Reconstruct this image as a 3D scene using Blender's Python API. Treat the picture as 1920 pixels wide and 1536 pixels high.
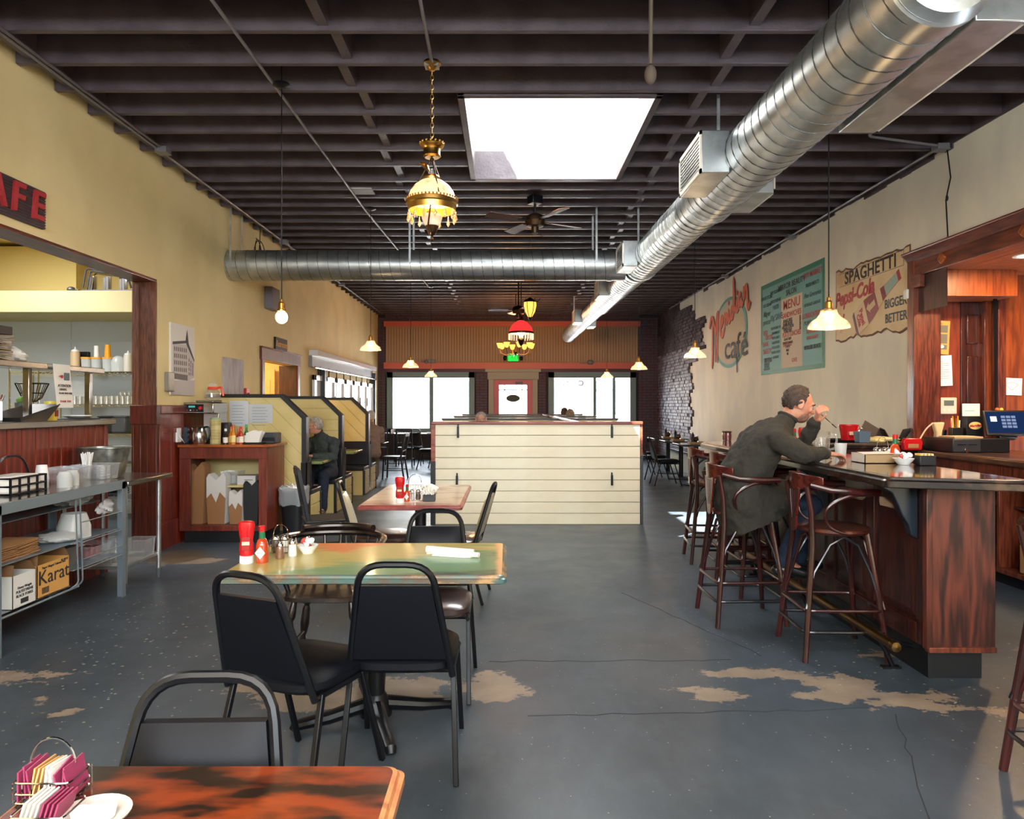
import bpy, math, random
from mathutils import Vector, Matrix, Euler
PI = math.pi
sc = bpy.context.scene
for o in list(bpy.data.objects): bpy.data.objects.remove(o)
COL = sc.collection
random.seed(7)

# ---------------------------------------------------------------- camera, light, exposure
EYE = 1.47; F = 1340.0; CX = 950.0; CY = 760.0
cam = bpy.data.cameras.new('camera'); cam_o = bpy.data.objects.new('camera', cam); COL.objects.link(cam_o)
cam_o.location = (0, 0, EYE); cam_o.rotation_euler = (PI/2, 0, 0)
cam.sensor_width = 36; cam.sensor_fit = 'HORIZONTAL'; cam.lens = 36*F/1920
cam.shift_x = (960-CX)/1920; cam.shift_y = -(768-CY)/1920
cam.clip_start = .05; cam.clip_end = 200
sc.camera = cam_o
sc.view_settings.view_transform = 'Standard'; sc.view_settings.look = 'None'
sc.view_settings.gamma = 1; sc.view_settings.use_curve_mapping = False
sc.view_settings.exposure = 0.95
SKY = 13.0; SUN = 75.0
w = bpy.data.worlds.new('sky'); sc.world = w; w.use_nodes = True
bg = w.node_tree.nodes['Background']; bg.inputs[0].default_value = (.80, .90, 1.0, 1); bg.inputs[1].default_value = SKY
sun = bpy.data.lights.new('sun', 'SUN'); sun.energy = SUN; sun.angle = .009; sun.color = (1, .95, .86)
sun_o = bpy.data.objects.new('sun', sun); COL.objects.link(sun_o)
sun_o.rotation_euler = Vector((2.31, 2.35, -4.3)).to_track_quat('-Z', 'Y').to_euler()
def area(name, loc, rot, sx, sy, portal=False, energy=0, col=(1, 1, 1)):
    l = bpy.data.lights.new(name, 'AREA'); l.shape = 'RECTANGLE'; l.size = sx; l.size_y = sy
    l.energy = energy; l.color = col
    if portal: l.cycles.is_portal = True
    o = bpy.data.objects.new(name, l); COL.objects.link(o); o.location = loc; o.rotation_euler = rot
    return o
area('portal_front_left', (-2.05, 19.75, 1.7), (-PI/2, 0, 0), 2.6, 2.2, True)
area('portal_front_right', (2.35, 19.75, 1.7), (-PI/2, 0, 0), 2.6, 2.2, True)
area('portal_back', (.3, -3.1, 2.75), (PI/2, 0, 0), 7.2, 1.4, True)
area('portal_skylight', (.42, 6.7, 5.05), (0, 0, 0), 1.6, 2.1, True)
# added unseen area lights that brighten the kitchen and the room behind the camera
area('kitchen_fill', (-5.6, 6.6, 3.55), (0, 0, 0), 1.2, 3.5, energy=80, col=(.95, .97, 1))
area('rear_fill', (0, -1.3, 3.7), (0, 0, 0), 5, 2.5, energy=210, col=(1, .90, .78))

# ---------------------------------------------------------------- helpers
def PX(px, Y): return (px-CX)*Y/F
def PZ(py, Y): return EYE+(CY-py)*Y/F
def lin(h):
    h = h.lstrip('#'); r = []
    for i in (0, 2, 4):
        v = int(h[i:i+2], 16)/255
        r.append(v/12.92 if v <= .04045 else ((v+.055)/1.055)**2.4)
    return (*r, 1)

class MB:
    def __init__(s): s.v = []; s.f = []
    def add(s, vs, fs):
        b = len(s.v); s.v += [tuple(v) for v in vs]; s.f += [tuple(b+i for i in f) for f in fs]; return s
    def box(s, x0, x1, y0, y1, z0, z1):
        x0, x1 = min(x0, x1), max(x0, x1); y0, y1 = min(y0, y1), max(y0, y1); z0, z1 = min(z0, z1), max(z0, z1)
        return s.add([(x0,y0,z0),(x1,y0,z0),(x1,y1,z0),(x0,y1,z0),(x0,y0,z1),(x1,y0,z1),(x1,y1,z1),(x0,y1,z1)],
              [(0,3,2,1),(4,5,6,7),(0,1,5,4),(1,2,6,5),(2,3,7,6),(3,0,4,7)])
    def cbox(s, c, d, M=None):
        t = MB().box(-d[0]/2, d[0]/2, -d[1]/2, d[1]/2, -d[2]/2, d[2]/2)
        M = Matrix.Translation(c) @ (M.to_4x4() if M else Matrix())
        return s.add([M @ Vector(v) for v in t.v], t.f)
    def bar(s, a, b, w_, h=None, up=(0, 0, 1)):
        a = Vector(a); b = Vector(b); h = h or w_; d = (b-a); L = d.length; d.normalize()
        u = Vector(up)
        if abs(d.dot(u)) > .98: u = Vector((0, 1, 0))
        sx = d.cross(u).normalized(); uz = sx.cross(d)
        R = Matrix((sx, d, uz)).transposed()
        return s.cbox((a+b)/2, (w_, L, h), R)
    def tube(s, pts, r, n=8, closed=False, cap=True, ell=None):
        pts = [Vector(p) for p in pts]; k = len(pts)
        rr = r if isinstance(r, (list, tuple)) else [r]*k
        rings = []; prev = None
        for i in range(k):
            if closed: d = pts[(i+1) % k]-pts[i-1]
            elif i == 0: d = pts[1]-pts[0]
            elif i == k-1: d = pts[-1]-pts[-2]
            else: d = (pts[i+1]-pts[i]).normalized()+(pts[i]-pts[i-1]).normalized()
            if d.length < 1e-9: d = Vector((0, 0, 1))
            d.normalize()
            if prev is None:
                u = Vector((0, 0, 1)) if abs(d.z) < .9 else Vector((0, 1, 0))
                a = d.cross(u).normalized()
            else:
                a = prev-d*prev.dot(d)
                a = a.normalized() if a.length > 1e-6 else d.orthogonal().normalized()
            prev = a; b = d.cross(a)
            rings.append([pts[i]+(a*math.cos(2*PI*j/n)+b*math.sin(2*PI*j/n))*rr[i] for j in range(n)])
        vs = [v for R in rings for v in R]; fs = []
        for i in range(k if closed else k-1):
            for j in range(n):
                a0 = i*n+j; a1 = i*n+(j+1) % n; b0 = ((i+1) % k)*n+j; b1 = ((i+1) % k)*n+(j+1) % n
                fs.append((a0, a1, b1, b0))
        if cap and not closed:
            fs.append(tuple(range(n-1, -1, -1))); fs.append(tuple((k-1)*n+j for j in range(n)))
        return s.add(vs, fs)
    def cyl(s, c, r, h, n=20, r2=None):
        return s.lathe([(r, 0), (r if r2 is None else r2, h)], c, n)
    def lathe(s, prof, c=(0, 0, 0), n=20, close=True, M=None):
        vs = []; fs = []; k = len(prof)
        for r, z in prof:
            for j in range(n):
                a = 2*PI*j/n; vs.append(Vector((r*math.cos(a), r*math.sin(a), z)))
        for i in range(k-1):
            for j in range(n):
                j2 = (j+1) % n; fs.append((i*n+j, i*n+j2, (i+1)*n+j2, (i+1)*n+j))
        if close:
            if prof[0][0] > 1e-4: fs.append(tuple(range(n-1, -1, -1)))
            if prof[-1][0] > 1e-4: fs.append(tuple((k-1)*n+j for j in range(n)))
        c = Vector(c)
        return s.add([(M @ v if M else v)+c for v in vs], fs)
    def ell(s, c, r, M=None, n=14, m=9):
        vs = [Vector((0, 0, -1))]; fs = []
        for i in range(1, m):
            t = PI*i/m-PI/2
            for j in range(n):
                a = 2*PI*j/n; vs.append(Vector((math.cos(t)*math.cos(a), math.cos(t)*math.sin(a), math.sin(t))))
        vs.append(Vector((0, 0, 1)))
        for j in range(n): fs.append((0, 1+(j+1) % n, 1+j))
        for i in range(m-2):
            for j in range(n):
                a = 1+i*n; fs.append((a+j, a+(j+1) % n, a+n+(j+1) % n, a+n+j))
        e = len(vs)-1; a = 1+(m-2)*n
        for j in range(n): fs.append((a+j, a+(j+1) % n, e))
        c = Vector(c); r = Vector(r if isinstance(r, (tuple, list)) else (r, r, r))
        out = []
        for v in vs:
            v = Vector((v.x*r.x, v.y*r.y, v.z*r.z)); out.append((M @ v if M else v)+c)
        return s.add(out, fs)
    def loft(s, pts, rs, side, n=16):
        side = Vector(side).normalized(); pts = [Vector(p) for p in pts]; vs = []; k = len(pts)
        for i, p in enumerate(pts):
            d = (pts[min(i+1, k-1)]-pts[max(i-1, 0)]).normalized()
            fw = d.cross(side).normalized(); sd = fw.cross(d).normalized()
            for j in range(n):
                a = 2*PI*j/n; vs.append(p+sd*math.cos(a)*rs[i][0]+fw*math.sin(a)*rs[i][1])
        fs = [(i*n+j, i*n+(j+1) % n, (i+1)*n+(j+1) % n, (i+1)*n+j) for i in range(k-1) for j in range(n)]
        fs.append(tuple(range(n-1, -1, -1))); fs.append(tuple((k-1)*n+j for j in range(n)))
        return s.add(vs, fs)
    def prism(s, poly, axis, a, b):
        # poly in the two remaining axes; axis 'x','y','z'
        def mk(p, t): return {'x': (t, p[0], p[1]), 'y': (p[0], t, p[1]), 'z': (p[0], p[1], t)}[axis]
        n = len(poly); vs = [mk(p, a) for p in poly]+[mk(p, b) for p in poly]
        fs = [tuple(range(n)), tuple(range(2*n-1, n-1, -1))]+[(i, i+n, (i+1) % n+n, (i+1) % n) for i in range(n)]
        return s.add(vs, fs)
    def quad(s, *p): return s.add(p, [tuple(range(len(p)))])
    def xf(s, M): s.v = [tuple(M @ Vector(v)) for v in s.v]; return s

def obj(name, mb, m, parent=None, bevel=0, sm=35, seg=2, kind=None, label=None, loc=None, rot=None):
    me = bpy.data.meshes.new(name); me.from_pydata(mb.v, [], mb.f); me.update()
    if sm:
        me.shade_smooth(); me.set_sharp_from_angle(angle=math.radians(sm))
    me.materials.append(m)
    o = bpy.data.objects.new(name, me); COL.objects.link(o)
    import bmesh
    bm = bmesh.new(); bm.from_mesh(me); bmesh.ops.recalc_face_normals(bm, faces=bm.faces); bm.to_mesh(me); bm.free()
    if parent: o.parent = parent
    if loc: o.location = loc
    if rot: o.rotation_euler = rot
    if bevel:
        b = o.modifiers.new('bevel', 'BEVEL'); b.width = bevel; b.segments = seg; b.limit_method = 'ANGLE'; b.angle_limit = math.radians(40)
        b.harden_normals = False
    if kind: o['kind'] = kind
    if label: o['label'] = label
    return o
def inst(src, name=None, parent=None, loc=(0, 0, 0), rot=(0, 0, 0), scale=None):
    c = src.copy(); COL.objects.link(c); c.parent = parent; c.location = loc; c.rotation_euler = rot
    if scale: c.scale = scale
    return c
def thing(name, label, cat, loc=(0, 0, 0), rz=0, group=None):
    o = bpy.data.objects.new(name, None); COL.objects.link(o); o.empty_display_size = .1
    o.location = loc; o.rotation_euler = (0, 0, rz); o['label'] = label; o['category'] = cat
    if group: o['group'] = group
    return o
def tag(o, label, cat, group=None, loc=None, rz=None):
    o['label'] = label; o['category'] = cat
    if group: o['group'] = group
    if loc: o.location = loc
    if rz is not None: o.rotation_euler = (0, 0, rz)
    return o
KIDS = {}
def kids(r): return [o for o in bpy.data.objects if o.parent == r]
def dup(root, loc, rz, label, group=None):
    if root.name not in KIDS:
        KIDS[root.name] = [(c, kids(c)) for c in kids(root)] 
    r = root.copy(); COL.objects.link(r); r.location = loc; r.rotation_euler = (0, 0, rz); r['label'] = label
    if group: r['group'] = group
    for ch, gs in KIDS[root.name]:
        c = ch.copy(); COL.objects.link(c); c.parent = r
        for g in gs:
            d = g.copy(); COL.objects.link(d); d.parent = c
    return r
def struct(name, mb, m, parent=None, **k):
    o = obj(name, mb, m, parent, **k)
    if not parent: o['kind'] = 'structure'
    return o
def sroot(name):
    o = bpy.data.objects.new(name, None); COL.objects.link(o); o['kind'] = 'structure'; return o
def fillet(pts, r, n=5, closed=False):
    pts = [Vector(p) for p in pts]; out = []; k = len(pts)
    for i, p in enumerate(pts):
        if not closed and i in (0, k-1): out.append(p); continue
        a = pts[i-1]; b = pts[(i+1) % k]; da = (a-p); db = (b-p)
        rr = min(r, da.length*.49, db.length*.49)
        s = p+da.normalized()*rr; e = p+db.normalized()*rr
        for j in range(n+1):
            t = j/n; out.append(s*(1-t)**2+p*2*t*(1-t)+e*t*t)
    return out

# ---------------------------------------------------------------- materials
MATS = {}
def _new(name):
    m = bpy.data.materials.new(name); m.use_nodes = True; return m, m.node_tree, m.node_tree.nodes['Principled BSDF']
def mat(name, col, rough=.5, metal=0., col2=None, ns=4., st=(1, 1, 1), lo=.4, hi=.6, bump=0, bs=60, emit=0, spec=.5, coat=0, det=6, rot=None):
    if name in MATS: return MATS[name]
    m, nt, b = _new(name); N = nt.nodes; L = nt.links
    c = lin(col) if isinstance(col, str) else col
    b.inputs['Base Color'].default_value = c; b.inputs['Roughness'].default_value = rough
    b.inputs['Metallic'].default_value = metal; b.inputs['Specular IOR Level'].default_value = spec
    if coat: b.inputs['Coat Weight'].default_value = coat; b.inputs['Coat Roughness'].default_value = .08
    if emit: b.inputs['Emission Color'].default_value = c; b.inputs['Emission Strength'].default_value = emit
    if col2 or bump:
        tc = N.new('ShaderNodeTexCoord'); mp = N.new('ShaderNodeMapping'); mp.inputs['Scale'].default_value = st
        if rot: mp.inputs['Rotation'].default_value = rot
        L.new(tc.outputs['Object'], mp.inputs['Vector'])
    if col2:
        n = N.new('ShaderNodeTexNoise'); n.inputs['Scale'].default_value = ns; n.inputs['Detail'].default_value = det
        r = N.new('ShaderNodeValToRGB'); r.color_ramp.elements[0].position = lo; r.color_ramp.elements[1].position = hi
        r.color_ramp.elements[0].color = c; r.color_ramp.elements[1].color = lin(col2)
        L.new(mp.outputs[0], n.inputs['Vector']); L.new(n.outputs[0], r.inputs[0]); L.new(r.outputs[0], b.inputs['Base Color'])
    if bump:
        n2 = N.new('ShaderNodeTexNoise'); n2.inputs['Scale'].default_value = bs; n2.inputs['Detail'].default_value = 4
        bu = N.new('ShaderNodeBump'); bu.inputs['Strength'].default_value = bump; bu.inputs['Distance'].default_value = .01
        L.new(mp.outputs[0], n2.inputs['Vector']); L.new(n2.outputs[0], bu.inputs['Height']); L.new(bu.outputs[0], b.inputs['Normal'])
    MATS[name] = m; return m
def wood(name, c1, c2, axis='z', sc_=9, rough=.35, coat=.2, lo=.35, hi=.65, cathedral=False):
    """fine streaks along an axis, with wide figure lines"""
    if name in MATS: return MATS[name]
    m, nt, b = _new(name); N = nt.nodes; L = nt.links
    tc = N.new('ShaderNodeTexCoord'); mp = N.new('ShaderNodeMapping')
    s = {'x': (.09, 1, 1), 'y': (1, .09, 1), 'z': (1, 1, .09)}[axis]
    mp.inputs['Scale'].default_value = s; L.new(tc.outputs['Object'], mp.inputs['Vector'])
    n = N.new('ShaderNodeTexNoise'); n.inputs['Scale'].default_value = sc_*6; n.inputs['Detail'].default_value = 5
    L.new(mp.outputs[0], n.inputs['Vector'])
    mp2 = N.new('ShaderNodeMapping'); s2 = {'x': (.16, 1, 1), 'y': (1, .16, 1), 'z': (1, 1, .16)}[axis]
    mp2.inputs['Scale'].default_value = s2; L.new(tc.outputs['Object'], mp2.inputs['Vector'])
    n3 = N.new('ShaderNodeTexNoise'); n3.inputs['Scale'].default_value = 4.5 if cathedral else 2.5; n3.inputs['Detail'].default_value = 2
    L.new(mp2.outputs[0], n3.inputs['Vector'])
    mu = N.new('ShaderNodeMath'); mu.operation = 'MULTIPLY'; mu.inputs[1].default_value = 60 if cathedral else 24
    sn = N.new('ShaderNodeMath'); sn.operation = 'SINE'
    L.new(n3.outputs[0], mu.inputs[0]); L.new(mu.outputs[0], sn.inputs[0])
    ma = N.new('ShaderNodeMath'); ma.operation = 'MULTIPLY_ADD'; ma.inputs[1].default_value = .16 if cathedral else .07
    L.new(sn.outputs[0], ma.inputs[0]); L.new(n.outputs[0], ma.inputs[2])
    r = N.new('ShaderNodeValToRGB'); r.color_ramp.elements[0].position = lo; r.color_ramp.elements[1].position = hi
    r.color_ramp.elements[0].color = lin(c2); r.color_ramp.elements[1].color = lin(c1)
    L.new(ma.outputs[0], r.inputs[0]); L.new(r.outputs[0], b.inputs['Base Color'])
    b.inputs['Roughness'].default_value = rough; b.inputs['Coat Weight'].default_value = coat; b.inputs['Coat Roughness'].default_value = .15
    bu = N.new('ShaderNodeBump'); bu.inputs['Strength'].default_value = .12; bu.inputs['Distance'].default_value = .004
    L.new(n.outputs[0], bu.inputs['Height']); L.new(bu.outputs[0], b.inputs['Normal'])
    MATS[name] = m; return m
def glass(name, tint='#ffffff', gloss=.12, rough=.02, body=0, bodycol='#ffffff'):
    if name in MATS: return MATS[name]
    m = bpy.data.materials.new(name); m.use_nodes = True; nt = m.node_tree; N = nt.nodes; L = nt.links; N.clear()
    out = N.new('ShaderNodeOutputMaterial'); tr = N.new('ShaderNodeBsdfTransparent'); gl = N.new('ShaderNodeBsdfGlossy')
    tr.inputs[0].default_value = lin(tint); gl.inputs['Roughness'].default_value = rough
    lw = N.new('ShaderNodeLayerWeight'); lw.inputs[0].default_value = .35
    ma = N.new('ShaderNodeMath'); ma.operation = 'MULTIPLY_ADD'; ma.inputs[1].default_value = .5; ma.inputs[2].default_value = gloss*.4
    L.new(lw.outputs['Facing'], ma.inputs[0])
    mx = N.new('ShaderNodeMixShader'); L.new(ma.outputs[0], mx.inputs[0]); L.new(tr.outputs[0], mx.inputs[1]); L.new(gl.outputs[0], mx.inputs[2])
    last = mx
    if body:
        df = N.new('ShaderNodeBsdfDiffuse'); df.inputs[0].default_value = lin(bodycol)
        m2 = N.new('ShaderNodeMixShader'); m2.inputs[0].default_value = body
        L.new(mx.outputs[0], m2.inputs[1]); L.new(df.outputs[0], m2.inputs[2]); last = m2
    L.new(last.outputs[0], out.inputs[0]); MATS[name] = m; return m
def emis(name, col, s):
    if name in MATS: return MATS[name]
    m = bpy.data.materials.new(name); m.use_nodes = True; nt = m.node_tree; nt.nodes.clear()
    o = nt.nodes.new('ShaderNodeOutputMaterial'); e = nt.nodes.new('ShaderNodeEmission')
    e.inputs[0].default_value = lin(col); e.inputs[1].default_value = s; nt.links.new(e.outputs[0], o.inputs[0]); MATS[name] = m; return m
def wornpaint(name, stops, st=(1, 1, 1), ns=2.2, rough=.3, coat=.4, seed=0, dark=None, dlo=.6, dhi=.68, dst=None):
    """coats of paint sanded through: a banded ramp over stretched noise, dark patches on top"""
    m, nt, b = _new(name); N = nt.nodes; L = nt.links
    tc = N.new('ShaderNodeTexCoord'); mp = N.new('ShaderNodeMapping'); mp.inputs['Scale'].default_value = st; mp.inputs['Location'].default_value = (seed, seed*.7, 0)
    L.new(tc.outputs['Object'], mp.inputs['Vector'])
    n = N.new('ShaderNodeTexNoise'); n.inputs['Scale'].default_value = ns; n.inputs['Detail'].default_value = 7; n.inputs['Roughness'].default_value = .62
    L.new(mp.outputs[0], n.inputs['Vector'])
    r = N.new('ShaderNodeValToRGB'); cr = r.color_ramp
    while len(cr.elements) < len(stops): cr.elements.new(.5)
    for e, (p, c) in zip(cr.elements, stops): e.position = p; e.color = lin(c)
    L.new(n.outputs[0], r.inputs[0]); last = r.outputs[0]
    if dark:
        mp2 = N.new('ShaderNodeMapping'); mp2.inputs['Scale'].default_value = dst or st; mp2.inputs['Location'].default_value = (seed+9, 3, 0)
        L.new(tc.outputs['Object'], mp2.inputs['Vector'])
        n2 = N.new('ShaderNodeTexNoise'); n2.inputs['Scale'].default_value = ns*1.3; n2.inputs['Detail'].default_value = 6
        L.new(mp2.outputs[0], n2.inputs['Vector'])
        r2 = N.new('ShaderNodeValToRGB'); r2.color_ramp.elements[0].position = dlo; r2.color_ramp.elements[1].position = dhi
        L.new(n2.outputs[0], r2.inputs[0])
        mx = N.new('ShaderNodeMix'); mx.data_type = 'RGBA'; L.new(r2.outputs[0], mx.inputs['Factor'])
        L.new(last, mx.inputs['A']); mx.inputs['B'].default_value = lin(dark); last = mx.outputs['Result']
    L.new(last, b.inputs['Base Color']); b.inputs['Roughness'].default_value = rough
    b.inputs['Coat Weight'].default_value = coat; b.inputs['Coat Roughness'].default_value = .12
    MATS[name] = m; return m

CREAM = mat('cream_plaster', '#e6d29c', .75, col2='#dcc791', ns=1.3, bump=.15, bs=8)
CREAMR = mat('mottled_plaster', '#e9e0c8', .7, col2='#dcd3c0', ns=1.8, st=(1, 1, .6), bump=.25, bs=6)
YELLOW = mat('yellow_paint', '#dcc887', .45, col2='#d2bd7c', ns=3)
JOIST = mat('dark_brown_paint', '#544a4e', .42, col2='#473d42', ns=5, bump=.3, bs=40)
DECK = mat('dark_deck', '#2c2629', .8)
GALV = mat('galvanised_steel', '#c2c6c6', .36, .92, col2='#a9adad', ns=7)
SEAM = mat('duct_seam', '#5f6364', .5, .8)
STEEL = mat('stainless_steel', '#b9b6b2', .2, 1)
CHROME = mat('chrome', '#d8d8d8', .08, 1)
FRAMEM = mat('rack_paint', '#8b99a3', .4, .6)
BLACKM = mat('black_metal', '#0d0f14', .35, .1, spec=.4)
BLACKV = mat('black_vinyl', '#0b0d14', .5, spec=.22)
BLACKP = mat('black_paint', '#15171b', .4)
DARKWD = wood('dark_worn_wood', '#2a1a16', '#0d0a0a', 'x', 6, .25, .4)
OAKR = wood('red_oak', '#7c3a22', '#45180e', 'z', 9, .38, .25)
OAKY = wood('red_oak_rail', '#7c3a22', '#4a1c10', 'y', 9, .38, .25)
OAKX = wood('red_oak_crossrail', '#8a4426', '#5a2312', 'x', 9, .35, .25)
OAKC = wood('oak_cathedral', '#6a3022', '#2c100c', 'z', 7, .4, .2, .3, .72, True)
OAKD = wood('dark_oak', '#4a2018', '#26100c', 'z', 8, .35, .3)
OAKP = wood('alcove_oak', '#9a4a1c', '#6e2e10', 'z', 7, .4, .2)
REDB = wood('beadboard_red', '#8a2c14', '#5c190c', 'z', 5, .4, .25)
CABR = wood('cabinet_cherry', '#7e3420', '#5a2014', 'z', 6, .4, .2)
CABT = wood('cabinet_top', '#b3622a', '#7e3b16', 'x', 6, .3, .4)
MAHO = wood('stool_mahogany', '#431411', '#240b09', 'z', 6, .28, .5)
MAHOB = wood('stool_backband', '#5c1e15', '#37100b', 'x', 6, .25, .5)
STOOLB = mat('stool_worn_black', '#17151a', .3, coat=.4)
BRASS = mat('aged_brass', '#a67c3c', .3, 1)
BRONZE = mat('dark_bronze', '#4a3827', .35, .9)
WHITEP = mat('white_paint', '#e8e3d2', .4)
WHITE = mat('white_plastic', '#e9e9e6', .35)
PAPER = mat('white_paper', '#e6e2da', .7)
REDP = mat('red_plastic', '#c0141c', .25, coat=.3)
GLASS = glass('clear_glass')
GLASS2 = glass('clear_plastic', body=.16, bodycol='#dfe6ea')
FROST = glass('frosted_plastic', body=.55, bodycol='#dfe2e0')
PANE = glass('window_pane', gloss=.02)
GLASS3 = glass('shade_glass', '#f8fafa', gloss=.25, body=.10, bodycol='#fff1e0')
TEXTD = mat('dark_print', '#2a2a2c', .7)
TEXTG = mat('grey_print', '#8d8d90', .7)
TEXTR = mat('red_print', '#b5201e', .6)
BULB = emis('lamp_bulb', '#ffc074', 30)
KRAFT = mat('kraft_card', '#a97c4f', .7, col2='#9c7046', ns=5)
KRAFTD = mat('kraft_inside', '#7e5c3b', .7)
SKIN = mat('skin', '#c98d72', .5, col2='#bb7a60', ns=14)
SKIN2 = mat('pale_skin', '#d7a38a', .5, col2='#c98d76', ns=14)

FACE = {'R': Matrix(((0, 0, -1), (-1, 0, 0), (0, 1, 0))), 'L': Matrix(((0, 0, 1), (1, 0, 0), (0, 1, 0))),
        'F': Matrix(((1, 0, 0), (0, 0, -1), (0, 1, 0))), 'B': Matrix(((-1, 0, 0), (0, 0, 1), (0, 1, 0))), 'U': Matrix(((1, 0, 0), (0, 1, 0), (0, 0, 1)))}
def text(s, size, loc, face, m, parent=None, shear=0, off=0, rot=0, ax='CENTER', sx=1, name='lettering', ext=.001, sp=1):
    c = bpy.data.curves.new(name, 'FONT'); c.body = s; c.size = size; c.shear = shear; c.offset = off
    c.align_x = ax; c.align_y = 'CENTER'; c.extrude = ext; c.resolution_u = 3; c.space_character = sp; c.materials.append(m)
    o = bpy.data.objects.new(name, c); COL.objects.link(o)
    me = bpy.data.meshes.new_from_object(o); me.materials.clear(); me.materials.append(m)
    bpy.data.objects.remove(o); bpy.data.curves.remove(c); o = bpy.data.objects.new(name, me); COL.objects.link(o)
    R = (FACE[face] if isinstance(face, str) else face) @ Matrix.Rotation(rot, 3, 'Z')
    o.matrix_world = Matrix.Translation(loc) @ R.to_4x4() @ Matrix.Diagonal((sx, 1, 1, 1))
    if parent: 
        o.parent = parent; 
    return o
# ================================================================ THE ROOM
XL, XR, YF, YB, ZC, ZD = -3.53, 4.17, 19.6, -3.0, 3.92, 4.17
# ---- floor: painted concrete, chipped where chairs and feet rub it
def build_floor():
    m, nt, b = _new('painted_concrete'); N = nt.nodes; L = nt.links
    tc = N.new('ShaderNodeTexCoord')
    def noise(s, det=6, st=(1, 1, 1), rough=.5):
        mp = N.new('ShaderNodeMapping'); mp.inputs['Scale'].default_value = st; L.new(tc.outputs['Object'], mp.inputs['Vector'])
        n = N.new('ShaderNodeTexNoise'); n.inputs['Scale'].default_value = s; n.inputs['Detail'].default_value = det; n.inputs['Roughness'].default_value = rough
        L.new(mp.outputs[0], n.inputs['Vector']); return n.outputs[0]
    def ramp(i, p0, p1, c0=(0, 0, 0, 1), c1=(1, 1, 1, 1)):
        r = N.new('ShaderNodeValToRGB'); r.color_ramp.elements[0].position = p0; r.color_ramp.elements[1].position = p1
        r.color_ramp.elements[0].color = c0; r.color_ramp.elements[1].color = c1; L.new(i, r.inputs[0]); return r.outputs[0]
    def math_(op, a, b_):
        q = N.new('ShaderNodeMath'); q.operation = op
        for k, v in enumerate((a, b_)):
            if isinstance(v, (int, float)): q.inputs[k].default_value = v
            else: L.new(v, q.inputs[k])
        return q.outputs[0]
    def mix(f, a, b_):
        x = N.new('ShaderNodeMix'); x.data_type = 'RGBA'; L.new(f, x.inputs['Factor'])
        for k, v in (('A', a), ('B', b_)):
            if isinstance(v, tuple): x.inputs[k].default_value = v
            else: L.new(v, x.inputs[k])
        return x.outputs['Result']
    base = ramp(noise(1.1, 8), .35, .68, lin('#39424a'), lin('#48525b'))
    scuff = ramp(noise(9, 8, (1, .5, 1), .7), .45, .75)
    base = mix(math_('MULTIPLY', scuff, .25), base, lin('#68717a'))
    at = N.new('ShaderNodeAttribute'); at.attribute_name = 'wear'; sp = N.new('ShaderNodeSeparateColor'); L.new(at.outputs['Color'], sp.inputs[0])
    chips = ramp(math_('ADD', math_('MULTIPLY', noise(8, 10, (.7, 1, 1), .74), 1.0), math_('MULTIPLY', sp.outputs[0], .42)), .735, .75)
    bare = ramp(noise(6, 6), .3, .7, lin('#9c8a78'), lin('#807264'))
    col = mix(chips, base, bare)
    brown = ramp(math_('ADD', math_('MULTIPLY', noise(4, 8), .6), sp.outputs[2]), .7, .78)
    col = mix(math_('MULTIPLY', brown, .8), col, lin('#54452f'))
    # specks of dropped paint
    v = N.new('ShaderNodeTexVoronoi'); v.inputs['Scale'].default_value = 17; L.new(tc.outputs['Object'], v.inputs['Vector'])
    n2 = noise(1.6, 3); n5 = noise(260, 2)
    thr = math_('MULTIPLY', math_('ADD', n2, sp.outputs[1]), .2)
    spk = math_('LESS_THAN', v.outputs['Distance'], math_('MULTIPLY', thr, n5))
    col = mix(math_('MULTIPLY', spk, .75), col, lin('#b9b39c'))
    L.new(col, b.inputs['Base Color'])
    rg = N.new('ShaderNodeMapRange'); rg.inputs['To Min'].default_value = .26; rg.inputs['To Max'].default_value = .52
    L.new(noise(2.5, 8), rg.inputs['Value']); L.new(rg.outputs[0], b.inputs['Roughness'])
    bu = N.new('ShaderNodeBump'); bu.inputs['Strength'].default_value = .18; bu.inputs['Distance'].default_value = .008
    L.new(math_('SUBTRACT', noise(7, 8), math_('MULTIPLY', chips, .5)), bu.inputs['Height']); L.new(bu.outputs[0], b.inputs['Normal'])
    # fine grid so that the wear can be laid where it is
    x0, x1, y0, y1, st = -8.2, 6.4, YB, YF, .1
    nx = int((x1-x0)/st)+1; ny = int((y1-y0)/st)+1
    vs = [(x0+i*st, min(y0+j*st, YF+.05), 0) for j in range(ny+1) for i in range(nx)]
    fs = [(j*nx+i, j*nx+i+1, (j+1)*nx+i+1, (j+1)*nx+i) for j in range(ny) for i in range(nx-1)]
    me = bpy.data.meshes.new('floor'); me.from_pydata(vs, [], fs); me.materials.append(m)
    ca = me.color_attributes.new('wear', 'FLOAT_COLOR', 'POINT')
    W = [(1.34, 3.92, .34, .10), (1.75, 3.78, .22, .12), (1.08, 3.62, .17, .13), (2.0, 3.56, .33, .13), (2.5, 3.42, .3, .06), (1.55, 3.62, .2, .05), (.85, 3.72, .06, .05),
         (-.05, 3.78, .16, .16), (.0, 3.65, .12, .1), (-.55, 3.7, .35, .2), (-1.0, 3.55, .3, .15), (-2.72, 3.86, .42, .13), (-2.3, 3.55, .12, .06), (-2.1, 3.4, .1, .05),
         (-3.0, 6.75, .4, .22), (3.3, 3.9, .4, .5), (2.2, 4.2, .15, .1), (-1.3, 3.72, .2, .1)]
    data = []
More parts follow.
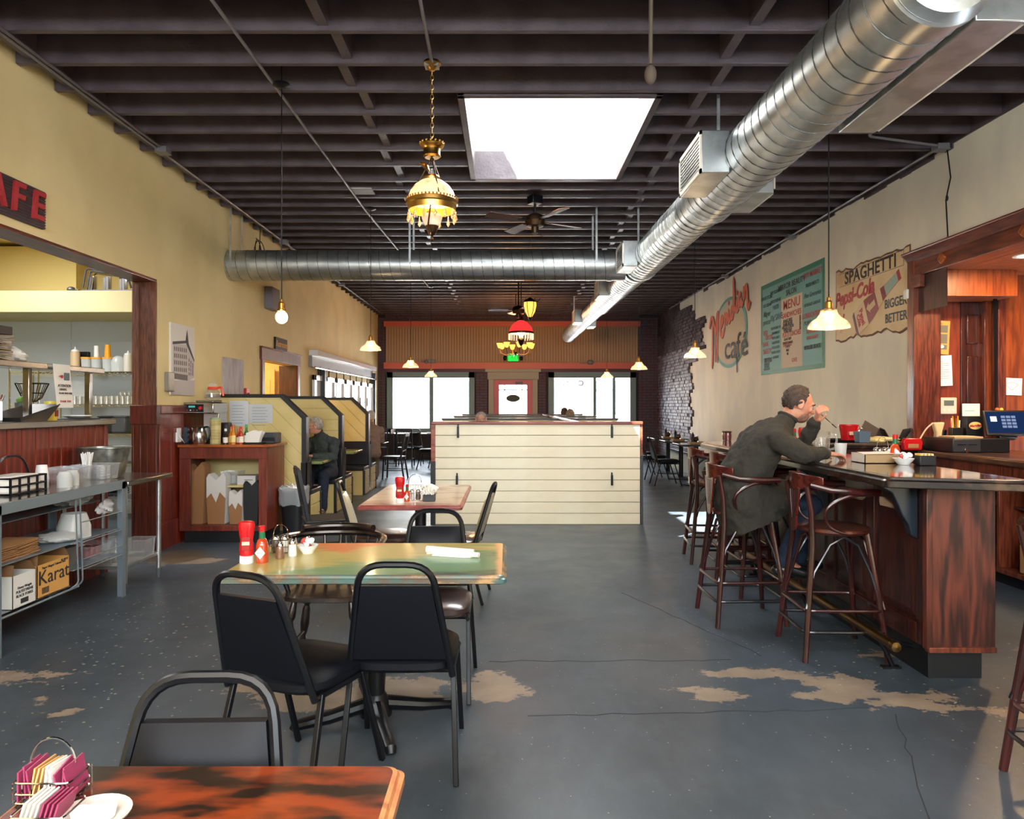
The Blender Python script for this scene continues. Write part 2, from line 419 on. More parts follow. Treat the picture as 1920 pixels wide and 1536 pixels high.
    for x, y, z in vs:
        r = sum(math.exp(-(((x-a)/c)**2+((y-b_)/d)**2)) for a, b_, c, d in W)
        g = math.exp(-((x+2.1)/1.0)**2-((y-4.6)/1.6)**2)*1.1 + math.exp(-((x-2.0)/.9)**2-((y-4.0)/.8)**2)*.7
        bl = math.exp(-((x+3.2)/.5)**2-((y-6.9)/.6)**2)*.6 + math.exp(-((x-3.4)/.5)**2-((y-4.)/1.2)**2)*.5
        data += [min(r, 1), g, bl, 1]
    ca.data.foreach_set('color', data)
    o = bpy.data.objects.new('floor', me); COL.objects.link(o); o['kind'] = 'structure'
build_floor()
# control joints / cracks in the slab
cr = mat('crack_dark', '#2b2d2f', .9)
mb = MB(); random.seed(3)
for (xa, ya, xb, yb) in ((.1, 3.38, 1.75, 3.46), (1.85, 3.4, 1.32, 2.1), (-.1, 4.1, 1.3, 4.12), (.9, 5.6, 1.5, 4.2)):
    px_, py_ = xa, ya; n = 16
    for i in range(1, n+1):
        t = i/n; x = xa+(xb-xa)*t+random.uniform(-.012, .012); y = ya+(yb-ya)*t+random.uniform(-.012, .012)
        mb.bar((px_, py_, .0004), (x, y, .0004), .005, .0012); px_, py_ = x, y
struct('trim_8', mb, cr)

# ---- ceiling: deck, joists, blocking
ceil = sroot('ceiling')
SX0, SX1, SY0, SY1 = -.335, 1.18, 5.69, 7.72
mb = MB(); mb.box(XL-.2, SX0-.04, YB, YF, ZD, ZD+.1); mb.box(SX1+.04, XR+.2, YB, YF, ZD, ZD+.1)
mb.box(SX0-.04, SX1+.04, YB, SY0-.04, ZD, ZD+.1); mb.box(SX0-.04, SX1+.04, SY1+.04, YF, ZD, ZD+.1)
obj('deck', mb, DECK, ceil)
ys = [4.67-.42*k for k in range(17, 0, -1)]+[4.67, 5.12, 5.56, 6.0, 6.41, 6.85, 7.30, 7.80, 8.10, 8.42, 8.78, 9.16, 9.54, 9.92, 10.32, 10.73, 11.13]
while ys[-1] < 19.2: ys.append(ys[-1]+.405)
jm = {}
def joist(x0, x1, y):
    k = (round(x0, 2), round(x1, 2))
    if k not in jm:
        jm[k] = obj('joist', MB().box(x0, x1, 0, .048, ZC, ZD), JOIST, ceil, bevel=.004, loc=(0, y, 0), seg=1)
    else: inst(jm[k], parent=ceil, loc=(0, y, 0))
for y in ys:
    if SY0-.1 < y < SY1+.04: joist(XL+.01, SX0-.06, y); joist(SX1+.06, XR-.01, y)
    else: joist(XL+.01, XR-.01, y)
bk = None
for i in range(10, len(ys)-1):
    for x in (-1.2+.06*(i % 2), 1.62-.06*(i % 2), -3.4):
        g = ys[i+1]-ys[i]-.048
        mbk = MB().box(-.035, .035, 0, g, ZC+.03, ZD)
        obj('blocking', mbk, JOIST, ceil, loc=(x, ys[i]+.048, 0))
# skylight: curb trim and white shaft with clear glazing on top
mb = MB(); t = .055
mb.box(SX0-t, SX0, SY0-t, SY1+t, ZC-.01, ZD+.05); mb.box(SX1, SX1+t, SY0-t, SY1+t, ZC-.01, ZD+.05)
mb.box(SX0-t, SX1+t, SY0-t, SY0, ZC-.01, ZD+.05); mb.box(SX0-t, SX1+t, SY1, SY1+t, ZC-.01, ZD+.05)
obj('skylight_curb', mb, JOIST, ceil, bevel=.004)
SH = 4.8; mb = MB()
FIB = mat('shaft_white', '#f4f2ec', .6)
def corr(a, b, fixed, axis, sgn):
    n = int((b-a)/.028); vs = []; fs = []
    for i in range(n+1):
        u = a+(b-a)*i/n; d = fixed+sgn*(.012 if i % 2 else 0)
        for z in (ZC+.06, SH): vs.append((u, d, z) if axis == 'x' else (d, u, z))
    for i in range(n): fs.append((2*i, 2*i+2, 2*i+3, 2*i+1))
    mb.add(vs, fs)
corr(SX0, SX1, SY1+.01, 'x', 1); corr(SX0, SX1, SY0-.01, 'x', -1); corr(SY0, SY1, SX0-.01, 'y', -1); corr(SY0, SY1, SX1+.01, 'y', 1)
obj('shaft_lining', mb, FIB, ceil, sm=0)
mb = MB().box(SX0-.05, SX1+.05, SY0-.05, SY1+.05, SH, SH+.01)
for k in range(5): pass
obj('glazing', mb, glass('skylight_glazing', gloss=.02, body=.25, bodycol='#ffffff'), ceil)

# ---- left wall with the kitchen opening (to 7.19) and the restroom doorway (10.2-11.9)
wl = sroot('wall_left')
mb = MB(); T = .2
OP0, OP1, OZ = 1.6, 7.19, 2.735
D0, D1, DZ = 10.35, 12.0, 2.13
mb.box(XL-T, XL, YB, OP0, 0, ZD); mb.box(XL-T, XL, OP0, OP1, OZ, ZD); mb.box(XL-T, XL, OP1, D0, 0, ZD)
mb.box(XL-T, XL, D0, D1, DZ, ZD); mb.box(XL-T, XL, D1, YF, 0, ZD)
obj('plaster', mb, CREAM, wl, sm=0)
# oak casing of the opening
mb = MB(); mb.box(XL-T-.02, XL+.012, OP0, OP1, OZ-.028, OZ); obj('head_casing', mb, OAKY, wl, bevel=.003)
mb = MB(); mb.box(XL-T-.02, XL+.012, OP1-.022, OP1+.004, 1.47, OZ-.028); mb.box(XL-T-.02, XL-T+.05, OP1-.04, OP1-.02, 1.47, OZ-.03)
obj('jamb_casing', mb, wood('jamb_oak', '#74432c', '#472415', 'z', 12, .45, .1), wl, bevel=.003)
mb = MB(); mb.box(XL-T-.02, XL+.03, OP1-.05, OP1+.01, 0, 1.28); mb.box(XL-T-.03, XL+.04, OP1-.06, OP1+.015, 1.28, 1.47)
for k in range(3): mb.box(XL-T+.0+k*.07, XL-T+.006+k*.07, OP1-.056, OP1-.05, .1, 1.28)
obj('lower_jamb', mb, wood('red_wainscot_dark', '#5c1f15', '#3a120d', 'z', 7, .35, .3), wl, bevel=.003)
# wainscot between the opening and the booth
wn = sroot('trim_1')
RW = wood('wainscot_red', '#7c2a18', '#4d170f', 'z', 7, .35, .3)
for k in range(4): obj('board', MB().box(XL, XL+.02, OP1+.02+k*.27, OP1+.02+k*.27+.266, .12, 1.40), RW, wn, bevel=.003)
obj('rail', MB().box(XL, XL+.045, OP1+.015, 8.36, 1.38, 1.47), RW, wn, bevel=.008)
obj('rail', MB().box(XL, XL+.033, OP1+.015, 8.36, 1.18, 1.24), RW, wn, bevel=.006)
obj('stile', MB().box(XL, XL+.035, OP1+.015, OP1+.09, .12, 1.4), RW, wn, bevel=.004)
obj('skirting', MB().box(XL, XL+.04, OP1+.015, 8.36, 0, .27), RW, wn, bevel=.006)
# restroom doorway
mb = MB(); c = .11
mb.box(XL, XL+.03, D0-c, D0, 0, DZ+.02); mb.box(XL, XL+.03, D1, D1+c, 0, DZ+.02); mb.box(XL, XL+.035, D0-c-.03, D1+c+.03, DZ, DZ+.17)
mb.box(XL, XL+.05, D0-c-.04, D1+c+.04, DZ+.17, DZ+.19)
struct('trim_2', mb, wood('door_casing_red', '#6b2a20', '#4a1a14', 'z', 7, .4, .2), bevel=.004)
dr = sroot('door_1')
mb = MB().box(XL-.29, XL-.0, D1-.01, D1+.03, 0, DZ); obj('jamb', mb, OAKD, dr)
mb = MB(); mb.box(-5.6, XL-T, D0-.05, D0, 0, 2.6); mb.box(-5.6, XL-T, D1+.2, D1+.25, 0, 2.6); mb.box(-5.6, -5.55, D0, D1+.2, 0, 2.6); mb.box(-5.6, XL-T, D0, D1+.2, 2.6, 2.65)
struct('wall_hall', mb, mat('hall_paint', '#e2bd78', .7), sm=0)
obj('side_wall', MB().box(XL-1.2, XL-T-.02, D0+.02, D0+.05, 0, DZ), mat('hall_paint', '#e2bd78', .7), dr)
hd = MB().box(-4.75, -3.93, D1+.10, D1+.15, 0, 2.08); obj('slab', hd, mat('hall_door', '#d9ac62', .5), dr, bevel=.004)
for z0, z1 in ((.2, .95), (1.1, 1.9)):
    obj('panel', MB().box(-4.62, -4.0, D1+.09, D1+.11, z0, z1), MATS['hall_door'], dr, bevel=.006)
l = area('hall_lamp', (-4.5, 11.1, 2.55), (0, 0, 0), .5, .5, energy=28, col=(1, .78, .5))

# ---- right wall: plaster, alcove opening for the bar back, bare brick towards the front
wr = sroot('wall_right')
AX0, AY0, AY1, AZ = XR, 2.0, 7.3, 2.78
mb = MB(); mb.box(XR, XR+T, YB, AY0, 0, ZD); mb.box(XR, XR+T, AY0, AY1, 2.9, ZD); mb.box(XR, XR+T, AY1, YF, 0, ZD)
obj('plaster', mb, CREAMR, wr, sm=0)
# broken upper edge where the plaster meets the joists
mb = MB(); random.seed(5); y = 3.0
while y < 15:
    d = random.uniform(.12, .4); mb.box(XR-.012, XR, y, y+d, ZC-random.uniform(.0, .06), ZC+.2); y += d
obj('ledger_strip', mb, JOIST, wr)
# bricks: running bond behind the torn plaster edge
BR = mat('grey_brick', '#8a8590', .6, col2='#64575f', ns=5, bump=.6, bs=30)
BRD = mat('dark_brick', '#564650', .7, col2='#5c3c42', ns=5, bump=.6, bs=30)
random.seed(11)
def edge_y(z):      # where the plaster starts, ragged
    e = 16.1 if z < 2.4 else 15.6
    if 2.7 < z < 3.3: e = 15.1
    if z > 3.3: e = 15.9 if z < 3.7 else 17.2
    return e+.14*math.sin(z*9)+.1*math.sin(z*23)
def bricks_r(mb, y1, z0, z1, zsplit=None):
    bw, bh = .215, .076; r = 0; z = z0
    while z < z1:
        e = edge_y(z); y = y1-(bw/2 if r % 2 else 0)
        while y > e:
            dd = random.uniform(.0, .018)
            y0 = max(y-bw+.014, e)
            if random.random() > .02: mb.box(XR-.03-dd, XR+.01, y0, y, z, z+bh-.013)
            y -= bw
        z += bh; r += 1
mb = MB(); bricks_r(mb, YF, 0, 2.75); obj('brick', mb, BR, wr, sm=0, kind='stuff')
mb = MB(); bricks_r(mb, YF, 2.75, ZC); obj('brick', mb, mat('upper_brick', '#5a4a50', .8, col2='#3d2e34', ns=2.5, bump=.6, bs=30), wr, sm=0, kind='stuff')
mb = MB()
z = 0
while z < ZC: e = edge_y(z+.04); mb.box(XR-.022, XR, e, YF, z, z+.076); z += .076
obj('mortar', mb, mat('mortar', '#39343a', .95), wr, sm=0)
# ---- front (street) wall: brick strip, beadboard panel, windows, door
wf = sroot('wall_front')
P_ = lambda px: PX(px, YF)
def zf(py): return PZ(py, YF)
WX0, WX1 = P_(724), P_(1196)
mb = MB()
def bricks_f(mb, x0, x1, z0, z1):
    bw, bh = .215, .076; r = 0; z = z0
    while z < z1-.02:
        x = x0-(bw/2 if r % 2 else 0)
        while x < x1:
            a = max(x, x0); b_ = min(x+bw-.014, x1)
            if b_-a > .02: dd = random.uniform(0, .012); mb.box(a, b_, YF-.03-dd, YF+.01, z, min(z+bh-.013, z1))
            x += bw
        z += bh; r += 1
bricks_f(mb, XL, WX0-.02, 0, ZC-.05); bricks_f(mb, WX1+.02, XR, 0, ZC-.05); bricks_f(mb, WX0-.02, WX1+.02, zf(603), ZC+.1)
bricks_f(mb, P_(890)+.04, P_(915)-.02, 0, zf(696)); bricks_f(mb, P_(1008)+.02, P_(1026)-.04, 0, zf(696))
obj('brick', mb, BRD, wf, sm=0, kind='stuff')
mb = MB()
wz0, wz1 = .72, zf(697)      # window heights
W1 = (P_(726), P_(890)); W2 = (P_(1028), P_(1192)); DX = (P_(926), P_(998)); DTOP = zf(712)
mb.box(XL-T, W1[0], YF, YF+.25, 0, ZD); mb.box(W2[1], XR+T, YF, YF+.25, 0, ZD)
mb.box(W1[0], W2[1], YF, YF+.25, wz1, ZD)
mb.box(W1[0], W1[1], YF, YF+.25, 0, wz0); mb.box(W2[0], W2[1], YF, YF+.25, 0, wz0)
mb.box(W1[1], DX[0]-.06, YF, YF+.25, 0, wz1); mb.box(DX[1]+.06, W2[0], YF, YF+.25, 0, wz1); mb.box(DX[0]-.06, DX[1]+.06, YF, YF+.25, DTOP, wz1)
obj('masonry', mb, MATS['mortar'], wf, sm=0)
# beadboard above the windows
tp = sroot('trim_3')
bz0, bz1 = zf(688), zf(603); n = 92; bw = (WX1-WX0)/n
TAN = mat('tan_beadboard', '#b08a66', .55)
src = None
for k in range(n):
    if src is None: src = obj('board', MB().box(0, bw-.008, YF-.055, YF-.03, bz0, bz1), TAN, tp, bevel=.004, seg=1, loc=(WX0, 0, 0))
    else: inst(src, parent=tp, loc=(WX0+k*bw, 0, 0))
obj('backing', MB().box(WX0, WX1, YF-.04, YF, bz0, bz1), mat('tan_backing', '#7c5d42', .7), tp)
ORG = mat('coral_trim', '#cf5f42', .45)
obj('rail', MB().box(WX0-.05, WX1+.05, YF-.1, YF-.02, zf(613), zf(603)), ORG, tp, bevel=.006)
obj('rail', MB().box(WX0-.05, WX1+.05, YF-.1, YF-.02, zf(692), zf(680)), ORG, tp, bevel=.006)
obj('under_board', MB().box(WX0-.05, WX1+.05, YF-.07, YF-.01, zf(698), zf(692)), mat('maroon_trim', '#4d211d', .5), tp)  # dark maroon strip below the lower coral rail
# windows
GG = mat('grey_green_frame', '#6d7d7b', .45)
def window(nm, X0, X1, muls, wide):
    r = sroot(nm); fw = .16
    mb = MB(); mb.box(X0, X0+fw, YF-.06, YF+.12, wz0, wz1); mb.box(X1-fw, X1, YF-.06, YF+.12, wz0, wz1)
    mb.box(X0, X1, YF-.06, YF+.12, wz1-.17, wz1); mb.box(X0, X1, YF-.06, YF+.12, wz0, wz0+.12)
    obj('frame', mb, GG, r, bevel=.005)
    for x in muls: obj('mullion', MB().box(x-wide/2, x+wide/2, YF-.05, YF+.1, wz0+.1, wz1-.15), GG, r, bevel=.005)
    xs = [X0+fw]+list(muls)+[X1-fw]
    for a, b_ in zip(xs, xs[1:]): obj('pane', MB().box(a, b_, YF+.05, YF+.06, wz0+.1, wz1-.15), PANE, r)
    return r
w1 = window('window_1', W1[0], W1[1], [P_(809)], .11)
w2 = window('window_2', W2[0], W2[1], [P_(1115), P_(1151)], .08)
# painted lettering on the panes, read from the street, so reversed from inside
text('OPEN', .21, (P_(1075), YF+.04, zf(719)), 'B', TEXTD, w2, sp=1.1)
text('Breakfast', .2, (P_(1138), YF+.04, zf(731)), 'B', TEXTD, w2, shear=.3)
text('Lunch', .17, (P_(1176), YF+.04, zf(727)), 'B', TEXTG, w2, shear=.3, rot=.3)
text('PUBLIC', .17, (P_(1066), YF+.04, zf(771)), 'B', TEXTG, w2)
# door
d2 = sroot('door_2')
PINK = mat('coral_door', '#c2545c', .45)
mb = MB(); a, b_ = DX; g0, g1 = P_(936), P_(988)
mb.box(a, g0, YF-.02, YF+.04, 0, DTOP); mb.box(g1, b_, YF-.02, YF+.04, 0, DTOP); mb.box(g0, g1, YF-.02, YF+.04, zf(722), DTOP); mb.box(g0, g1, YF-.02, YF+.04, 0, .5)
obj('slab', mb, PINK, d2, bevel=.005)
obj('pane', MB().box(g0, g1, YF, YF+.01, .5, zf(722)), PANE, d2)
mb = MB(); mb.box(P_(946)-.012, P_(946)+.012, YF-.02, YF+.02, .5, zf(722)); mb.box(P_(979)-.012, P_(979)+.012, YF-.02, YF+.02, .5, zf(722)); mb.box(g0, g1, YF-.02, YF+.02, zf(732), zf(730))
obj('leading', mb, BLACKM, d2)
mb = MB().ell((P_(962), YF-.04, zf(747)), (.19, .012, .1)); obj('oval_plaque', mb, mat('plaque_green', '#3d4437', .6), d2)
obj('closer', MB().box(P_(966), P_(980), YF-.09, YF-.02, zf(720), zf(716)), BLACKM, d2, bevel=.004)
BEI = mat('beige_casing', '#9c8f7c', .5)
mb = MB(); mb.box(P_(916), P_(926), YF-.07, YF, 0, zf(708)); mb.box(P_(998), P_(1008), YF-.07, YF, 0, zf(708)); mb.box(P_(914), P_(1010), YF-.09, YF, zf(712), zf(698)); mb.box(P_(910), P_(1014), YF-.13, YF, zf(698), zf(692))
struct('trim_4', mb, BEI, bevel=.006)
# exit sign
t = thing('exit_sign', 'green lit exit sign with two lamp heads above the red street door', 'exit sign', (P_(962), YF-.12, zf(671)))
obj('housing', MB().box(-.15, .15, -.02, .03, -.11, .11), BLACKM, t, bevel=.005)
obj('face', MB().box(-.14, .14, -.026, -.02, -.1, .1), emis('exit_green', '#1fd43c', 1.1), t)
e = text('EXIT', .17, (0, -.03, -.0), 'F', mat('exit_letters', '#0c7a1e', .5, emit=.6), t)
for s in (-1, 1):
    M_ = Matrix.Rotation(s*.6, 3, 'Z'); obj('lamp_head', MB().ell((s*.22, -.03, -.02), (.05, .05, .07)), BLACKM, t)
# back wall behind the camera; its high window band is added to admit light
mb = MB(); wb0, wb1, wbz0, wbz1 = -3.2, 3.8, 2.1, 3.4
mb.box(XL-T, wb0, YB-.2, YB, 0, ZD); mb.box(wb1, XR+T, YB-.2, YB, 0, ZD); mb.box(wb0, wb1, YB-.2, YB, 0, wbz0); mb.box(wb0, wb1, YB-.2, YB, wbz1, ZD)
struct('wall_back', mb, CREAM, sm=0)
w3 = sroot('added_window'); mb = MB()  # unseen window added for the sky light it lets in
for k in range(5): x = wb0+(wb1-wb0)*k/4; mb.box(x-.04, x+.04, YB-.1, YB-.02, wbz0, wbz1)
mb.box(wb0, wb1, YB-.1, YB-.02, wbz0, wbz0+.06); mb.box(wb0, wb1, YB-.1, YB-.02, wbz1-.06, wbz1); obj('frame', mb, GG, w3)

# ---- street outside the front windows
mb = MB().box(-40, 40, YF+.25, 60, -.12, -.02); struct('street_ground', mb, mat('asphalt', '#8c8c8a', .9))
def building(x0, x1, y, h, colr, lab, nwin):
    t = thing('street_building', lab, 'building', ((x0+x1)/2, y, -.02)); wd = (x1-x0)
    obj('wall', MB().box(-wd/2, wd/2, 0, 6, 0, h), mat('far_'+colr, colr, .8), t)
    for k in range(nwin):
        x = -wd/2+(k+.5)*wd/nwin
        for z in (1.0, 4.2):
            if z+1.6 > h: continue
            obj('window', MB().box(x-wd/nwin*.33, x+wd/nwin*.33, -.06, 0, z, z+2.0), mat('far_window', '#6f7b82', .3), t, bevel=.02)
    obj('cornice', MB().box(-wd/2-.2, wd/2+.2, -.3, 0, h-.5, h), mat('far_trim', '#c9c6be', .8), t)
building(-16, -1.5, 44, 6.5, '#c8beb0', 'pale building across the street seen through the left window', 6)
building(-.8, 4.2, 44, 7.5, '#b59a8e', 'pinkish building across the street seen through the door glass', 3)
building(5, 20, 44, 5.5, '#c2c2c0', 'grey building across the street seen through the right window', 6)
t = thing('street_car', 'dark blue parked car outside the right front window', 'car', (7.4, 28, -.02))
mb = MB().prism([(-2.2, .35), (2.2, .35), (2.2, .8), (1.3, .95), (.7, 1.42), (-1.0, 1.45), (-1.9, .95), (-2.2, .85)], 'y', -.8, .8); obj('body', mb, mat('car_blue', '#3c5568', .25, coat=1), t, bevel=.08)
mb = MB().prism([(1.12, .97), (.62, 1.36), (-.9, 1.38), (-1.6, .97)], 'y', -.815, .815); obj('glazing', mb, mat('car_glass', '#20282e', .1), t, bevel=.02)
for x in (-1.35, 1.35):
    for y in (-.75, .75): obj('wheel', MB().lathe([(.2, -.1), (.33, -.1), (.34, 0), (.33, .1), (.2, .1)], (x, y, .34), 20, M=Matrix.Rotation(PI/2, 3, 'X')), BLACKM, t)

# ---- kitchen shell: back wall of grey panels, soffit ledge, side walls
KY = 9.7
mb = MB(); mb.box(-8.2, -8.1, 1, KY, 0, 3.6); mb.box(-8.2, XL-T, 1.0, 1.1, 0, 3.6); mb.box(-8.2, XL-T, KY, KY+.1, 2.6, 3.6); mb.box(-8.2, XL-T, 1, KY, 3.6, 3.7)
mb.box(XL-T-.01, XL-T, OP1, KY, 0, 3.6)
struct('wall_kitchen', mb, mat('kitchen_yellow', '#dcc57e', .7), sm=0)
kb = sroot('wall_kitchen_back')
FRP = mat('grey_wallboard', '#b4bbbd', .35)
obj('backing', MB().box(-8.2, XL-T, KY, KY+.05, 0, 2.7), FRP, kb)
for k in range(4): obj('panel', MB().box(-8.1+k*1.1, -8.1+k*1.1+1.092, KY-.01, KY, 0, 2.62), FRP, kb, bevel=.004)
obj('joint_strip', MB().box(-8.1, XL-T, KY-.02, KY-.008, 2.33, 2.36), FRP, kb)
mb = MB().box(-8.1, XL-T-.01, 8.7, KY-.005, PZ(585, 8.7), PZ(545, 8.7)); struct('trim_5', mb, mat('soffit_cream', '#d3c795', .6))
mb = MB().box(-8.1, PX(147, 9.4), 9.35, KY-.005, PZ(545, 8.7), 3.55); struct('trim_6', mb, MATS['kitchen_yellow'])
# ---- alcove behind the bar
al = sroot('wall_alcove'); AW = 7.42
mb = MB(); mb.box(XR+.06, 7.0, AW, AW+.1, 0, 3); mb.box(6.9, 7, 1.9, AW, 0, 3); mb.box(XR+.06, 7, 1.9, 2, 0, 3)
obj('panelling', mb, OAKD, al, sm=0)
obj('soffit', MB().box(XR+T, 7, 1.9, AW, AZ, AZ+.1), OAKP, al)
def aw(nm, px0, px1, y, py0, py1, m, d=.03, bev=.004):
    return obj(nm, MB().box(PX(px0, y), PX(px1, y), y, y+d, PZ(py1, y) if py1 < 2000 else 0, PZ(py0, y)), m, al, bevel=bev)
aw('panel', 1722, 1802, 7.36, 520, 3000, wood('panel_oak_red', '#84361c', '#5c210f', 'z', 6, .4, .2), .06)
aw('stile', 1850, 1869, 7.28, 553, 3000, OAKP, .12); aw('stile', 1846, 1851, 7.25, 555, 3000, OAKR, .1)
aw('panel', 1886, 2150, 7.2, 480, 3000, OAKP, .06); aw('stile', 1872, 1887, 7.17, 480, 3000, OAKR, .1)
obj('soffit_box', MB().box(PX(1773, 6.9), PX(1872, 7.17), 6.9, 7.3, PZ(555, 6.9), AZ), OAKP, al, bevel=.004)
obj('soffit_box', MB().box(XR+.02, PX(1771, 6.85), 6.8, 7.35, PZ(575, 6.85), AZ), OAKD, al, bevel=.004)
cm = MB()
for k in range(3): cm.tube([(PX(1866+k, 7.1), 7.12-.01*k, AZ), (PX(1864+k*2, 7.1), 7.1, 2.4), (PX(1866+k, 7.1), 7.1, 1.8), (PX(1866, 7.1), 7.1, 1.2)], .008, 6)
tag(obj('power_cord', cm, BLACKM), 'bundle of black cables running down the orange oak post', 'cable')
# dark six panel door, set in the recess
d3 = sroot('door_3')
obj('slab', MB().box(PX(1802, 7.34), PX(1846, 7.34), 7.34, 7.38, 0, PZ(562, 7.34)), OAKD, d3, bevel=.004)
for a, b_ in ((590, 645), (668, 790), (800, 860)):
    obj('panel', MB().box(PX(1812, 7.33), PX(1834, 7.33), 7.322, 7.345, PZ(b_, 7.33), PZ(a, 7.33)), OAKD, d3, bevel=.01)
# opening casing: header beam with crown, pillar, diamond blocks
hb = sroot('trim_7')
obj('header', MB().box(XR-.02, XR+T, AY0, AY1+.08, AZ, 2.96), wood('header_oak', '#7d3c22', '#4c1e10', 'y', 5, .35, .3, .3, .7, True), hb, bevel=.005)
obj('crown', MB().prism([(XR-.09, 3.03), (XR-.09, 3.01), (XR-.05, 2.98), (XR-.02, 2.93), (XR+.05, 2.93), (XR+.05, 3.03)], 'y', AY0, AY1+.1), OAKY, hb, bevel=.004)
obj('pillar', MB().box(XR-.03, XR+.25, AY1-.03, AY1+.09, 0, 2.97), OAKR, hb, bevel=.006)
obj('fascia', MB().box(XR-.035, XR+.02, AY1-.14, AY1+.02, AZ-.12, AZ+.02), OAKY, hb, bevel=.004)
for y in (6.8, 5.72):
    mbd = MB().cbox((0, 0, 0), (.03, .085, .085), Matrix.Rotation(PI/4, 3, 'X')); obj('diamond_block', mbd, CABT, hb, bevel=.01, loc=(XR-.03, y, 2.87))
# recessed lamp
t = thing('recessed_downlight', 'round lit downlight set in the oak soffit over the till', 'ceiling light', (4.55, 6.25, AZ))
obj('trim_ring', MB().lathe([(.07, -.004), (.105, -.008), (.11, 0), (.07, .0)], (0, 0, 0), 24), WHITEP, t)
obj('lens', MB().lathe([(0, -.006), (.07, -.006), (.07, -.001), (0, -.001)], (0, 0, 0), 24), emis('downlight_lens', '#ffd9a0', 25), t)
l = area('downlight_beam', (4.55, 6.25, AZ-.02), (0, 0, 0), .14, .14, energy=24, col=(1, .66, .36)); l.data.shape = 'DISK'
l = area('downlight_beam', (4.75, 4.6, AZ-.02), (0, 0, 0), .14, .14, energy=24, col=(1, .66, .36)); l.data.shape = 'DISK'
# ================================================================ DUCTS
def helix(p0, p1, r, pitch, rt=.006, n=20):
    p0 = Vector(p0); p1 = Vector(p1); d = p1-p0; L = d.length; d.normalize()
    a = d.cross(Vector((0, 0, 1))).normalized(); b = d.cross(a)
    k = int(L/pitch*n); pts = []
    for i in range(k+1):
        t = i/n*2*PI; pts.append(p0+d*(i/n*pitch)+(a*math.cos(t)+b*math.sin(t))*r)
    return MB().tube(pts, rt, 4)
JX, JY, JZ, DR = 1.62, 9.1, 3.25, .192
duct = thing('spiral_duct', 'long galvanised spiral duct running down the room under the joists', 'duct')
DA, DB = (1.80, 2.95, 3.27), (1.55, 17.9, 3.22)
def dpt(y, dx=0, dz=0):
    t = (y-DA[1])/(DB[1]-DA[1]); return Vector((DA[0]+(DB[0]-DA[0])*t+dx, y, DA[2]+(DB[2]-DA[2])*t+dz))
segs = [(2.95, 6.15, .225), (6.15, 9.0, .205), (9.2, 12.4, .185), (12.4, 17.9, .165)]
for a, b_, r in segs:
    obj('duct_section', MB().tube([dpt(a), dpt(b_)], r, 40), GALV, duct)
    obj('spiral_seam', helix(dpt(a+.02), dpt(b_-.02), r, .125, .005), SEAM, duct)
mb = MB(); mb.lathe([(0, -.05), (.12, -.045), (.2, -.02), (.225, .02), (.235, .03), (.235, .07), (.225, .08)], (0, 0, 0), 40, M=Matrix.Rotation(-PI/2, 3, 'X')); mb.xf(Matrix.Translation(dpt(2.93)))
obj('end_cap', mb, GALV, duct)
for y, r in ((6.15, .23), (9.0, .215), (9.22, .2), (12.4, .19), (17.9, .17)):
    obj('collar', MB().tube([dpt(y-.03), dpt(y+.03)], r, 40), GALV, duct)
GRL = mat('register_grey', '#8d9190', .4, .5)
def register(y, side, w_=.5, h=.3, d=.17, r=.2):
    g = obj('register', MB().box(-d/2, d/2, -w_/2, w_/2, -h/2, h/2), GALV, duct, bevel=.006, loc=dpt(y, side*(r+d/2-.03)))
    mb = MB(); s = side*(d/2+.004)
    mb.box(s-.006, s+.006, -w_/2, w_/2, -h/2, -h/2+.03).box(s-.006, s+.006, -w_/2, w_/2, h/2-.03, h/2).box(s-.006, s+.006, -w_/2, -w_/2+.03, -h/2, h/2).box(s-.006, s+.006, w_/2-.03, w_/2, -h/2, h/2)
    obj('rim', mb, WHITEP, g)
    for k in range(9): obj('slat', MB().box(s-.002, s+.003, -w_/2+.03, w_/2-.03, -h/2+.04+k*(h-.07)/9, -h/2+.05+k*(h-.07)/9), GRL, g)
register(5.35, -1, .62, .30, .2, .215); register(8.62, -1, .5, .3, .17); register(10.9, -1, .5, .28, .14, .18); register(14.3, -1, .5, .26, .14, .16)
register(3.65, 1, 1.25, .34, .22, .225); register(5.9, 1, .6, .25, .16, .215); register(15.2, 1, .5, .22, .14, .16)
du2 = thing('cross_duct', 'galvanised spiral duct crossing the room from the left wall', 'duct')
obj('duct_section', MB().tube([(XL+.005, JY, JZ), (JX-.12, JY, JZ)], DR, 40), GALV, du2)
obj('spiral_seam', helix((XL+.02, JY, JZ), (JX-.3, JY, JZ), DR, .128, .004), SEAM, du2)
obj('collar', MB().tube([(JX-.34, JY, JZ), (JX-.29, JY, JZ)], DR+.008, 40), GALV, du2)
def strap(px, nm, lab, y, z0, grp='duct hanger straps', r=.19):
    x = PX(px, y)
    t = thing('hanger_strap', lab, 'strap', (x, y, 0), 0, grp)
    for s in (-1, 1):
        obj('strap_leg', MB().box(-.012, .012, s*(r+.004)-.002, s*(r+.004)+.002, z0, ZC+.05), GALV, t)
strap(443, 0, 'pair of metal straps carrying the cross duct beside the left wall', JY, JZ)
strap(772, 0, 'pair of metal straps on the cross duct behind the hanging oil lamp', JY, JZ)
strap(1115, 0, 'pair of metal straps on the cross duct near where it joins the long duct', JY, JZ)
for y, lab in ((5.75, 'threaded rod holding the long duct by the first register'), (8.95, 'rod holding the long duct at the junction'), (12.6, 'rod holding the long duct past the junction'), (16.2, 'rod holding the far end of the long duct')):
    p = dpt(y); tag(obj('hanger_rod', MB().box(-.012, .012, -.004, .004, p.z+.1, ZC+.05), GALV), lab, 'rod', 'duct hanger rods', (p.x-.05, y, 0))
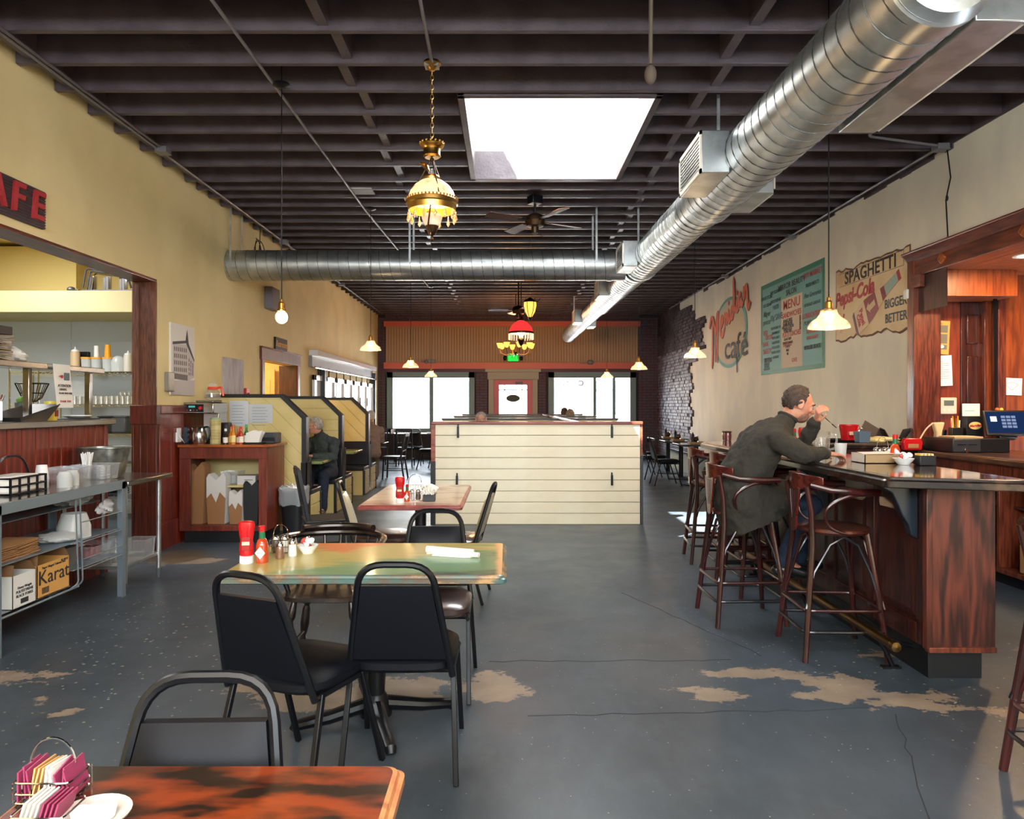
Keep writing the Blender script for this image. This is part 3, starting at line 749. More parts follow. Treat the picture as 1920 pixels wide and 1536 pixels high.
# dark duct chase panel under the cross duct on the wall
tag(obj('wall_speaker', MB().box(XL, XL+.12, 10.4, 10.75, PZ(580, 10.5), 3.2), mat('speaker_grey', '#6f6a70', .6), bevel=.01), 'tall narrow grey box on the left wall under the cross duct', 'speaker')
# ---- conduits and boxes
PIPE = mat('conduit', '#7d7b80', .4, .5); PIPED = mat('painted_conduit', '#5a5054', .5)
def pipe(lab, pts, r=.012, m=PIPE, fil=.08): tag(obj('conduit', MB().tube(fillet(pts, fil), r, 8), m), lab, 'conduit')
pipe('thin conduit clipped under the joists along the left wall', [(-3.3, 2.5, ZC-.02), (-3.32, 12, ZC-.02), (-3.3, 19, ZC-.02)], .012)
pipe('second thin conduit bundled beside the one along the left wall', [(-3.26, 2.5, ZC-.02), (-3.26, 6.7, ZC-.02)], .011, PIPED)
pipe('conduit feeding the row of pendants on the left half of the ceiling', [(-1.77, 2.5, ZC-.02), (-1.76, 9, ZC-.02), (-1.6, 14.6, ZC-.02)], .012)
pipe('conduit running from overhead to the canopy of the hanging oil lamp', [(-.49, 2.5, ZC-.02), (-.53, 5.05, ZC-.02)], .012)
pipe('conduit along the right wall just under the joists', [(4.08, 6.75, ZC-.02), (4.08, 13, ZC-.02), (4.1, 18, ZC-.02)], .014)
pipe('bent conduit crossing the joists to the junction box on the right wall', [(3.3, 3.4, ZC-.02), (3.25, 6.45, ZC-.02), (4.08, 6.7, ZC-.02)], .013)
def jbox(lab, x, y): 
    tag(obj('junction_box', MB().box(-.055, .055, -.055, .055, -.05, 0).box(-.06, .06, -.06, .06, -.056, -.05), PIPE, bevel=.004), lab, 'junction box', 'junction boxes under the joists', (x, y, ZC))
jbox('junction box on the left wall conduit above the cafe sign end', -3.27, 6.8); jbox('junction box on the left conduit beyond the cross duct straps', -3.3, 10.6); jbox('junction box on the left conduit at the far end', -3.3, 14.3)
jbox('junction box at the top of the right wall over the oak alcove', 4.08, 6.72); jbox('junction box on the right wall conduit above the menu board', 4.09, 10.3); jbox('farther junction box on the right conduit above the oval logo', 4.09, 13.4)
c = MB().tube([(4.13, 6.7, ZC-.05), (4.15, 6.68, 3.6), (4.13, 6.72, 3.4), (4.15, 6.72, 3.03)], .007, 6); c.ell((4.14, 6.72, 3.42), (.012, .012, .03))
tag(obj('cable_drop', c, BLACKM), 'black cable dropping down the right wall to the oak header', 'cable')
pts = [Vector((-3.42+.03*math.sin(t*.5), 9.75+.14*math.sin(t)+.012*t, 3.58+.17*math.cos(t))) for t in [k*.35 for k in range(54)]]
tag(obj('cable_coil', MB().tube(pts, .006, 6).tube([(-3.42, 9.9, 3.74), (-3.42, 9.93, ZD)], .006, 6), BLACKM), 'loose coil of black cable hanging above the cross duct by the wall', 'cable')
pts = []
c = MB().tube([(.81, 4.0, ZC+.1), (.805, 4.0, 3.38)], .012, 6); c.ell((.805, 4.0, 3.32), (.035, .035, .055))
tag(obj('rope_pull', c, mat('rope_brown', '#5b4d42', .8)), 'knotted rope hanging from the joists in front of the skylight', 'rope')

# ================================================================ PENDANTS
def glow(x, y, z, e, col=(1, .68, .38), r=.04):
    l = bpy.data.lights.new('lamp_glow', 'POINT'); l.energy = e; l.color = col; l.shadow_soft_size = r
    o = bpy.data.objects.new('lamp_glow', l); COL.objects.link(o); o.location = (x, y, z)
def pendant(px, y, zb, label, shade=True, group='glass pendants on black cords'):
    x = PX(px, y)
    t = thing('pendant_lamp' if shade else 'bare_bulb_pendant', label, 'pendant lamp', (x, y, zb), 0, group if shade else None)
    top = ZC-zb-.02
    glow(x, y, zb+.0, 5 if shade else 6)
    obj('cord', MB().tube([(0, 0, .2), (0, 0, ZD-zb)], .004 if y > 7 else .005, 6), BLACKM, t)
    obj('canopy', MB().lathe([(0, top), (.06, top), (.065, top-.015), (.03, top-.03), (0, top-.03)][::-1], (0, 0, 0), 20), BLACKM, t)
    obj('socket', MB().lathe([(0, .21), (.012, .2), (.014, .18), (.024, .17), (.026, .13), (.034, .125), (.034, .11), (.0, .11)], (0, 0, 0), 16), BRASS, t)
    if shade:
        obj('shade', MB().lathe([(.034, .125), (.05, .118), (.055, .095), (.075, .07), (.11, .045), (.128, .015), (.13, 0), (.122, .002), (.1, .04), (.07, .064), (.05, .088), (.045, .112), (.034, .12)], (0, 0, 0), 28, close=False), GLASS3, t)
        obj('bulb', MB().ell((0, 0, .075), (.03, .03, .037), n=12, m=8), BULB, t)
    else:
        obj('bulb', MB().ell((0, 0, .065), (.045, .045, .048), n=16, m=10), BULB, t)
pendant(528, 5.4, 2.07, 'bare round bulb on a black cord in front of the yellow left wall', False)
pendant(695, 8.8, 2.145, 'glass pendant over the booths, nearest of the left row with shades')
pendant(770, 11.55, 2.08, 'second shaded glass pendant of the left row, over the left window')
pendant(808, 14.6, 2.05, 'farthest glass pendant of the left row, in front of the left window mullion')
pendant(1554, 4.65, 1.97, 'largest glass pendant, hanging over the bar by the spaghetti sign')
pendant(1303, 8.4, 2.03, 'glass pendant in front of the oval cafe logo')
pendant(1198, 11.2, 2.03, 'glass pendant hanging by the brick corner on the right')
pendant(1138, 14.6, 2.03, 'farthest glass pendant of the right row, over the right window')

# ================================================================ HANGING OIL LAMP (antique)
LX, LY = -.535, 5.12
t = thing('hanging_oil_lamp', 'antique brass hanging lamp with lit painted dome shade and crystal drops', 'hanging lamp', (LX, LY, 2.62))
GOLD = mat('gilt_brass', '#c79a4e', .28, 1)
OPAL = emis('lit_opal_glass', '#ffc98c', 1.5)
def z_(py): return PZ(py, LY)-2.62
obj('canopy', MB().lathe([(0, z_(114)), (.06, z_(116)), (.065, z_(121)), (.04, z_(127)), (.02, z_(132)), (0, z_(133))][::-1], (0, 0, 0), 24), GOLD, t)
obj('mount_plate', MB().box(-.05, .05, -.04, .04, ZC-2.62-.03, ZC-2.62), GALV, t)
mb = MB(); zt, zb = z_(132), z_(266); n = 15; lh = (zt-zb)/n*1.25
for k in range(n):
    zc = zt-(k+.5)*(zt-zb)/n; pts = []
    for j in range(10):
        a = 2*PI*j/10; u = math.cos(a)*.011; v_ = math.sin(a)*lh/2
        pts.append((u if k % 2 else 0, 0 if k % 2 else u, zc+v_))
    mb.tube(pts, .003, 5, closed=True)
obj('chain', mb, GOLD, t)
obj('crown', MB().lathe([(.02, z_(262)), (.05, z_(266)), (.082, z_(268)), (.088, z_(272)), (.08, z_(276)), (.06, z_(280)), (.058, z_(290)), (.064, z_(293)), (.05, z_(296)), (0, z_(296))][::-1], (0, 0, 0), 28), GOLD, t)
mb = MB()
for k in range(16): a = k*PI/8; mb.ell((.084*math.cos(a), .084*math.sin(a), z_(269)), .009, n=6, m=4)
obj('crown_beads', mb, GOLD, t)
obj('smoke_bell', MB().lathe([(0, .02), (.02, .018), (.045, 0), (.05, -.008)], (-.05, 0, z_(312)), 16, M=Matrix.Rotation(.7, 3, 'Y')), GOLD, t)
zr = z_(372)
for k in range(3):
    a = k*2*PI/3+.9; mb = MB().tube([(.01*math.cos(a), .01*math.sin(a), z_(300)), (.175*math.cos(a), .175*math.sin(a), zr)], .005, 6)
    obj('suspension_rod', mb, BRONZE, t)
obj('hub', MB().ell((0, 0, z_(300)), (.016, .016, .016)), BRONZE, t)
sh = [(.05, z_(337)), (.085, z_(341)), (.125, z_(349)), (.155, z_(360)), (.172, z_(372)), (.178, z_(380))]
m_, nt, b_ = _new('painted_opal'); e = b_
e.inputs['Base Color'].default_value = lin('#e8c49c'); e.inputs['Emission Color'].default_value = lin('#ffb56e'); e.inputs['Emission Strength'].default_value = .75
nn = nt.nodes.new('ShaderNodeTexNoise'); nn.inputs['Scale'].default_value = 14; tcx = nt.nodes.new('ShaderNodeTexCoord'); nt.links.new(tcx.outputs['Object'], nn.inputs['Vector'])
rr = nt.nodes.new('ShaderNodeValToRGB'); rr.color_ramp.elements[0].position = .55; rr.color_ramp.elements[1].position = .68
rr.color_ramp.elements[0].color = lin('#ffc48a'); rr.color_ramp.elements[1].color = lin('#b9805a')
nt.links.new(nn.outputs[0], rr.inputs[0]); nt.links.new(rr.outputs[0], b_.inputs['Emission Color']); nt.links.new(rr.outputs[0], b_.inputs['Base Color'])
obj('shade', MB().lathe(sh, (0, 0, 0), 36, close=False), m_, t)
obj('shade_fitter', MB().lathe([(.05, z_(330)), (.062, z_(334)), (.058, z_(341)), (.07, z_(345))], (0, 0, 0), 24, close=False), GOLD, t)
obj('shade_band', MB().lathe([(.178, z_(376)), (.186, z_(378)), (.186, z_(384)), (.176, z_(386)), (.17, z_(396)), (.165, z_(396)), (.17, z_(380))], (0, 0, 0), 36, close=False), GOLD, t)
mb = MB()
for k in range(44): a = k*2*PI/44; mb.ell((.184*math.cos(a), .184*math.sin(a), z_(375)), (.006, .006, .009), n=5, m=4)
obj('band_beads', mb, GOLD, t)
obj('chimney', MB().lathe([(.02, z_(347)), (.028, z_(340)), (.026, z_(322)), (.03, z_(318))], (0, 0, 0), 16, close=False), GLASS2, t)
obj('bulb', MB().ell((0, 0, z_(380)), (.045, .045, .055)), emis('oil_lamp_bulb', '#ffcf96', 22), t)
for k in range(14):
    a = k*2*PI/14; x, y = .17*math.cos(a), .17*math.sin(a)
    obj('crystal_drop', MB().lathe([(0, 0), (.006, -.012), (.004, -.02), (.009, -.04), (.013, -.062), (0, -.082)], (x, y, z_(396)), 6), glass('crystal', '#ffe9cf', .4, body=.25, bodycol='#ffd9ac'), t)
obj('burner', MB().lathe([(.03, z_(404)), (.04, z_(398)), (.03, z_(393)), (.022, z_(388))], (0, 0, 0), 20), GOLD, t)
obj('font', MB().lathe([(0, z_(433)), (.03, z_(430)), (.06, z_(420)), (.075, z_(408)), (.068, z_(403)), (.03, z_(401))], (0, 0, 0), 28), mat('font_china', '#e2c9b4', .25, emit=.12), t)
obj('finial', MB().lathe([(0, z_(455)), (.012, z_(449)), (.008, z_(443)), (.03, z_(438)), (.04, z_(430)), (.05, z_(425)), (.045, z_(421)), (0, z_(421))], (0, 0, 0), 20), BRONZE, t)
obj('cradle_arm', MB().tube([(.02, -.12, z_(362)), (.0, -.11, z_(395)), (-.02, -.07, z_(425)), (-.01, -.02, z_(440))], .006, 6), BRONZE, t)

glow(LX, LY, 2.70, 18)
glow(PX(967, 15.8), 15.8, 2.95, 70, (1, .5, .2), .3)
glow(PX(977, 13.6), 13.6, 2.9, 25, (1, .5, .25), .15)
# ================================================================ LANTERN, RED LAMP, CHANDELIER, FANS
t = thing('hanging_lantern', 'black iron lantern with glowing amber glass on a thin chain', 'hanging lamp', (PX(994, 10.2), 10.2, PZ(598, 10.2)))
AMB = emis('amber_glass', '#ff9a3c', 2.2)
obj('glass_body', MB().lathe([(0, .02), (.03, .03), (.07, .1), (.09, .19), (.085, .235)], (0, 0, 0), 6, close=False), AMB, t, sm=0)
obj('flame_bulb', MB().ell((0, 0, .13), (.03, .03, .05)), emis('flame', '#ffe0a0', 12), t)
for k in range(6):
    a = k*PI/3; ca, sa = math.cos(a), math.sin(a)
    obj('rib', MB().tube([(q*ca, q*sa, z) for q, z in ((.0, .0), (.034, .03), (.074, .1), (.094, .19), (.092, .24), (.13, .27), (.14, .29))], .006, 5), BLACKM, t)
obj('cap', MB().lathe([(.1, .235), (.095, .25), (.05, .28), (.02, .3), (.0, .31)], (0, 0, 0), 20), BLACKM, t)
obj('finial', MB().lathe([(0, -.03), (.02, -.01), (.03, .02), (0, .03)], (0, 0, 0), 12), BLACKM, t)
obj('chain', MB().tube([(0, 0, .3), (.02, 0, ZD-PZ(598, 10.2))], .004, 5), BRASS, t)
Yr = 13.6; t = thing('red_shade_lamp', 'hanging lamp with red fringed glass shade under the far ceiling fan', 'hanging lamp', (PX(977, Yr), Yr, PZ(650, Yr)))
def zr_(py): return PZ(py, Yr)-PZ(650, Yr)
obj('shade', MB().lathe([(.05, zr_(601)), (.12, zr_(605)), (.19, zr_(612)), (.225, zr_(620)), (.23, zr_(623))], (0, 0, 0), 24, close=False), emis('lit_red_glass', '#e02a2a', 1.1), t)
obj('shade_rim', MB().lathe([(.228, zr_(622)), (.24, zr_(623)), (.24, zr_(626)), (.228, zr_(626))], (0, 0, 0), 24), BRONZE, t)
for k in range(26):
    a = k*2*PI/26; obj('fringe_drop', MB().tube([(.232*math.cos(a), .232*math.sin(a), zr_(626)), (.232*math.cos(a), .232*math.sin(a), zr_(637))], .008, 4), emis('fringe_glow', '#ffcfa0', 1.1), t)
obj('bulb', MB().ell((0, 0, zr_(626)), (.05, .05, .07)), emis('red_lamp_bulb', '#ffc080', 14), t)
obj('font', MB().lathe([(0, zr_(650)), (.04, zr_(646)), (.07, zr_(638)), (.03, zr_(634)), (0, zr_(634))], (0, 0, 0), 20), BRONZE, t)
obj('stem', MB().tube([(0, 0, zr_(601)), (0, 0, ZD-PZ(650, Yr))], .01, 6), BRONZE, t)
obj('top_cap', MB().lathe([(.0, zr_(592)), (.03, zr_(594)), (.05, zr_(601)), (0, zr_(602))], (0, 0, 0), 16), BRONZE, t)
Yc = 15.8; t = thing('chandelier', 'brass arm chandelier with glowing amber tulip shades near the street door', 'chandelier', (PX(967, Yc), Yc, PZ(662, Yc)))
obj('stem', MB().tube([(0, 0, 0), (0, 0, ZD-PZ(662, Yc))], .012, 6), BRONZE, t)
obj('hub', MB().lathe([(0, -.06), (.03, -.03), (.05, .02), (.03, .08), (.02, .14), (0, .15)], (0, 0, 0), 16), BRONZE, t)
for k in range(8):
    a = k*PI/4+.2; ca, sa = math.cos(a), math.sin(a)
    ar = obj('arm', MB().tube([(q*ca, q*sa, z) for q, z in ((.03, 0), (.12, -.04), (.24, -.05), (.33, -.01), (.36, .06), (.36, .1))], .009, 6), BRONZE, t)
    obj('tulip_shade', MB().lathe([(.02, .1), (.04, .12), (.055, .17), (.07, .21)], (.36*ca, .36*sa, 0), 12, close=False), emis('tulip_glow', '#ff9d33', 3.2), ar)
    obj('bulb', MB().ell((.36*ca, .36*sa, .15), (.028, .028, .04), n=8, m=6), emis('tulip_bulb', '#ffe2ac', 18), ar)
def fan(x, y, zm, rz, label, R=.62):
    t = thing('ceiling_fan', label, 'ceiling fan', (x, y, zm), rz, 'ceiling fans')
    obj('canopy', MB().box(-.07, .07, -.07, .07, ZC-zm-.1, ZC-zm), BLACKM, t, bevel=.01)
    obj('downrod', MB().tube([(0, 0, .08), (0, 0, ZC-zm-.08)], .015, 8), BLACKM, t)
    obj('motor', MB().lathe([(0, -.14), (.04, -.14), (.045, -.07), (.1, -.06), (.12, 0), (.1, .06), (.04, .09), (0, .09)], (0, 0, 0), 24), BRONZE, t)
    for k in range(4):
        a = k*PI/2; M_ = Matrix.Rotation(a, 3, 'Z') @ Matrix.Rotation(.2, 3, 'X')
        b1 = MB().prism([(.2, -.055), (R, -.075), (R+.02, 0), (R, .075), (.2, .055)], 'z', -.004, .004).xf(M_.to_4x4())
        bl = obj('blade', b1, mat('fan_blade', '#4d2f22', .4), t)
        obj('blade_iron', MB().box(.09, .23, -.02, .02, -.006, .006).xf(M_.to_4x4()), BLACKM, bl)
    obj('pull_chain', MB().tube([(.06, 0, -.1), (.07, -.05, -.2)], .003, 4), CHROME, t)
fan(PX(1003, 8.35), 8.35, 3.62, .5, 'dark ceiling fan between the skylight and the cross duct')
fan(PX(972, 13.2), 13.2, 3.22, .25, 'smaller looking ceiling fan beyond the cross duct above the red lamp', .55)
# camera / sensor bits on the front trim
tag(obj('security_sensor', MB().ell((0, 0, 0), (.09, .08, .07)).box(-.3, -.05, -.02, .02, -.04, -.02), mat('sensor_grey', '#7d746c', .5)), 'small grey emergency lamp on the coral rail over the right window', 'lamp', None, (P_(1106), YF-.14, zf(680)))
tag(obj('emergency_lamp', MB().box(-.14, .14, -.06, .04, -.05, .05).ell((-.1, -.07, -.02), .05), mat('sensor_grey', '#7d746c', .5), bevel=.01), 'small grey emergency lamp on the coral rail over the left window', 'lamp', None, (P_(808), YF-.14, zf(678)))
tag(obj('wall_sensor', MB().box(-.03, 0, -.035, .035, -.05, .05), WHITEP, bevel=.01), 'small white sensor box on the oak pillar beside the spaghetti sign', 'sensor', None, (XR-.03, AY1+.08, PZ(552, 7.38)))
tag(obj('ceiling_plate', MB().box(-.12, .12, -.12, .12, -.01, .0), mat('plate_grey', '#a6a8aa', .5)), 'square grey plate fixed under the joists near the left pendants', 'plate', None, (PX(680, 8.16), 8.16, ZC))
# small green-grey socket on pole: thermostat lamp omitted
# ================================================================ SIGNS AND PICTURES
def wallz(py, px, X=XR):
    Y = F*X/(px-CX) ; return PZ(py, Y), Y
# cafe sign on the left wall
t = thing('cafe_sign', 'dark ribbed wooden sign with red letters over the kitchen opening', 'sign', (XL+.0, 4.75, 2.8))
SGN = mat('sign_ground', '#4a3b40', .7)
obj('board', MB().box(.005, .03, -.85, .665, 0, .285), SGN, t, bevel=.003)
s0 = None
for k in range(14):
    mbk = MB().tube([(.03, -.85, .01+k*.0203), (.03, .665, .01+k*.0203)], .009, 6)
    if s0 is None: s0 = obj('ridge', MB().tube([(.03, -.85, 0), (.03, .665, 0)], .009, 6), SGN, t, loc=(0, 0, .01))
    else: inst(s0, parent=t, loc=(0, 0, .01+k*.0203))
RL = mat('sign_red', '#b03034', .5)
for ch, y in (('C', -.13), ('A', .12), ('F', .33), ('E', .55)):
    text(ch, .3, (.05, y, .143), 'L', RL, t, shear=.12, off=.004, sx=.95, ext=.012)
# picture of the corner building
Y0, Y1 = 7.47, 8.04
t = thing('building_print', 'tall black and white print of an old corner building with a spire', 'picture', (XL, (Y0+Y1)/2, 1.58))
obj('panel', MB().box(0, .02, -.285, .285, 0, .76), mat('print_sky', '#d9d3cc', .6), t, bevel=.002)
INK = mat('print_ink', '#6e6668', .7); INK2 = mat('print_light', '#bdb5b1', .7); INKD = mat('print_dark', '#4c4548', .7)
def fl(poly, m, x=.0215, nm='print'): obj(nm, MB().prism(poly, 'x', x-.001, x), m, t, sm=0)
fl([(-.285, 0), (.285, 0), (.285, .17), (-.285, .15)], INK2)
fl([(-.24, .17), (.1, .15), (.27, .2), (.27, .36), (.1, .55), (.1, .56), (-.24, .53)], INK2, .0222)
fl([(-.25, .53), (.09, .57), (.09, .6), (-.25, .56)], INKD, .023)
fl([(.1, .6), (.07, .56), (.27, .37), (.27, .4)], INKD, .023)
fl([(.05, .59), (.09, .72), (.13, .56)], INKD, .0235)
for r in range(4):
    for c in range(7):
        y = -.215+c*.045; z = .25+r*.072; fl([(y, z), (y+.022, z), (y+.022, z+.045), (y, z+.045)], INK, .0232, 'print_window')
    for c in range(3):
        y = .13+c*.045; z = .22+r*.05*(1-c*.15); fl([(y, z), (y+.018, z), (y+.018, z+.035), (y, z+.035)], INK, .0232, 'print_window')
fl([(-.24, .17), (.1, .16), (.1, .22), (-.24, .23)], INK, .0234)
tag(obj('wall_control', MB().box(0, .05, -.06, .06, -.1, .1), mat('control_steel', '#8b8880', .4, .4), bevel=.006), 'grey metal switch box left of the building print', 'switch box', None, (XL, 7.43, PZ(716, 7.43)))
t = thing('faded_print', 'weathered grey picture on the left wall between print and doorway', 'picture', (XL, 9.2, 1.61))
obj('panel', MB().box(0, .025, -.33, .33, 0, .46), mat('faded_grey', '#8d8790', .6, col2='#a7a2a8', ns=6, st=(1, 2, .5)), t, bevel=.003)
t = thing('restroom_sign', 'small black framed sign with gold script above the restroom doorway', 'sign', (XL, 11.12, 2.27))
obj('frame', MB().box(0, .03, -.29, .29, 0, .24), BLACKM, t, bevel=.006)
text('Restrooms', .13, (.034, 0, .14), 'L', mat('gold_print', '#d9a03c', .5), t, shear=.3, off=.002)
text('thank you', .045, (.034, .02, .05), 'L', TEXTG, t)
tag(obj('fire_alarm', MB().box(0, .04, -.06, .06, -.05, .05).cyl((.04, 0, -.03), .02, .02), mat('alarm_red', '#b5342a', .4), bevel=.006), 'small red wall box just above the first booth top', 'alarm box', None, (XL, 9.65, PZ(735, 9.65)))
tag(obj('wall_outlet', MB().box(.0, .02, -.045, .045, -.075, .075).box(.02, .025, -.02, .02, -.045, .045), WHITE, bevel=.004), 'white wall outlet plate on the red wainscot', 'outlet', None, (XL+.02, PX(1, 1)*0+7.62, PZ(816, 7.62)))
# sliding window-sash screen on the far left wall
t = thing('sliding_door_screen', 'white painted rack of old sashes hung from a rail on the left wall', 'screen', (XL, 12.75, 0))
WP = mat('gloss_white', '#dfe1e6', .18)
obj('head_moulding', MB().box(.0, .16, 0, 5.8, 2.36, 2.46), WP, t, bevel=.01)
obj('head_board', MB().box(.0, .06, 0, 5.8, 2.16, 2.36), mat('screen_grey', '#8b8d96', .4), t)
obj('rail', MB().tube([(.13, -.1, 2.14), (.13, 5.8, 2.14)], .022, 10), CHROME, t)
for k in range(9): obj('hook', MB().tube([(.13, .3+k*.62, 2.17), (.13, .3+k*.62, 2.0)], .01, 6), BLACKM, t)
s0 = None
DG = mat('screen_dark', '#2c2f38', .4)
for k in range(7):
    y0 = .06+k*.82; mb = MB(); mb.box(.04, .09, y0, y0+.12, .4, 2.02); mb.box(.04, .09, y0+.66, y0+.78, .4, 2.02)
    for z in (.4, 1.15, 1.92): mb.box(.04, .09, y0, y0+.78, z, z+.1)
    sash = obj('sash', mb, WP, t, bevel=.004)
    obj('sash_panel', MB().box(.04, .06, y0+.12, y0+.66, .5, 1.92), WP, sash)
    obj('pull', MB().box(.09, .105, y0+.69, y0+.74, 1.45, 1.65), DG, sash)
obj('post', MB().box(.0, .14, .58, .7, 0, 2.16), DG, t); obj('post', MB().box(0, .14, 5.7, 5.8, 0, 2.3), DG, t)

# ---- oval logo painted on the plaster
LY0, LZ = 13.35, 2.83
t = thing('painted_logo', 'oval mural of the cafe name in orange script over grey lettering', 'mural', (XR-.006, LY0, LZ))
def wallflat(poly, m, x, nm): return obj(nm, MB().prism(poly, 'x', x-.0015, x), m, t, sm=0)
def ov(a, b_, n=48, dy=0, dz=0): return [(dy+a*math.cos(2*PI*k/n), dz+b_*math.sin(2*PI*k/n)) for k in range(n)]
wallflat(ov(1.0, .66), mat('logo_teal', '#6aa394', .7), -.001, 'oval_ring'); wallflat(ov(.9, .6), mat('logo_grey', '#bdb9ae', .7), -.003, 'oval_band'); wallflat(ov(.86, .54, dz=-.02), mat('logo_ground', '#c9b794', .7), -.005, 'oval_ground')
LOG = mat('logo_orange', '#d8663f', .6); LOK = mat('logo_shadow', '#3b3f43', .7)
def stroke(pts, w_, m, x, nm='lettering', dy=0, dz=0):
    P = fillet([(x, p[0]+dy, p[1]+dz) for p in pts], .12, 4); P = [P[0]]+[b_ for a, b_ in zip(P, P[1:]) if (b_-a).length > .004]
    k = len(P); vs = []
    for i in range(k):
        d = (P[min(i+1, k-1)]-P[max(i-1, 0)]).normalized(); n_ = Vector((0, -d.z, d.y))*w_/2
        e = d*w_*.25*(-1 if i == 0 else 1 if i == k-1 else 0)
        q = Vector((-.0006*i/k, 0, 0)); vs += [P[i]+e+n_*(.7 if i in (0, k-1) else 1)+q, P[i]+e-n_*(.7 if i in (0, k-1) else 1)+q]
    return MB().add(vs, [(2*i, 2*i+2, 2*i+3, 2*i+1) for i in range(k-1)])
# script drawn by hand: coordinates (y leftwards positive = towards the street, z)
SC = [  # M
 [(1.42, .12), (1.3, .3), (1.18, .28), (1.22, -.5), (1.24, -.72)], [(1.18, .28), (1.05, .05), (1.0, -.1), (.9, .32), (.82, .36), (.88, -.3), (.88, -.62)], [(1.0, -.1), (1.02, -.6)],
 # e
 [(.72, .0), (.56, .1), (.5, .2), (.58, .24), (.7, .08), (.66, -.12), (.54, -.16), (.42, .02)],
 # r
 [(.42, .02), (.4, .28), (.36, .2), (.26, .26), (.3, .06)],
 # i
 [(.18, .32), (.2, .08), (.1, .1), (.06, .22)], [(.19, .44), (.17, .48)],
 # d
 [(-.1, .34), (.02, .32), (.05, .16), (-.03, .12), (-.12, .3), (-.1, .92), (-.16, .3), (-.22, .24)],
 # i
 [(-.28, .44), (-.26, .22), (-.36, .26)], [(-.27, .56), (-.29, .6)],
 # a
 [(-.48, .5), (-.4, .52), (-.36, .36), (-.44, .3), (-.52, .44), (-.54, .28), (-.6, .34)],
 # n
 [(-.66, .6), (-.65, .34), (-.72, .58), (-.8, .62), (-.84, .4), (-.86, .16), (-.98, .3)]]
for g, (m, dx, dy, dz, ww) in enumerate(((LOK, -.0065, -.028, -.022, .08), (LOG, -.010, 0, 0, .095))):
    for s_ in SC:
        obj('script_stroke', stroke([(a*1.02-.15, b_*.98+.12) for a, b_ in s_], ww, m, dx, dy=dy, dz=dz), m, t, sm=0)
text('café', .62, (-.012, -.38, -.3), 'R', LOK, t, off=.004, sx=1.35)
obj('script_stroke', stroke([(-.44, -.3), (-.46, -.75)], .07, LOK, -.012), LOK, t, sm=0)
# ---- painted menu board
t = thing('menu_mural', 'green painted menu board full of hand lettering on the right wall', 'sign', (XR-.004, 10.53, 2.685))
TEAL = mat('menu_teal', '#68a797', .6, col2='#6fa6a6', ns=3)
def bd(y0, y1, z0, z1, x, m, nm='field'): return obj(nm, MB().box(x-.001, x, y0, y1, z0, z1), m, t, sm=0)
bd(-1.17, 1.17, -.725, .725, 0, mat('menu_green', '#2f8163', .55), 'border'); bd(-1.1, 1.1, -.66, .655, -.002, TEAL)
bd(-.47, .3, -.66, .38, -.004, mat('menu_cream', '#cdb99b', .65), 'centre_column')
INKM = mat('menu_ink', '#33555a', .6); INKR = mat('menu_red', '#b5413e', .6)
def mt(s, size, y, z, m=INKM, shear=0, sx=1): text(s, size, (-.007, y, z), 'R', m, t, shear=shear, off=.0015, sx=sx)
mt('MENU', .19, -.09, .27, INKR, sx=1.2); mt('SANDWICHES', .11, -.09, .12, INKR); mt('PLATE LUNCHES', .1, -.09, -.17, INKR, sx=.9); mt('DRINKS', .09, .06, -.31, INKR); mt('CAFE', .08, -.2, -.56, INKR)
for i, (s, p) in enumerate((('ROAST BEEF', '35'), ('CLUB HOUSE', '50'), ('HAMBURGER', '25'), ('GRILLED CHEESE', '30'), ('HAM & EGG', '35'), ('TUNA FISH', '30'))): mt(s, .055, .05, .045-i*.033, MATS['print_dark'], sx=1.1); mt(p, .055, -.4, .045-i*.033, MATS['print_dark'])
for i, s in enumerate(('ROAST BEEF', 'TURKEY DINNER', 'COFFEE', 'MILK', 'PIE')): mt(s, .05, .05, -.235-i*.055, MATS['print_dark'])
mt('MIRROR BEAUTY', .12, -.08, .56, MATS['print_dark'], sx=1.1); mt('SALON', .12, -.08, .45, MATS['print_dark']); mt('CITY MARKET', .1, -.8, .58, INKR); mt('FRESH MEATS', .07, -.8, .44)
mt('LUBRICATION', .1, -.8, .02, INKR); mt('10¢ SAVE', .13, .5, .14, INKM); mt('POWELL BROS', .08, -.8, -.08); mt('Fine Groceries', .09, -.8, .3, shear=.3); mt('ROLLER SKATE', .08, -.8, -.42, MATS['print_dark'])
mt('STORAGE GARAGE', .06, -.8, .17); mt('BOWLING', .08, -.8, -.2, INKR); mt('EVERY NIGHT', .06, -.8, -.29, INKR)
mt('RED', .1, .95, -.06, INKR); mt('CROSS', .1, .8, -.14, INKR); mt('SHOE', .1, .95, -.24, INKR); mt('SAFETY', .11, .88, -.36, INKR); mt('SISTERS', .1, .85, -.5, MATS['print_dark'])
mt('DRY CLEANING', .07, .5, .54); mt('DRUG STORE', .08, .9, .5); mt('ICE CREAM', .07, .88, .38, shear=.2); mt('Mayer', .12, .9, .24, shear=.3); mt('JEWELER', .08, .9, .1); mt('SHOE REPAIR', .07, .52, .4); mt('HATS', .09, .52, .3)
for i in range(7): mt(('TELEPHONE 114', 'ON MAIN ST', 'OPEN DAILY', 'HARDWARE', 'FEED & SEED', 'BARBER SHOP', 'LAUNDRY')[i], .055, .52, -.02-i*.075)
for i in range(3): mt(('PHONE 62', 'DELIVERY', 'CASH ONLY')[i], .05, .9, -.56-i*.04)
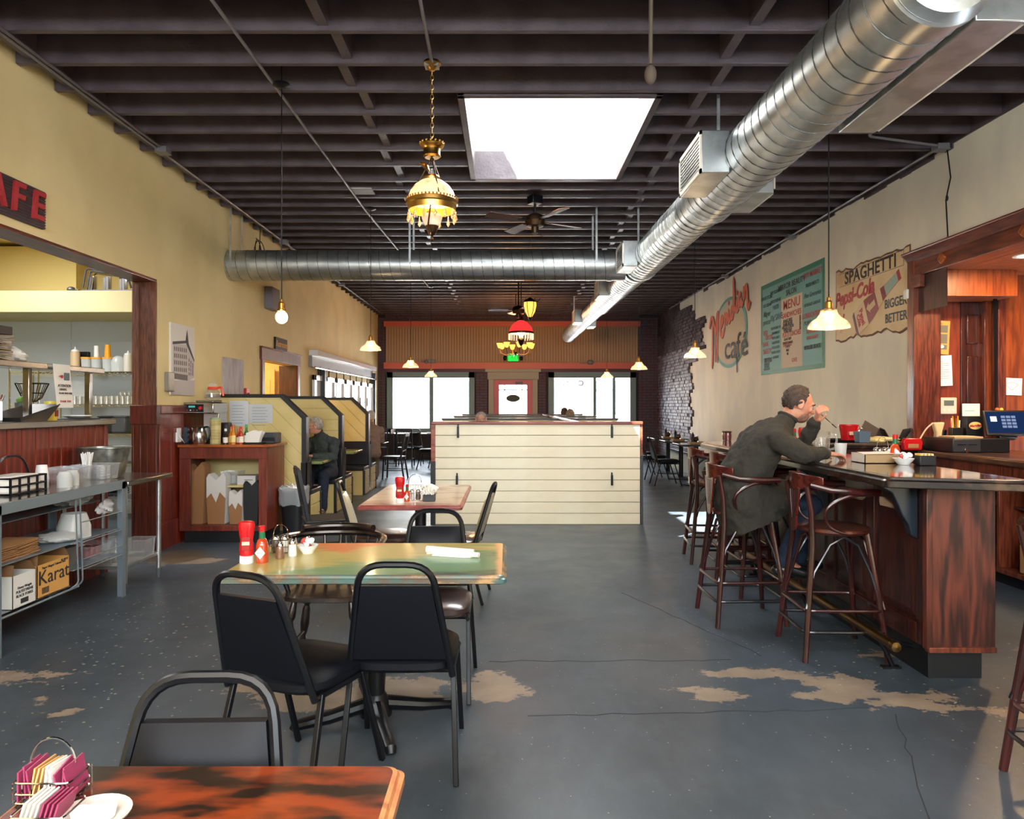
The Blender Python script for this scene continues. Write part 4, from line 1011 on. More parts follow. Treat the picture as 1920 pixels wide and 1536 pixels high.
# ---- tin advert with bottle
t = thing('soda_sign', 'weathered cream advertising sign with a slanted cola bottle beside the alcove', 'sign', (XR-.004, 8.2, 2.7))
random.seed(2); N_ = 26; poly = []
for k in range(N_): poly.append((.82-1.64*k/N_, .43+random.uniform(-.022, .022)+.02*math.sin(k*.7)))
for k in range(4): poly.append((-.83, .43-.86*k/4))
for k in range(N_): poly.append((-.82+1.64*k/N_, -.43+random.uniform(-.02, .02)-.02*math.sin(k*.6)))
for k in range(4): poly.append((.83, -.42+.84*k/4))
obj('sheet', MB().prism([(a*1.005, b_*1.01) for a, b_ in poly], 'x', -.006, 0), mat('sign_burnt_edge', '#6b4a35', .7), t, sm=0)
obj('sheet', MB().prism([(a*.985, b_*.96) for a, b_ in poly], 'x', -.010, -.006), mat('sign_cream', '#dcc193', .55, col2='#c9a26e', ns=2.2, lo=.45, hi=.7), t, sm=0)
def st(s, size, y, z, m, **k): text(s, size, (-.0125, y, z), 'R', m, t, **k)
NAVY = mat('sign_navy', '#3a4a58', .6); CRIM = mat('sign_crimson', '#a92531', .5); BRK = mat('sign_black', '#2b2522', .6)
for a in ((-.72, .72, .395, .40), (-.72, .72, .235, .24)): obj('rule', MB().box(-.0125, -.0115, *a), NAVY, t, sm=0)
obj('rule', MB().box(-.0125, -.0115, -.725, -.72, .235, .40), NAVY, t, sm=0)
st('SPAGHETTI', .205, -.0, .315, BRK, sx=1.08, sp=1.05, off=.004)
st('BIGGER', .14, -.56, -.13, NAVY, off=.002, sx=.92); st('BETTER', .14, -.57, -.29, NAVY, off=.002, sx=.92)
st('Drink', .05, .76, .08, NAVY, shear=.2); st('Pepsi-Cola', .24, .36, .1, CRIM, shear=.25, off=.008, rot=.06, sx=.92); st('5¢', .26, .7, -.2, CRIM, off=.012, sx=.9)
# bottle, slanted up to the right: local frame u along bottle, v across
ang = .42; U = Vector((0, -math.cos(ang), math.sin(ang))); V = Vector((0, math.sin(ang), math.cos(ang))); O_ = Vector((0, .33, -.28))
def bot(poly, m, x, nm):
    P = [O_+U*a*1.08+V*b_+Vector((x, 0, 0)) for a, b_ in poly]; Q = [p+Vector((-.001, 0, 0)) for p in P]; n = len(P)
    mb = MB(); mb.add(P+Q, [tuple(range(n)), tuple(range(2*n-1, n-1, -1))]+[(i, i+n, (i+1) % n+n, (i+1) % n) for i in range(n)]); obj(nm, mb, m, t, sm=0)
prof = [(0, .13), (.03, .15), (.3, .155), (.4, .14), (.52, .11), (.62, .08), (.74, .062), (.95, .052)]
bot(prof+[(a, -b_) for a, b_ in prof[::-1]], mat('bottle_cola', '#7e2230', .45), -.0125, 'bottle_print')
bot([(.7, .062), (.95, .05), (.95, -.05), (.7, -.064)], mat('bottle_glass', '#93a79c', .45), -.0138, 'bottle_print')
bot([(.95, .058), (1.0, .06), (1.0, -.06), (.95, -.058)], CRIM, -.0138, 'bottle_print')
bot([(.05, .15), (.28, .155), (.28, -.155), (.05, -.15)], mat('bottle_label', '#d3b48c', .5), -.0138, 'bottle_print'); bot([(.52, .108), (.62, .08), (.62, -.08), (.52, -.108)], MATS['bottle_label'], -.0138, 'bottle_print')
bot([(.3, .03), (.36, .08), (.36, .04), (.48, .04), (.48, -.03), (.36, -.03), (.36, -.06)], MATS['bottle_label'], -.0138, 'bottle_print')
bot([(.03, .153), (.05, .153), (.05, -.153), (.03, -.153)], NAVY, -.0138, 'bottle_print')
text('Pepsi', .11, tuple(O_+U*.2+V*.0+Vector((-.016, 0, 0))), FACE['R'] @ Matrix.Rotation(ang-PI/2, 3, 'Z'), CRIM, t, off=.004, sx=.9)
text('Cola', .09, tuple(O_+U*.12+V*.0+Vector((-.016, 0, 0))), FACE['R'] @ Matrix.Rotation(ang-PI/2, 3, 'Z'), CRIM, t, off=.004, sx=.9)
# ---- papers in the alcove
def paper(lab, px0, py0, px1, py1, y=7.33, rot=0, m=PAPER, lines=6, head=None, inset=None, cat='notice'):
    w_ = PX(px1, y)-PX(px0, y); h = PZ(py0, y)-PZ(py1, y)
    t = thing('pinned_notice', lab, cat, ((PX(px0, y)+PX(px1, y))/2, y, (PZ(py0, y)+PZ(py1, y))/2)); t.rotation_euler = (0, rot, 0)
    obj('sheet', MB().box(-w_/2, w_/2, -.002, 0, -h/2, h/2), m, t, sm=0)
    for k in range(lines): obj('print_line', MB().box(-w_*.38, w_*(.38 if k % 3 else .2), -.003, -.002, h*.3-k*h*.62/max(lines, 1)-.002, h*.3-k*h*.62/max(lines, 1)+.003), TEXTG, t, sm=0)
    if head: text(head, h*.1, (0, -.004, h*.41), 'F', mat('orange_print', '#b8642a', .6), t)
    return t, w_, h
YPAP = mat('yellow_card', '#d99a4a', .6); GPAN = mat('menu_panel_grey', '#6f6a58', .6)
t, w_, h = paper('yellow menu card with grey panels pinned crooked in the alcove', 1732, 601, 1780, 664, rot=.05, m=YPAP, lines=0, head='Specials')
for a, b_ in ((.16, .38), (-.16, .12), (-.34, -.2)): obj('print_block', MB().box(-w_*.42, w_*.42, -.003, -.002, h*a-.005, h*b_-.005), GPAN, t, sm=0)
obj('print_block', MB().ell((w_*.2, -.003, -h*.27), (.028, .001, .018)), PAPER, t)
paper('white typed letter pinned below the yellow card', 1740, 667, 1785, 724, rot=-.04, lines=9)
paper('small white card beside the thermostat', 1726, 731, 1749, 746, lines=3)
paper('white sheet hung low beside the dark door', 1804, 757, 1837, 825, y=7.28, lines=4)
paper('sketch on white paper clipped to the oak panel', 1881, 709, 1916, 741, y=7.19, lines=0, rot=.04, cat='drawing')
sk = MB().tube([Vector((PX(1898, 7.18)+.05*math.cos(a)*(1+.4*math.sin(3*a)), 7.183, PZ(724, 7.18)+.035*math.sin(a))) for a in [k*.3 for k in range(40)]], .0012, 4)
tag(obj('ink_sketch', sk, TEXTD), 'scribbled ink flower drawn on the clipped sketch', 'drawing')
t = thing('thermostat', 'cream wall thermostat with grey display in the alcove', 'thermostat', ((PX(1750, 7.3)+PX(1796, 7.3))/2, 7.355, PZ(761, 7.3)))
obj('case', MB().box(-.125, .125, -.045, 0, -.085, .085), mat('thermostat_cream', '#e3c9b4', .45), t, bevel=.01)
obj('display', MB().box(-.01, .09, -.048, -.044, .0, .055), mat('lcd_grey', '#5d6663', .3), t)
for k in range(3): obj('button', MB().lathe([(.011, 0), (.009, .004), (0, .004)], (.0+k*.045-.01, -.045, -.045), 12, M=Matrix.Rotation(PI/2, 3, 'X')), WHITEP, t)
# ================================================================ PREP TABLES BY THE KITCHEN
def boxy(nm, x0, x1, y0, y1, z0, z1, m, par=None, bev=.003, **k): return obj(nm, MB().box(x0, x1, y0, y1, z0, z1), m, par, bevel=bev, **k)
t = thing('prep_table', 'grey angle-frame work table with a stainless top in front of the pass-through', 'table', (-3.22, 4.75, 0))
# local: x -.3..+.28, y -.62..+.75 ; front is +x
x0, x1, y0, y1 = -.29, .28, -.95, .76
boxy('table_top', x0, x1, y0, y1, .885, .9, STEEL, t); boxy('top_rail', x1-.004, x1+.004, y0, y1, .83, .898, FRAMEM, t, .001); boxy('top_rail', x0, x1, y1-.004, y1, .83, .885, FRAMEM, t, .001)
for x, y in ((x1-.022, -.62), (x1-.022, y1-.025), (x0+.03, -.62), (x0+.03, y1-.025)):
    s = 1 if x > 0 else -1
    mb = MB().box(x-.025, x+.025, y-.003, y+.003, 0, .885).box(x+s*.022, x+s*.026, y-.025, y+.025, 0, .885)
    obj('leg', mb, FRAMEM, t)
for z in (.13, .47, .55): pass
boxy('shelf', x0+.02, x1-.03, -.9, .12, .235, .243, FRAMEM, t); boxy('shelf', x0+.02, x1-.03, .15, .72, .33, .337, FRAMEM, t); boxy('shelf', x0+.02, x1-.03, -.9, .10, .52, .527, FRAMEM, t); boxy('shelf', x0+.02, x1-.03, .12, .72, .52, .527, FRAMEM, t)
boxy('shelf', x0+.02, x1-.16, -.5, .7, .74, .747, FRAMEM, t)
mb = MB()
for y in (.14, .19): mb.tube(fillet([(x1-.01, y, .84), (x1+.01, y, .25), (x1-.03, y-.02, .22)], .03), .006, 6)
for z in (.33, .4, .52, .66): mb.tube([(x1, .19, z), (x1, y1-.02, z)], .004, 6)
mb.tube([(x1-.02, -.9, .22), (x1-.02, .19, .22)], .008, 6)
obj('wire_guard', mb, FRAMEM, t)
t = thing('steel_work_table', 'second stainless table with round galvanised legs and lower shelf', 'table', (-3.22, 5.9, 0))
boxy('table_top', -.29, .29, -.36, .38, .84, .88, STEEL, t, .008)
for x, y in ((.24, -.32), (.24, .22), (-.24, -.32), (-.24, .22)):
    lg = obj('leg', MB().tube([(x, y, .06), (x, y, .85)], .019, 14), GALV, t); obj('foot', MB().tube([(x, y, 0), (x, y, .08)], [.014, .023], 12), mat('foot_grey', '#55595c', .5), lg)
boxy('lower_shelf', -.26, .24, -.34, .25, .19, .215, GALV, t)
# ---- things on them
TX = -3.22
def P2(px, y): return PX(px, y)
zt1, zt2 = .9, .88
# galvanised tub
t = thing('galvanised_tub', 'oval galvanised metal tub standing on the steel work table', 'tub', (-3.3, 5.86, zt2))
mb = MB(); S = []
for (a, b_, z) in ((.125, .115, 0), (.135, .125, .01), (.178, .15, .235), (.19, .158, .24), (.19, .158, .25), (.172, .145, .245), (.12, .11, .02)): S.append([(a*math.copysign(abs(math.cos(q))**.6, math.cos(q)), b_*math.copysign(abs(math.sin(q))**.6, math.sin(q)), z) for q in [2*PI*j/36 for j in range(36)]])
vs = [v for r in S for v in r]; fs = [(i*36+j, i*36+(j+1) % 36, (i+1)*36+(j+1) % 36, (i+1)*36+j) for i in range(6) for j in range(36)]+[tuple(range(35, -1, -1)), tuple(6*36+j for j in range(36))]
mb.add(vs, fs); obj('tub_wall', mb, mat('galvanised_tub', '#9a9c92', .35, .85, col2='#757a74', ns=14), t)
def cupstack(lab, x, y, z, n, r, h, grp=None, m=None):
    t = thing('cup_stack', lab, 'cups', (x, y, z), 0, grp)
    m = m or WHITE
    for k in range(n): obj('cup', MB().lathe([(r, 0), (r*.72, h), (r*.7, h), (r*.95, .004)], (0, 0, k*.014), 20), m, t)
    return t
cupstack('upside-down stack of white paper cups on the prep table', -3.22, 4.95, zt1, 5, .045, .10)
cupstack('short stack of clear plastic lids in front of the paper cups', -3.08, 4.98, zt1, 6, .05, .035, m=FROST)
cupstack('stack of milky portion lids beside the napkin basket', -3.1, 5.1, zt1, 6, .045, .035, m=FROST)
t = thing('napkin_basket', 'black wire basket holding white napkins at the near end of the prep table', 'basket', (-3.2, 4.62, zt1))
mb = MB()
for z in (.01, .06, .11): mb.tube([(-.11, -.17, z), (.11, -.17, z), (.11, .17, z), (-.11, .17, z)], .007, 6, closed=True)
for k in range(5): y = -.17+k*.085; mb.bar((.11, y, .0), (.11, y, .115), .016, .004); mb.bar((-.11, y, .0), (-.11, y, .115), .016, .004)
mb.tube(fillet([(0, -.17, .11), (0, -.1, .24), (0, .1, .24), (0, .17, .11)], .08), .008, 6)
obj('wire_frame', mb, BLACKM, t); obj('napkin_pack', MB().box(-.095, .095, -.15, .15, .01, .12), PAPER, t, bevel=.02)
def clearbin(nm, lab, x, y, z, w_, d, h, m=GLASS2, cat='container', grp=None):
    t = thing(nm, lab, cat, (x, y, z), 0, grp); tp = 1.12; a = .004
    def ring(s, zz): return [(-w_/2*s, -d/2*s, zz), (w_/2*s, -d/2*s, zz), (w_/2*s, d/2*s, zz), (-w_/2*s, d/2*s, zz)]
    vs = ring(1, 0)+ring(tp, h)+ring(tp+.05, h)+ring(tp+.05, h-.008)
    fs = [(3, 2, 1, 0)]+[(i, (i+1) % 4, 4+(i+1) % 4, 4+i) for i in range(4)]+[(4+i, 4+(i+1) % 4, 8+(i+1) % 4, 8+i) for i in range(4)]+[(8+i, 8+(i+1) % 4, 12+(i+1) % 4, 12+i) for i in range(4)]
    obj('tray', MB().add(vs, fs), m, t, sm=0); return t
t1 = clearbin('clear_bin', 'clear plastic bin of red portion cups on the prep table', -3.2, 5.24, zt1, .2, .14, .12)
t2 = clearbin('clear_bin', 'clear plastic bin of straws and lids beside the galvanised tub', -3.16, 5.5, zt1-.0, .22, .2, .12)
RJ = mat('jam_red', '#8a1f22', .3)
for k in range(4):
    tt = thing('portion_cup_stack', 'column of small red portion cups inside the clear bin on the prep table', 'cups', (-3.25+.035*(k % 2)*2, 5.2+.05*(k//2)*1.5, zt1+.004), 0, 'red portion cup columns')
    for q in range(4): obj('portion_cup', MB().lathe([(.018, 0), (.026, .022), (0, .022)], (0, 0, q*.024), 12), RJ if q % 2 == 0 else GLASS2, tt)
ST = mat('straw_white', '#eeeeec', .5)
tt = thing('straw_holder', 'clear cup crammed with white wrapped straws on the prep table', 'straws', (-3.2, 5.44, zt1+.004))
obj('cup', MB().lathe([(.03, 0), (.04, .12)], (0, 0, 0), 16, close=False), GLASS2, tt)
random.seed(4)
for k in range(24):
    a = random.uniform(0, 6.28); r = random.uniform(0, .028); b_ = random.uniform(.02, .06)
    obj('straw', MB().tube([(r*math.cos(a), r*math.sin(a), .01), ((r+b_*.6)*math.cos(a), (r+b_*.6)*math.sin(a), .19+random.uniform(0, .02))], .0045, 5), ST, tt)
for k, (dx, dy) in enumerate(((.06, .0), (.06, .06), (.0, .07))):
    tt = thing('lid_stack', ('stack of clear lids in the bin nearest the straws', 'stack of clear lids in the bin beside the tub', 'stack of clear lids at the back of the straw bin')[k], 'lids', (-3.16+dx, 5.5+dy-.02, zt1+.004))
    for q in range(5): obj('lid', MB().lathe([(.02, 0), (.027, .018), (.0, .018)], (0, 0, q*.02), 12), FROST, tt)
# shelf goods
def bagblob(lab, x, y, z, r, m, nm='plastic_bag', cat='bag', seed=1, n=22, mm=14, amp=.18):
    random.seed(seed); mb = MB().ell((0, 0, 0), 1, n=n, m=mm)
    f = [(random.uniform(2, 7), random.uniform(2, 7), random.uniform(2, 7), random.uniform(0, 6)) for _ in range(4)]
    vs = []
    for v in mb.v:
        d = 1+sum(amp/4*math.sin(a*v[0]*1.6+b_*v[1]+c*v[2]+e) for a, b_, c, e in f)
        vs.append((v[0]*r[0]*d, v[1]*r[1]*d, max(v[2]*r[2]*d, -r[2]*.86)))
    mb.v = vs; o = obj(nm, mb, m); tag(o, lab, cat, None, (x, y, z+r[2]*.86)); return o
BAGM = glass('bag_film', body=.45, bodycol='#e4e6e8', gloss=.3)
bagblob('knotted clear plastic bag slumped on the upper shelf of the prep table', -3.17, 5.22, .75, (.11, .2, .06), BAGM, seed=3, amp=.5)
bagblob('gathered tail of film hanging from the upper shelf at the table corner', -3.02, 5.38, .66, (.03, .09, .05), BAGM, seed=8, amp=.6)
cupstack('sleeve of white foam lids lying on the middle shelf', -3.1, 5.12, .527, 6, .11, .1, m=FROST)
bagblob('long sleeve of plastic lids on the shelf behind the brown bags', -3.1, 4.95, .527, (.13, .14, .035), FROST, seed=5, amp=.2)
for k in range(2):
    tt = thing('paper_bag_stack', ('folded brown paper bags piled on the middle shelf, nearer pile', 'fanned pile of brown paper bags on the middle shelf, farther pile')[k], 'paper bags', (-3.13, 4.3+.2*k, .527))
    random.seed(20+k)
    for q in range(9):
        a = random.uniform(-.06, .06)
        b1 = MB().box(-.11, .11, -.1, .12, 0, .005).xf(Matrix.Translation((random.uniform(-.01, .01), random.uniform(-.015, .015), q*.0095+.001)) @ Matrix.Rotation(a, 4, 'Z') @ Matrix.Rotation(.05 if k else 0, 4, 'X'))
        obj('paper_bag', b1, KRAFT, tt, bevel=.001)
def carton(lab, x, y, z, w_, d, h, m, inside, flaps=True, rz=0):
    t = thing('cardboard_box', lab, 'box', (x, y, z), rz); a = .004; mb = MB()
    mb.box(-w_/2, w_/2, -d/2, d/2, 0, a).box(-w_/2, -w_/2+a, -d/2, d/2, 0, h).box(w_/2-a, w_/2, -d/2, d/2, 0, h).box(-w_/2, w_/2, -d/2, -d/2+a, 0, h).box(-w_/2, w_/2, d/2-a, d/2, 0, h)
    obj('carton', mb, m, t)
    if flaps:
        for s in (-1, 1): obj('flap', MB().add([(-w_/2, s*d/2, h), (w_/2, s*d/2, h), (w_/2*.9, s*(d/2-.03), h+.06), (-w_/2*.7, s*(d/2-.05), h+.07)], [(0, 1, 2, 3)]).add([(-w_/2, s*d/2-.003, h), (w_/2, s*d/2-.003, h), (w_/2*.9, s*(d/2-.03)-.003, h+.06), (-w_/2*.7, s*(d/2-.05)-.003, h+.07)], [(0, 1, 2, 3)]), inside, t, sm=0)
    return t
ORB = mat('box_orange', '#cf9a52', .65)
t = carton('open orange-brown carton lettered Karat on the bottom shelf', -3.1, 4.68, .243, .27, .33, .21, ORB, KRAFTD)
text('Karat', .13, (.137, .0, .12), 'L', TEXTD, t, sx=1.1); text('Paper Hinged Takeout Box', .022, (.137, 0, .185), 'L', TEXTD, t); text('KE-BK53', .02, (.137, .11, .196), 'L', TEXTD, t)
for k in range(9): boxy('bar_code', .1355, .1365, -.12+k*.008, -.116+k*.008, .02, .06, TEXTD, t, 0)
WCB = mat('box_white', '#d9d8d2', .6)
t = carton('white carton lettered Polystyrene Black Forks on the bottom shelf', -3.08, 4.38, .243, .25, .21, .2, WCB, KRAFTD)
text('Heavy Weight', .022, (.127, 0, .12), 'L', TEXTD, t); text('POLYSTYRENE', .024, (.127, 0, .095), 'L', TEXTD, t); text('BLACK FORKS', .024, (.127, 0, .07), 'L', TEXTD, t)
boxy('print_box', .1255, .1262, -.035, .035, .02, .05, TEXTD, t, 0)
carton('torn brown carton behind the white forks box', -3.33, 4.5, .243, .2, .3, .26, KRAFT, KRAFTD)
clearbin('clear_bin', 'dark tub of supplies on the low shelf of the prep table', -3.2, 5.02, .337, .22, .2, .13, mat('tub_grey', '#6b6460', .5))
t = clearbin('clear_bin', 'clear tub of red capped jars on the low shelf', -3.12, 5.34, .337, .2, .24, .1)
for k in range(6):
    tag(obj('small_jar', MB().lathe([(.024, 0), (.026, .05), (.024, .055), (.027, .057), (.027, .07), (0, .07)], (0, 0, 0), 14), RJ), 'small red jar in the clear tub on the low shelf', 'jar', 'red jars in the low tub', (-3.17+.07*(k % 2), 5.27+.065*(k//2), .341))
t = clearbin('clear_bin', 'empty clear tubs on the white lower shelf near the round leg', -3.08, 6.0, .215, .16, .16, .14)
for k in range(4):
    tag(obj('glass_stack', MB().lathe([(.026, 0), (.03, .04), (.02, .045), (.03, .09), (.02, .095), (.03, .14), (.02, .145), (.03, .19), (0, .19)], (0, 0, 0), 14), GLASS2), 'column of stacked clear cups with dark rims on the lower shelf', 'cups', 'cup columns on the lower shelf', (-3.2+.07*(k % 2), 5.72+.07*(k//2), .215))
# ---- pass-through half wall
hw = sroot('wall_half')
nb = 30
s0 = None
for k in range(nb):
    y = 6.3-.155*(k+1)
    if y < OP0: break
    cx_ = (0, .02)[k % 2]
    if s0 is None: s0 = obj('board', MB().box(0, .03, .002, .153, 0, 1.3), REDB, hw, bevel=.004, seg=1, loc=(XL-.04, y, 0))
    else: inst(s0, parent=hw, loc=(XL-.04, y, 0))
boxy('core', XL-.18, XL-.03, OP0, 6.28, 0, 1.3, MATS['red_wainscot_dark'], hw); boxy('end_post', XL-.18, XL+.0, 6.28, 6.33, 0, 1.3, RW, hw)
t = thing('pass_through_counter', 'stainless pass-through ledge capping the red boarded half wall', 'counter', (XL, 4.2, 1.3))
boxy('ledge', -.42, .05, -2.5, 2.17, .0, .05, STEEL, t, .006)
t = thing('pass_through_shelf', 'stainless shelf on posts above the pass-through ledge', 'shelf', (XL-.1, 4.2, 1.35))
boxy('shelf_board', -.2, .06, -2.5, 2.15, .40, .445, STEEL, t, .005)
for y in (2.08, 1.28, -1.5): boxy('post', -.07, -.02, y-.02, y+.02, 0, .40, STEEL, t, .004)
# things on ledge and shelf
t = thing('tablet', 'white tablet with a pale blue lit screen at the left edge of the pass-through', 'tablet', (XL-.05, 5.02, 1.35), .3); 
obj('case', MB().box(-.015, .0, -.11, .11, 0, .16), WHITE, t, bevel=.008); obj('screen', MB().box(0, .002, -.095, .095, .015, .145), emis('tablet_glow', '#b9c4e8', 1.1), t)
t = thing('steel_tray', 'tilted grey metal pan on the pass-through ledge beside the tablet', 'pan', (XL-.12, 5.4, 1.35))
b1 = MB().add([(-.12, -.2, .0), (.12, -.2, .0), (.1, .12, .0), (-.1, .12, .0), (-.15, -.26, .03), (.15, -.26, .03), (.13, .24, .13), (-.13, .24, .13)], [(3, 2, 1, 0), (0, 1, 5, 4), (1, 2, 6, 5), (2, 3, 7, 6), (3, 0, 4, 7)])
obj('pan_body', b1, mat('pan_grey', '#6d6b68', .35, .8), t, sm=0)
t = thing('mustard_jar', 'yellow lidded jar with a red mark on the pass-through ledge', 'jar', (XL-.12, 5.72, 1.35))
obj('jar_body', MB().lathe([(0, 0), (.045, 0), (.05, .02), (.05, .1), (.04, .115), (0, .115)], (0, 0, 0), 20), mat('mustard', '#d9bf4a', .4), t); obj('lid', MB().lathe([(.046, .113), (.046, .15), (.0, .155)], (0, 0, 0), 20), mat('lid_yellow', '#e6cf45', .35), t); boxy('label_patch', .045, .052, -.02, .02, .03, .08, RJ, t)
t = thing('oval_plate', 'white plate resting on a dark mat on the pass-through ledge', 'plate', (XL-.1, 6.05, 1.35))
boxy('mat', -.16, .08, -.14, .2, 0, .008, BLACKP, t); obj('dish', MB().lathe([(0, .01), (.06, .01), (.11, .03), (.11, .035), (0, .018)], (-.02, .02, 0), 24), WHITE, t)
t = thing('paper_sign', 'white paper notice taped to the edge of the upper steel shelf', 'notice', (XL-.02, PX(1, 1)*0+5.72, 1.45))
s_ = MB(); n = 8
for k in range(n+1):
    a = k/n; x = .02*math.sin(a*2.2)*a; s_.v += [(x, -.11-.02*(1-a), .345*(1-a)), (x, .11-.02*(1-a), .345*(1-a))]
for k in range(n): s_.f.append((2*k, 2*k+1, 2*k+3, 2*k+2))
obj('sheet', s_, PAPER, t)
text('ATTENTION', .03, (.018, -.01, .175), 'L', TEXTD, t); text('DRIVERS,', .024, (.02, -.03, .145), 'L', TEXTD, t); text('PLEASE WAIT HERE', .02, (.022, -.0, .115), 'L', TEXTD, t); text('THANK YOU', .024, (.02, 0, .05), 'L', TEXTR, t)
boxy('logo_block', .006, .016, .0, .06, .22, .28, mat('logo_slate', '#4a5a5c', .5), t); obj('logo_mark', MB().prism([(-.07, .25), (-.03, .26), (-.02, .245), (-.035, .235), (-.04, .245)], 'x', .008, .016), TEXTR, t)
t = thing('green_herb_tub', 'small tub with green sprigs behind the paper sign', 'tub', (XL-.33, 5.68, 1.35)); obj('tub_body', MB().lathe([(.03, 0), (.045, .14), (.0, .14)], (0, 0, 0), 16), mat('tub_dark', '#5c6260', .5), t); obj('sprigs', MB().ell((0, 0, .16), (.035, .035, .03), n=7, m=5), mat('herb_green', '#6f9a3c', .6), t, sm=0)
# wire whisk basket and utensils (between posts)
t = thing('wire_fruit_basket', 'wavy chrome wire basket hanging under the upper steel shelf', 'basket', (PX(60, 5.9), 5.9, 1.50))
mb = MB()
for k in range(14):
    a = k*2*PI/14; mb.tube([(r*math.cos(a), r*math.sin(a), z) for r, z in ((.03, 0), (.07, .03), (.09, .08), (.12, .15))], .0035, 4)
for r, z in ((.03, 0), (.12, .15), (.085, .07)): mb.tube([(r*math.cos(k*.4), r*math.sin(k*.4), z) for k in range(16)], .004, 4, closed=True)
obj('wire_frame', mb, BRONZE, t)
t = thing('utensil_pot', 'pot of wooden and steel utensils on the pass-through ledge', 'utensils', (XL-.3, 5.3, 1.35)); obj('pot', MB().lathe([(.04, 0), (.05, .1)], (0, 0, 0), 16, close=False), BLACKM, t)
for k in range(7): a = k*.9; obj('utensil', MB().tube([(.02*math.cos(a), .02*math.sin(a), .01), (.09*math.cos(a), .09*math.sin(a), .2)], .006, 5), (CABT, STEEL, BLACKM)[k % 3], t)
# top shelf
zt = 1.797
t = thing('foil_tray_stack', 'stack of crumpled foil trays at the left edge of the upper steel shelf', 'foil trays', (XL-.15, 5.05, zt)); random.seed(9)
for k in range(8): b1 = MB().cbox((random.uniform(-.02, .02), random.uniform(-.02, .02), .012+k*.022), (.2, .26, .016), Matrix.Rotation(random.uniform(-.12, .12), 3, 'X')); obj('foil_tray', b1, STEEL, t, bevel=.004)
boxy('black_box', -.1, .1, -.13, .13, .18, .24, BLACKP, t)
t = thing('plastic_tub', 'white tub with a yellow band on the upper steel shelf', 'tub', (XL-.2, 5.28, zt+.05)); obj('tub_body', MB().lathe([(.045, 0), (.055, .08), (.06, .085), (.06, .095), (0, .095)], (0, 0, 0), 20), WHITE, t); obj('band', MB().lathe([(.047, .02), (.0485, .03)], (0, 0, 0), 20), mat('lid_yellow', '#e6cf45', .35), t)
bagblob('crumpled white plastic bag on the upper steel shelf', XL-.15, 5.32, zt, (.09, .13, .055), mat('bag_white', '#dedcd6', .4), seed=12, amp=.4)
# ---- wire rack and goods in the kitchen
RY0, RY1 = 8.95, 9.4
t = thing('wire_shelving', 'chrome wire shelving along the back wall of the kitchen', 'shelving', (0, 0, 0))
rx0, rx1 = PX(20, 9), PX(257, 9)
for x in (rx0+.02, PX(77, 9), rx1-.02):
    for y in (RY0, RY1): obj('post', MB().tube([(x, y, 0), (x, y, 1.95)], .0125, 8), CHROME, t)
for z in (1.89, 1.48, 1.11, .74, .3):
    mb = MB()
    for y in (RY0, RY1):
        mb.bar((rx0, y, z), (rx1, y, z), .006); mb.bar((rx0, y, z-.035), (rx1, y, z-.035), .006)
        k = 0; x = rx0
        while x < rx1-.05: mb.bar((x, y, z if k % 2 else z-.035), (x+.05, y, z-.035 if k % 2 else z), .005); x += .05; k += 1
    for q in range(14): y = RY0+(RY1-RY0)*q/13; mb.bar((rx0, y, z+.002), (rx1, y, z+.002), .004)
    obj('wire_shelf', mb, CHROME, t)
def onrack(px, z, y=9.1): return (PX(px, y), y, z+.006)
def squeeze(lab, px, z, h, r, c): 
    t = thing('squeeze_bottle', lab, 'bottle', onrack(px, z)); obj('bottle_body', MB().lathe([(0, 0), (r, 0), (r, h*.75), (r*.8, h*.82), (0, h*.82)], (0, 0, 0), 18), mat(c[0], c[1], .4), t); obj('nozzle', MB().lathe([(r*.85, h*.81), (r*.8, h*.86), (.012, h*.9), (.005, h), (0, h)], (0, 0, 0), 16), WHITE, t)
squeeze('tall squeeze bottle of tan sauce at the left of the top rack shelf', 141, 1.89, .32, .055, ('tan_sauce', '#c9ad86'))
squeeze('squeeze bottle with a white nozzle at the right end of the top rack shelf', 240, 1.89, .27, .05, ('pale_sauce', '#cfc8b8'))
YEL = mat('lid_orange', '#f0a41c', .35)
for px, lab, h2 in ((162, 'clear canister with yellow lid nearest the tan squeeze bottle', 0), (181, 'clear canister with yellow lid and white spout', 1), (202, 'clear canister with tall yellow spout at the right', 2)):
    t = thing('sauce_canister', lab, 'canister', onrack(px, 1.89)); obj('canister', MB().lathe([(0, 0), (.055, 0), (.06, .17), (0, .17)], (0, 0, 0), 18), FROST, t); obj('lid', MB().lathe([(.064, .165), (.064, .185), (0, .185)], (0, 0, 0), 18), YEL, t)
    if h2: obj('spout', MB().lathe([(.038, .185), (.032, .33), (.028, .345), (0, .345)] if h2 == 2 else [(.03, .185), (.028, .33), (0, .335)], (0, 0, 0), 14), YEL if h2 == 2 else WHITE, t)
t = thing('plastic_jug', 'cloudy plastic jug on the top rack shelf', 'jug', onrack(222, 1.89)); obj('jug_body', MB().lathe([(0, 0), (.08, 0), (.085, .12), (.06, .18), (.03, .2), (0, .2)], (0, 0, 0), 20), FROST, t); obj('handle', MB().tube([(.07, 0, .05), (.12, 0, .08), (.11, 0, .15), (.06, 0, .17)], .01, 6), FROST, t)
t = thing('tape_dispenser_box', 'black metal stand between the bottles on the top rack shelf', 'stand', onrack(155, 1.89, 9.3)); obj('stand', MB().box(-.03, .03, -.03, .03, 0, .24).box(-.03, .09, -.03, .03, .2, .27), BLACKM, t, bevel=.01)
t = thing('round_lid', 'clear domed lid lying behind the upper steel shelf', 'lid', onrack(104, 1.89)); obj('dome', MB().lathe([(.15, 0), (.13, .05), (.07, .085), (0, .09)], (0, 0, 0), 24), GLASS2, t)
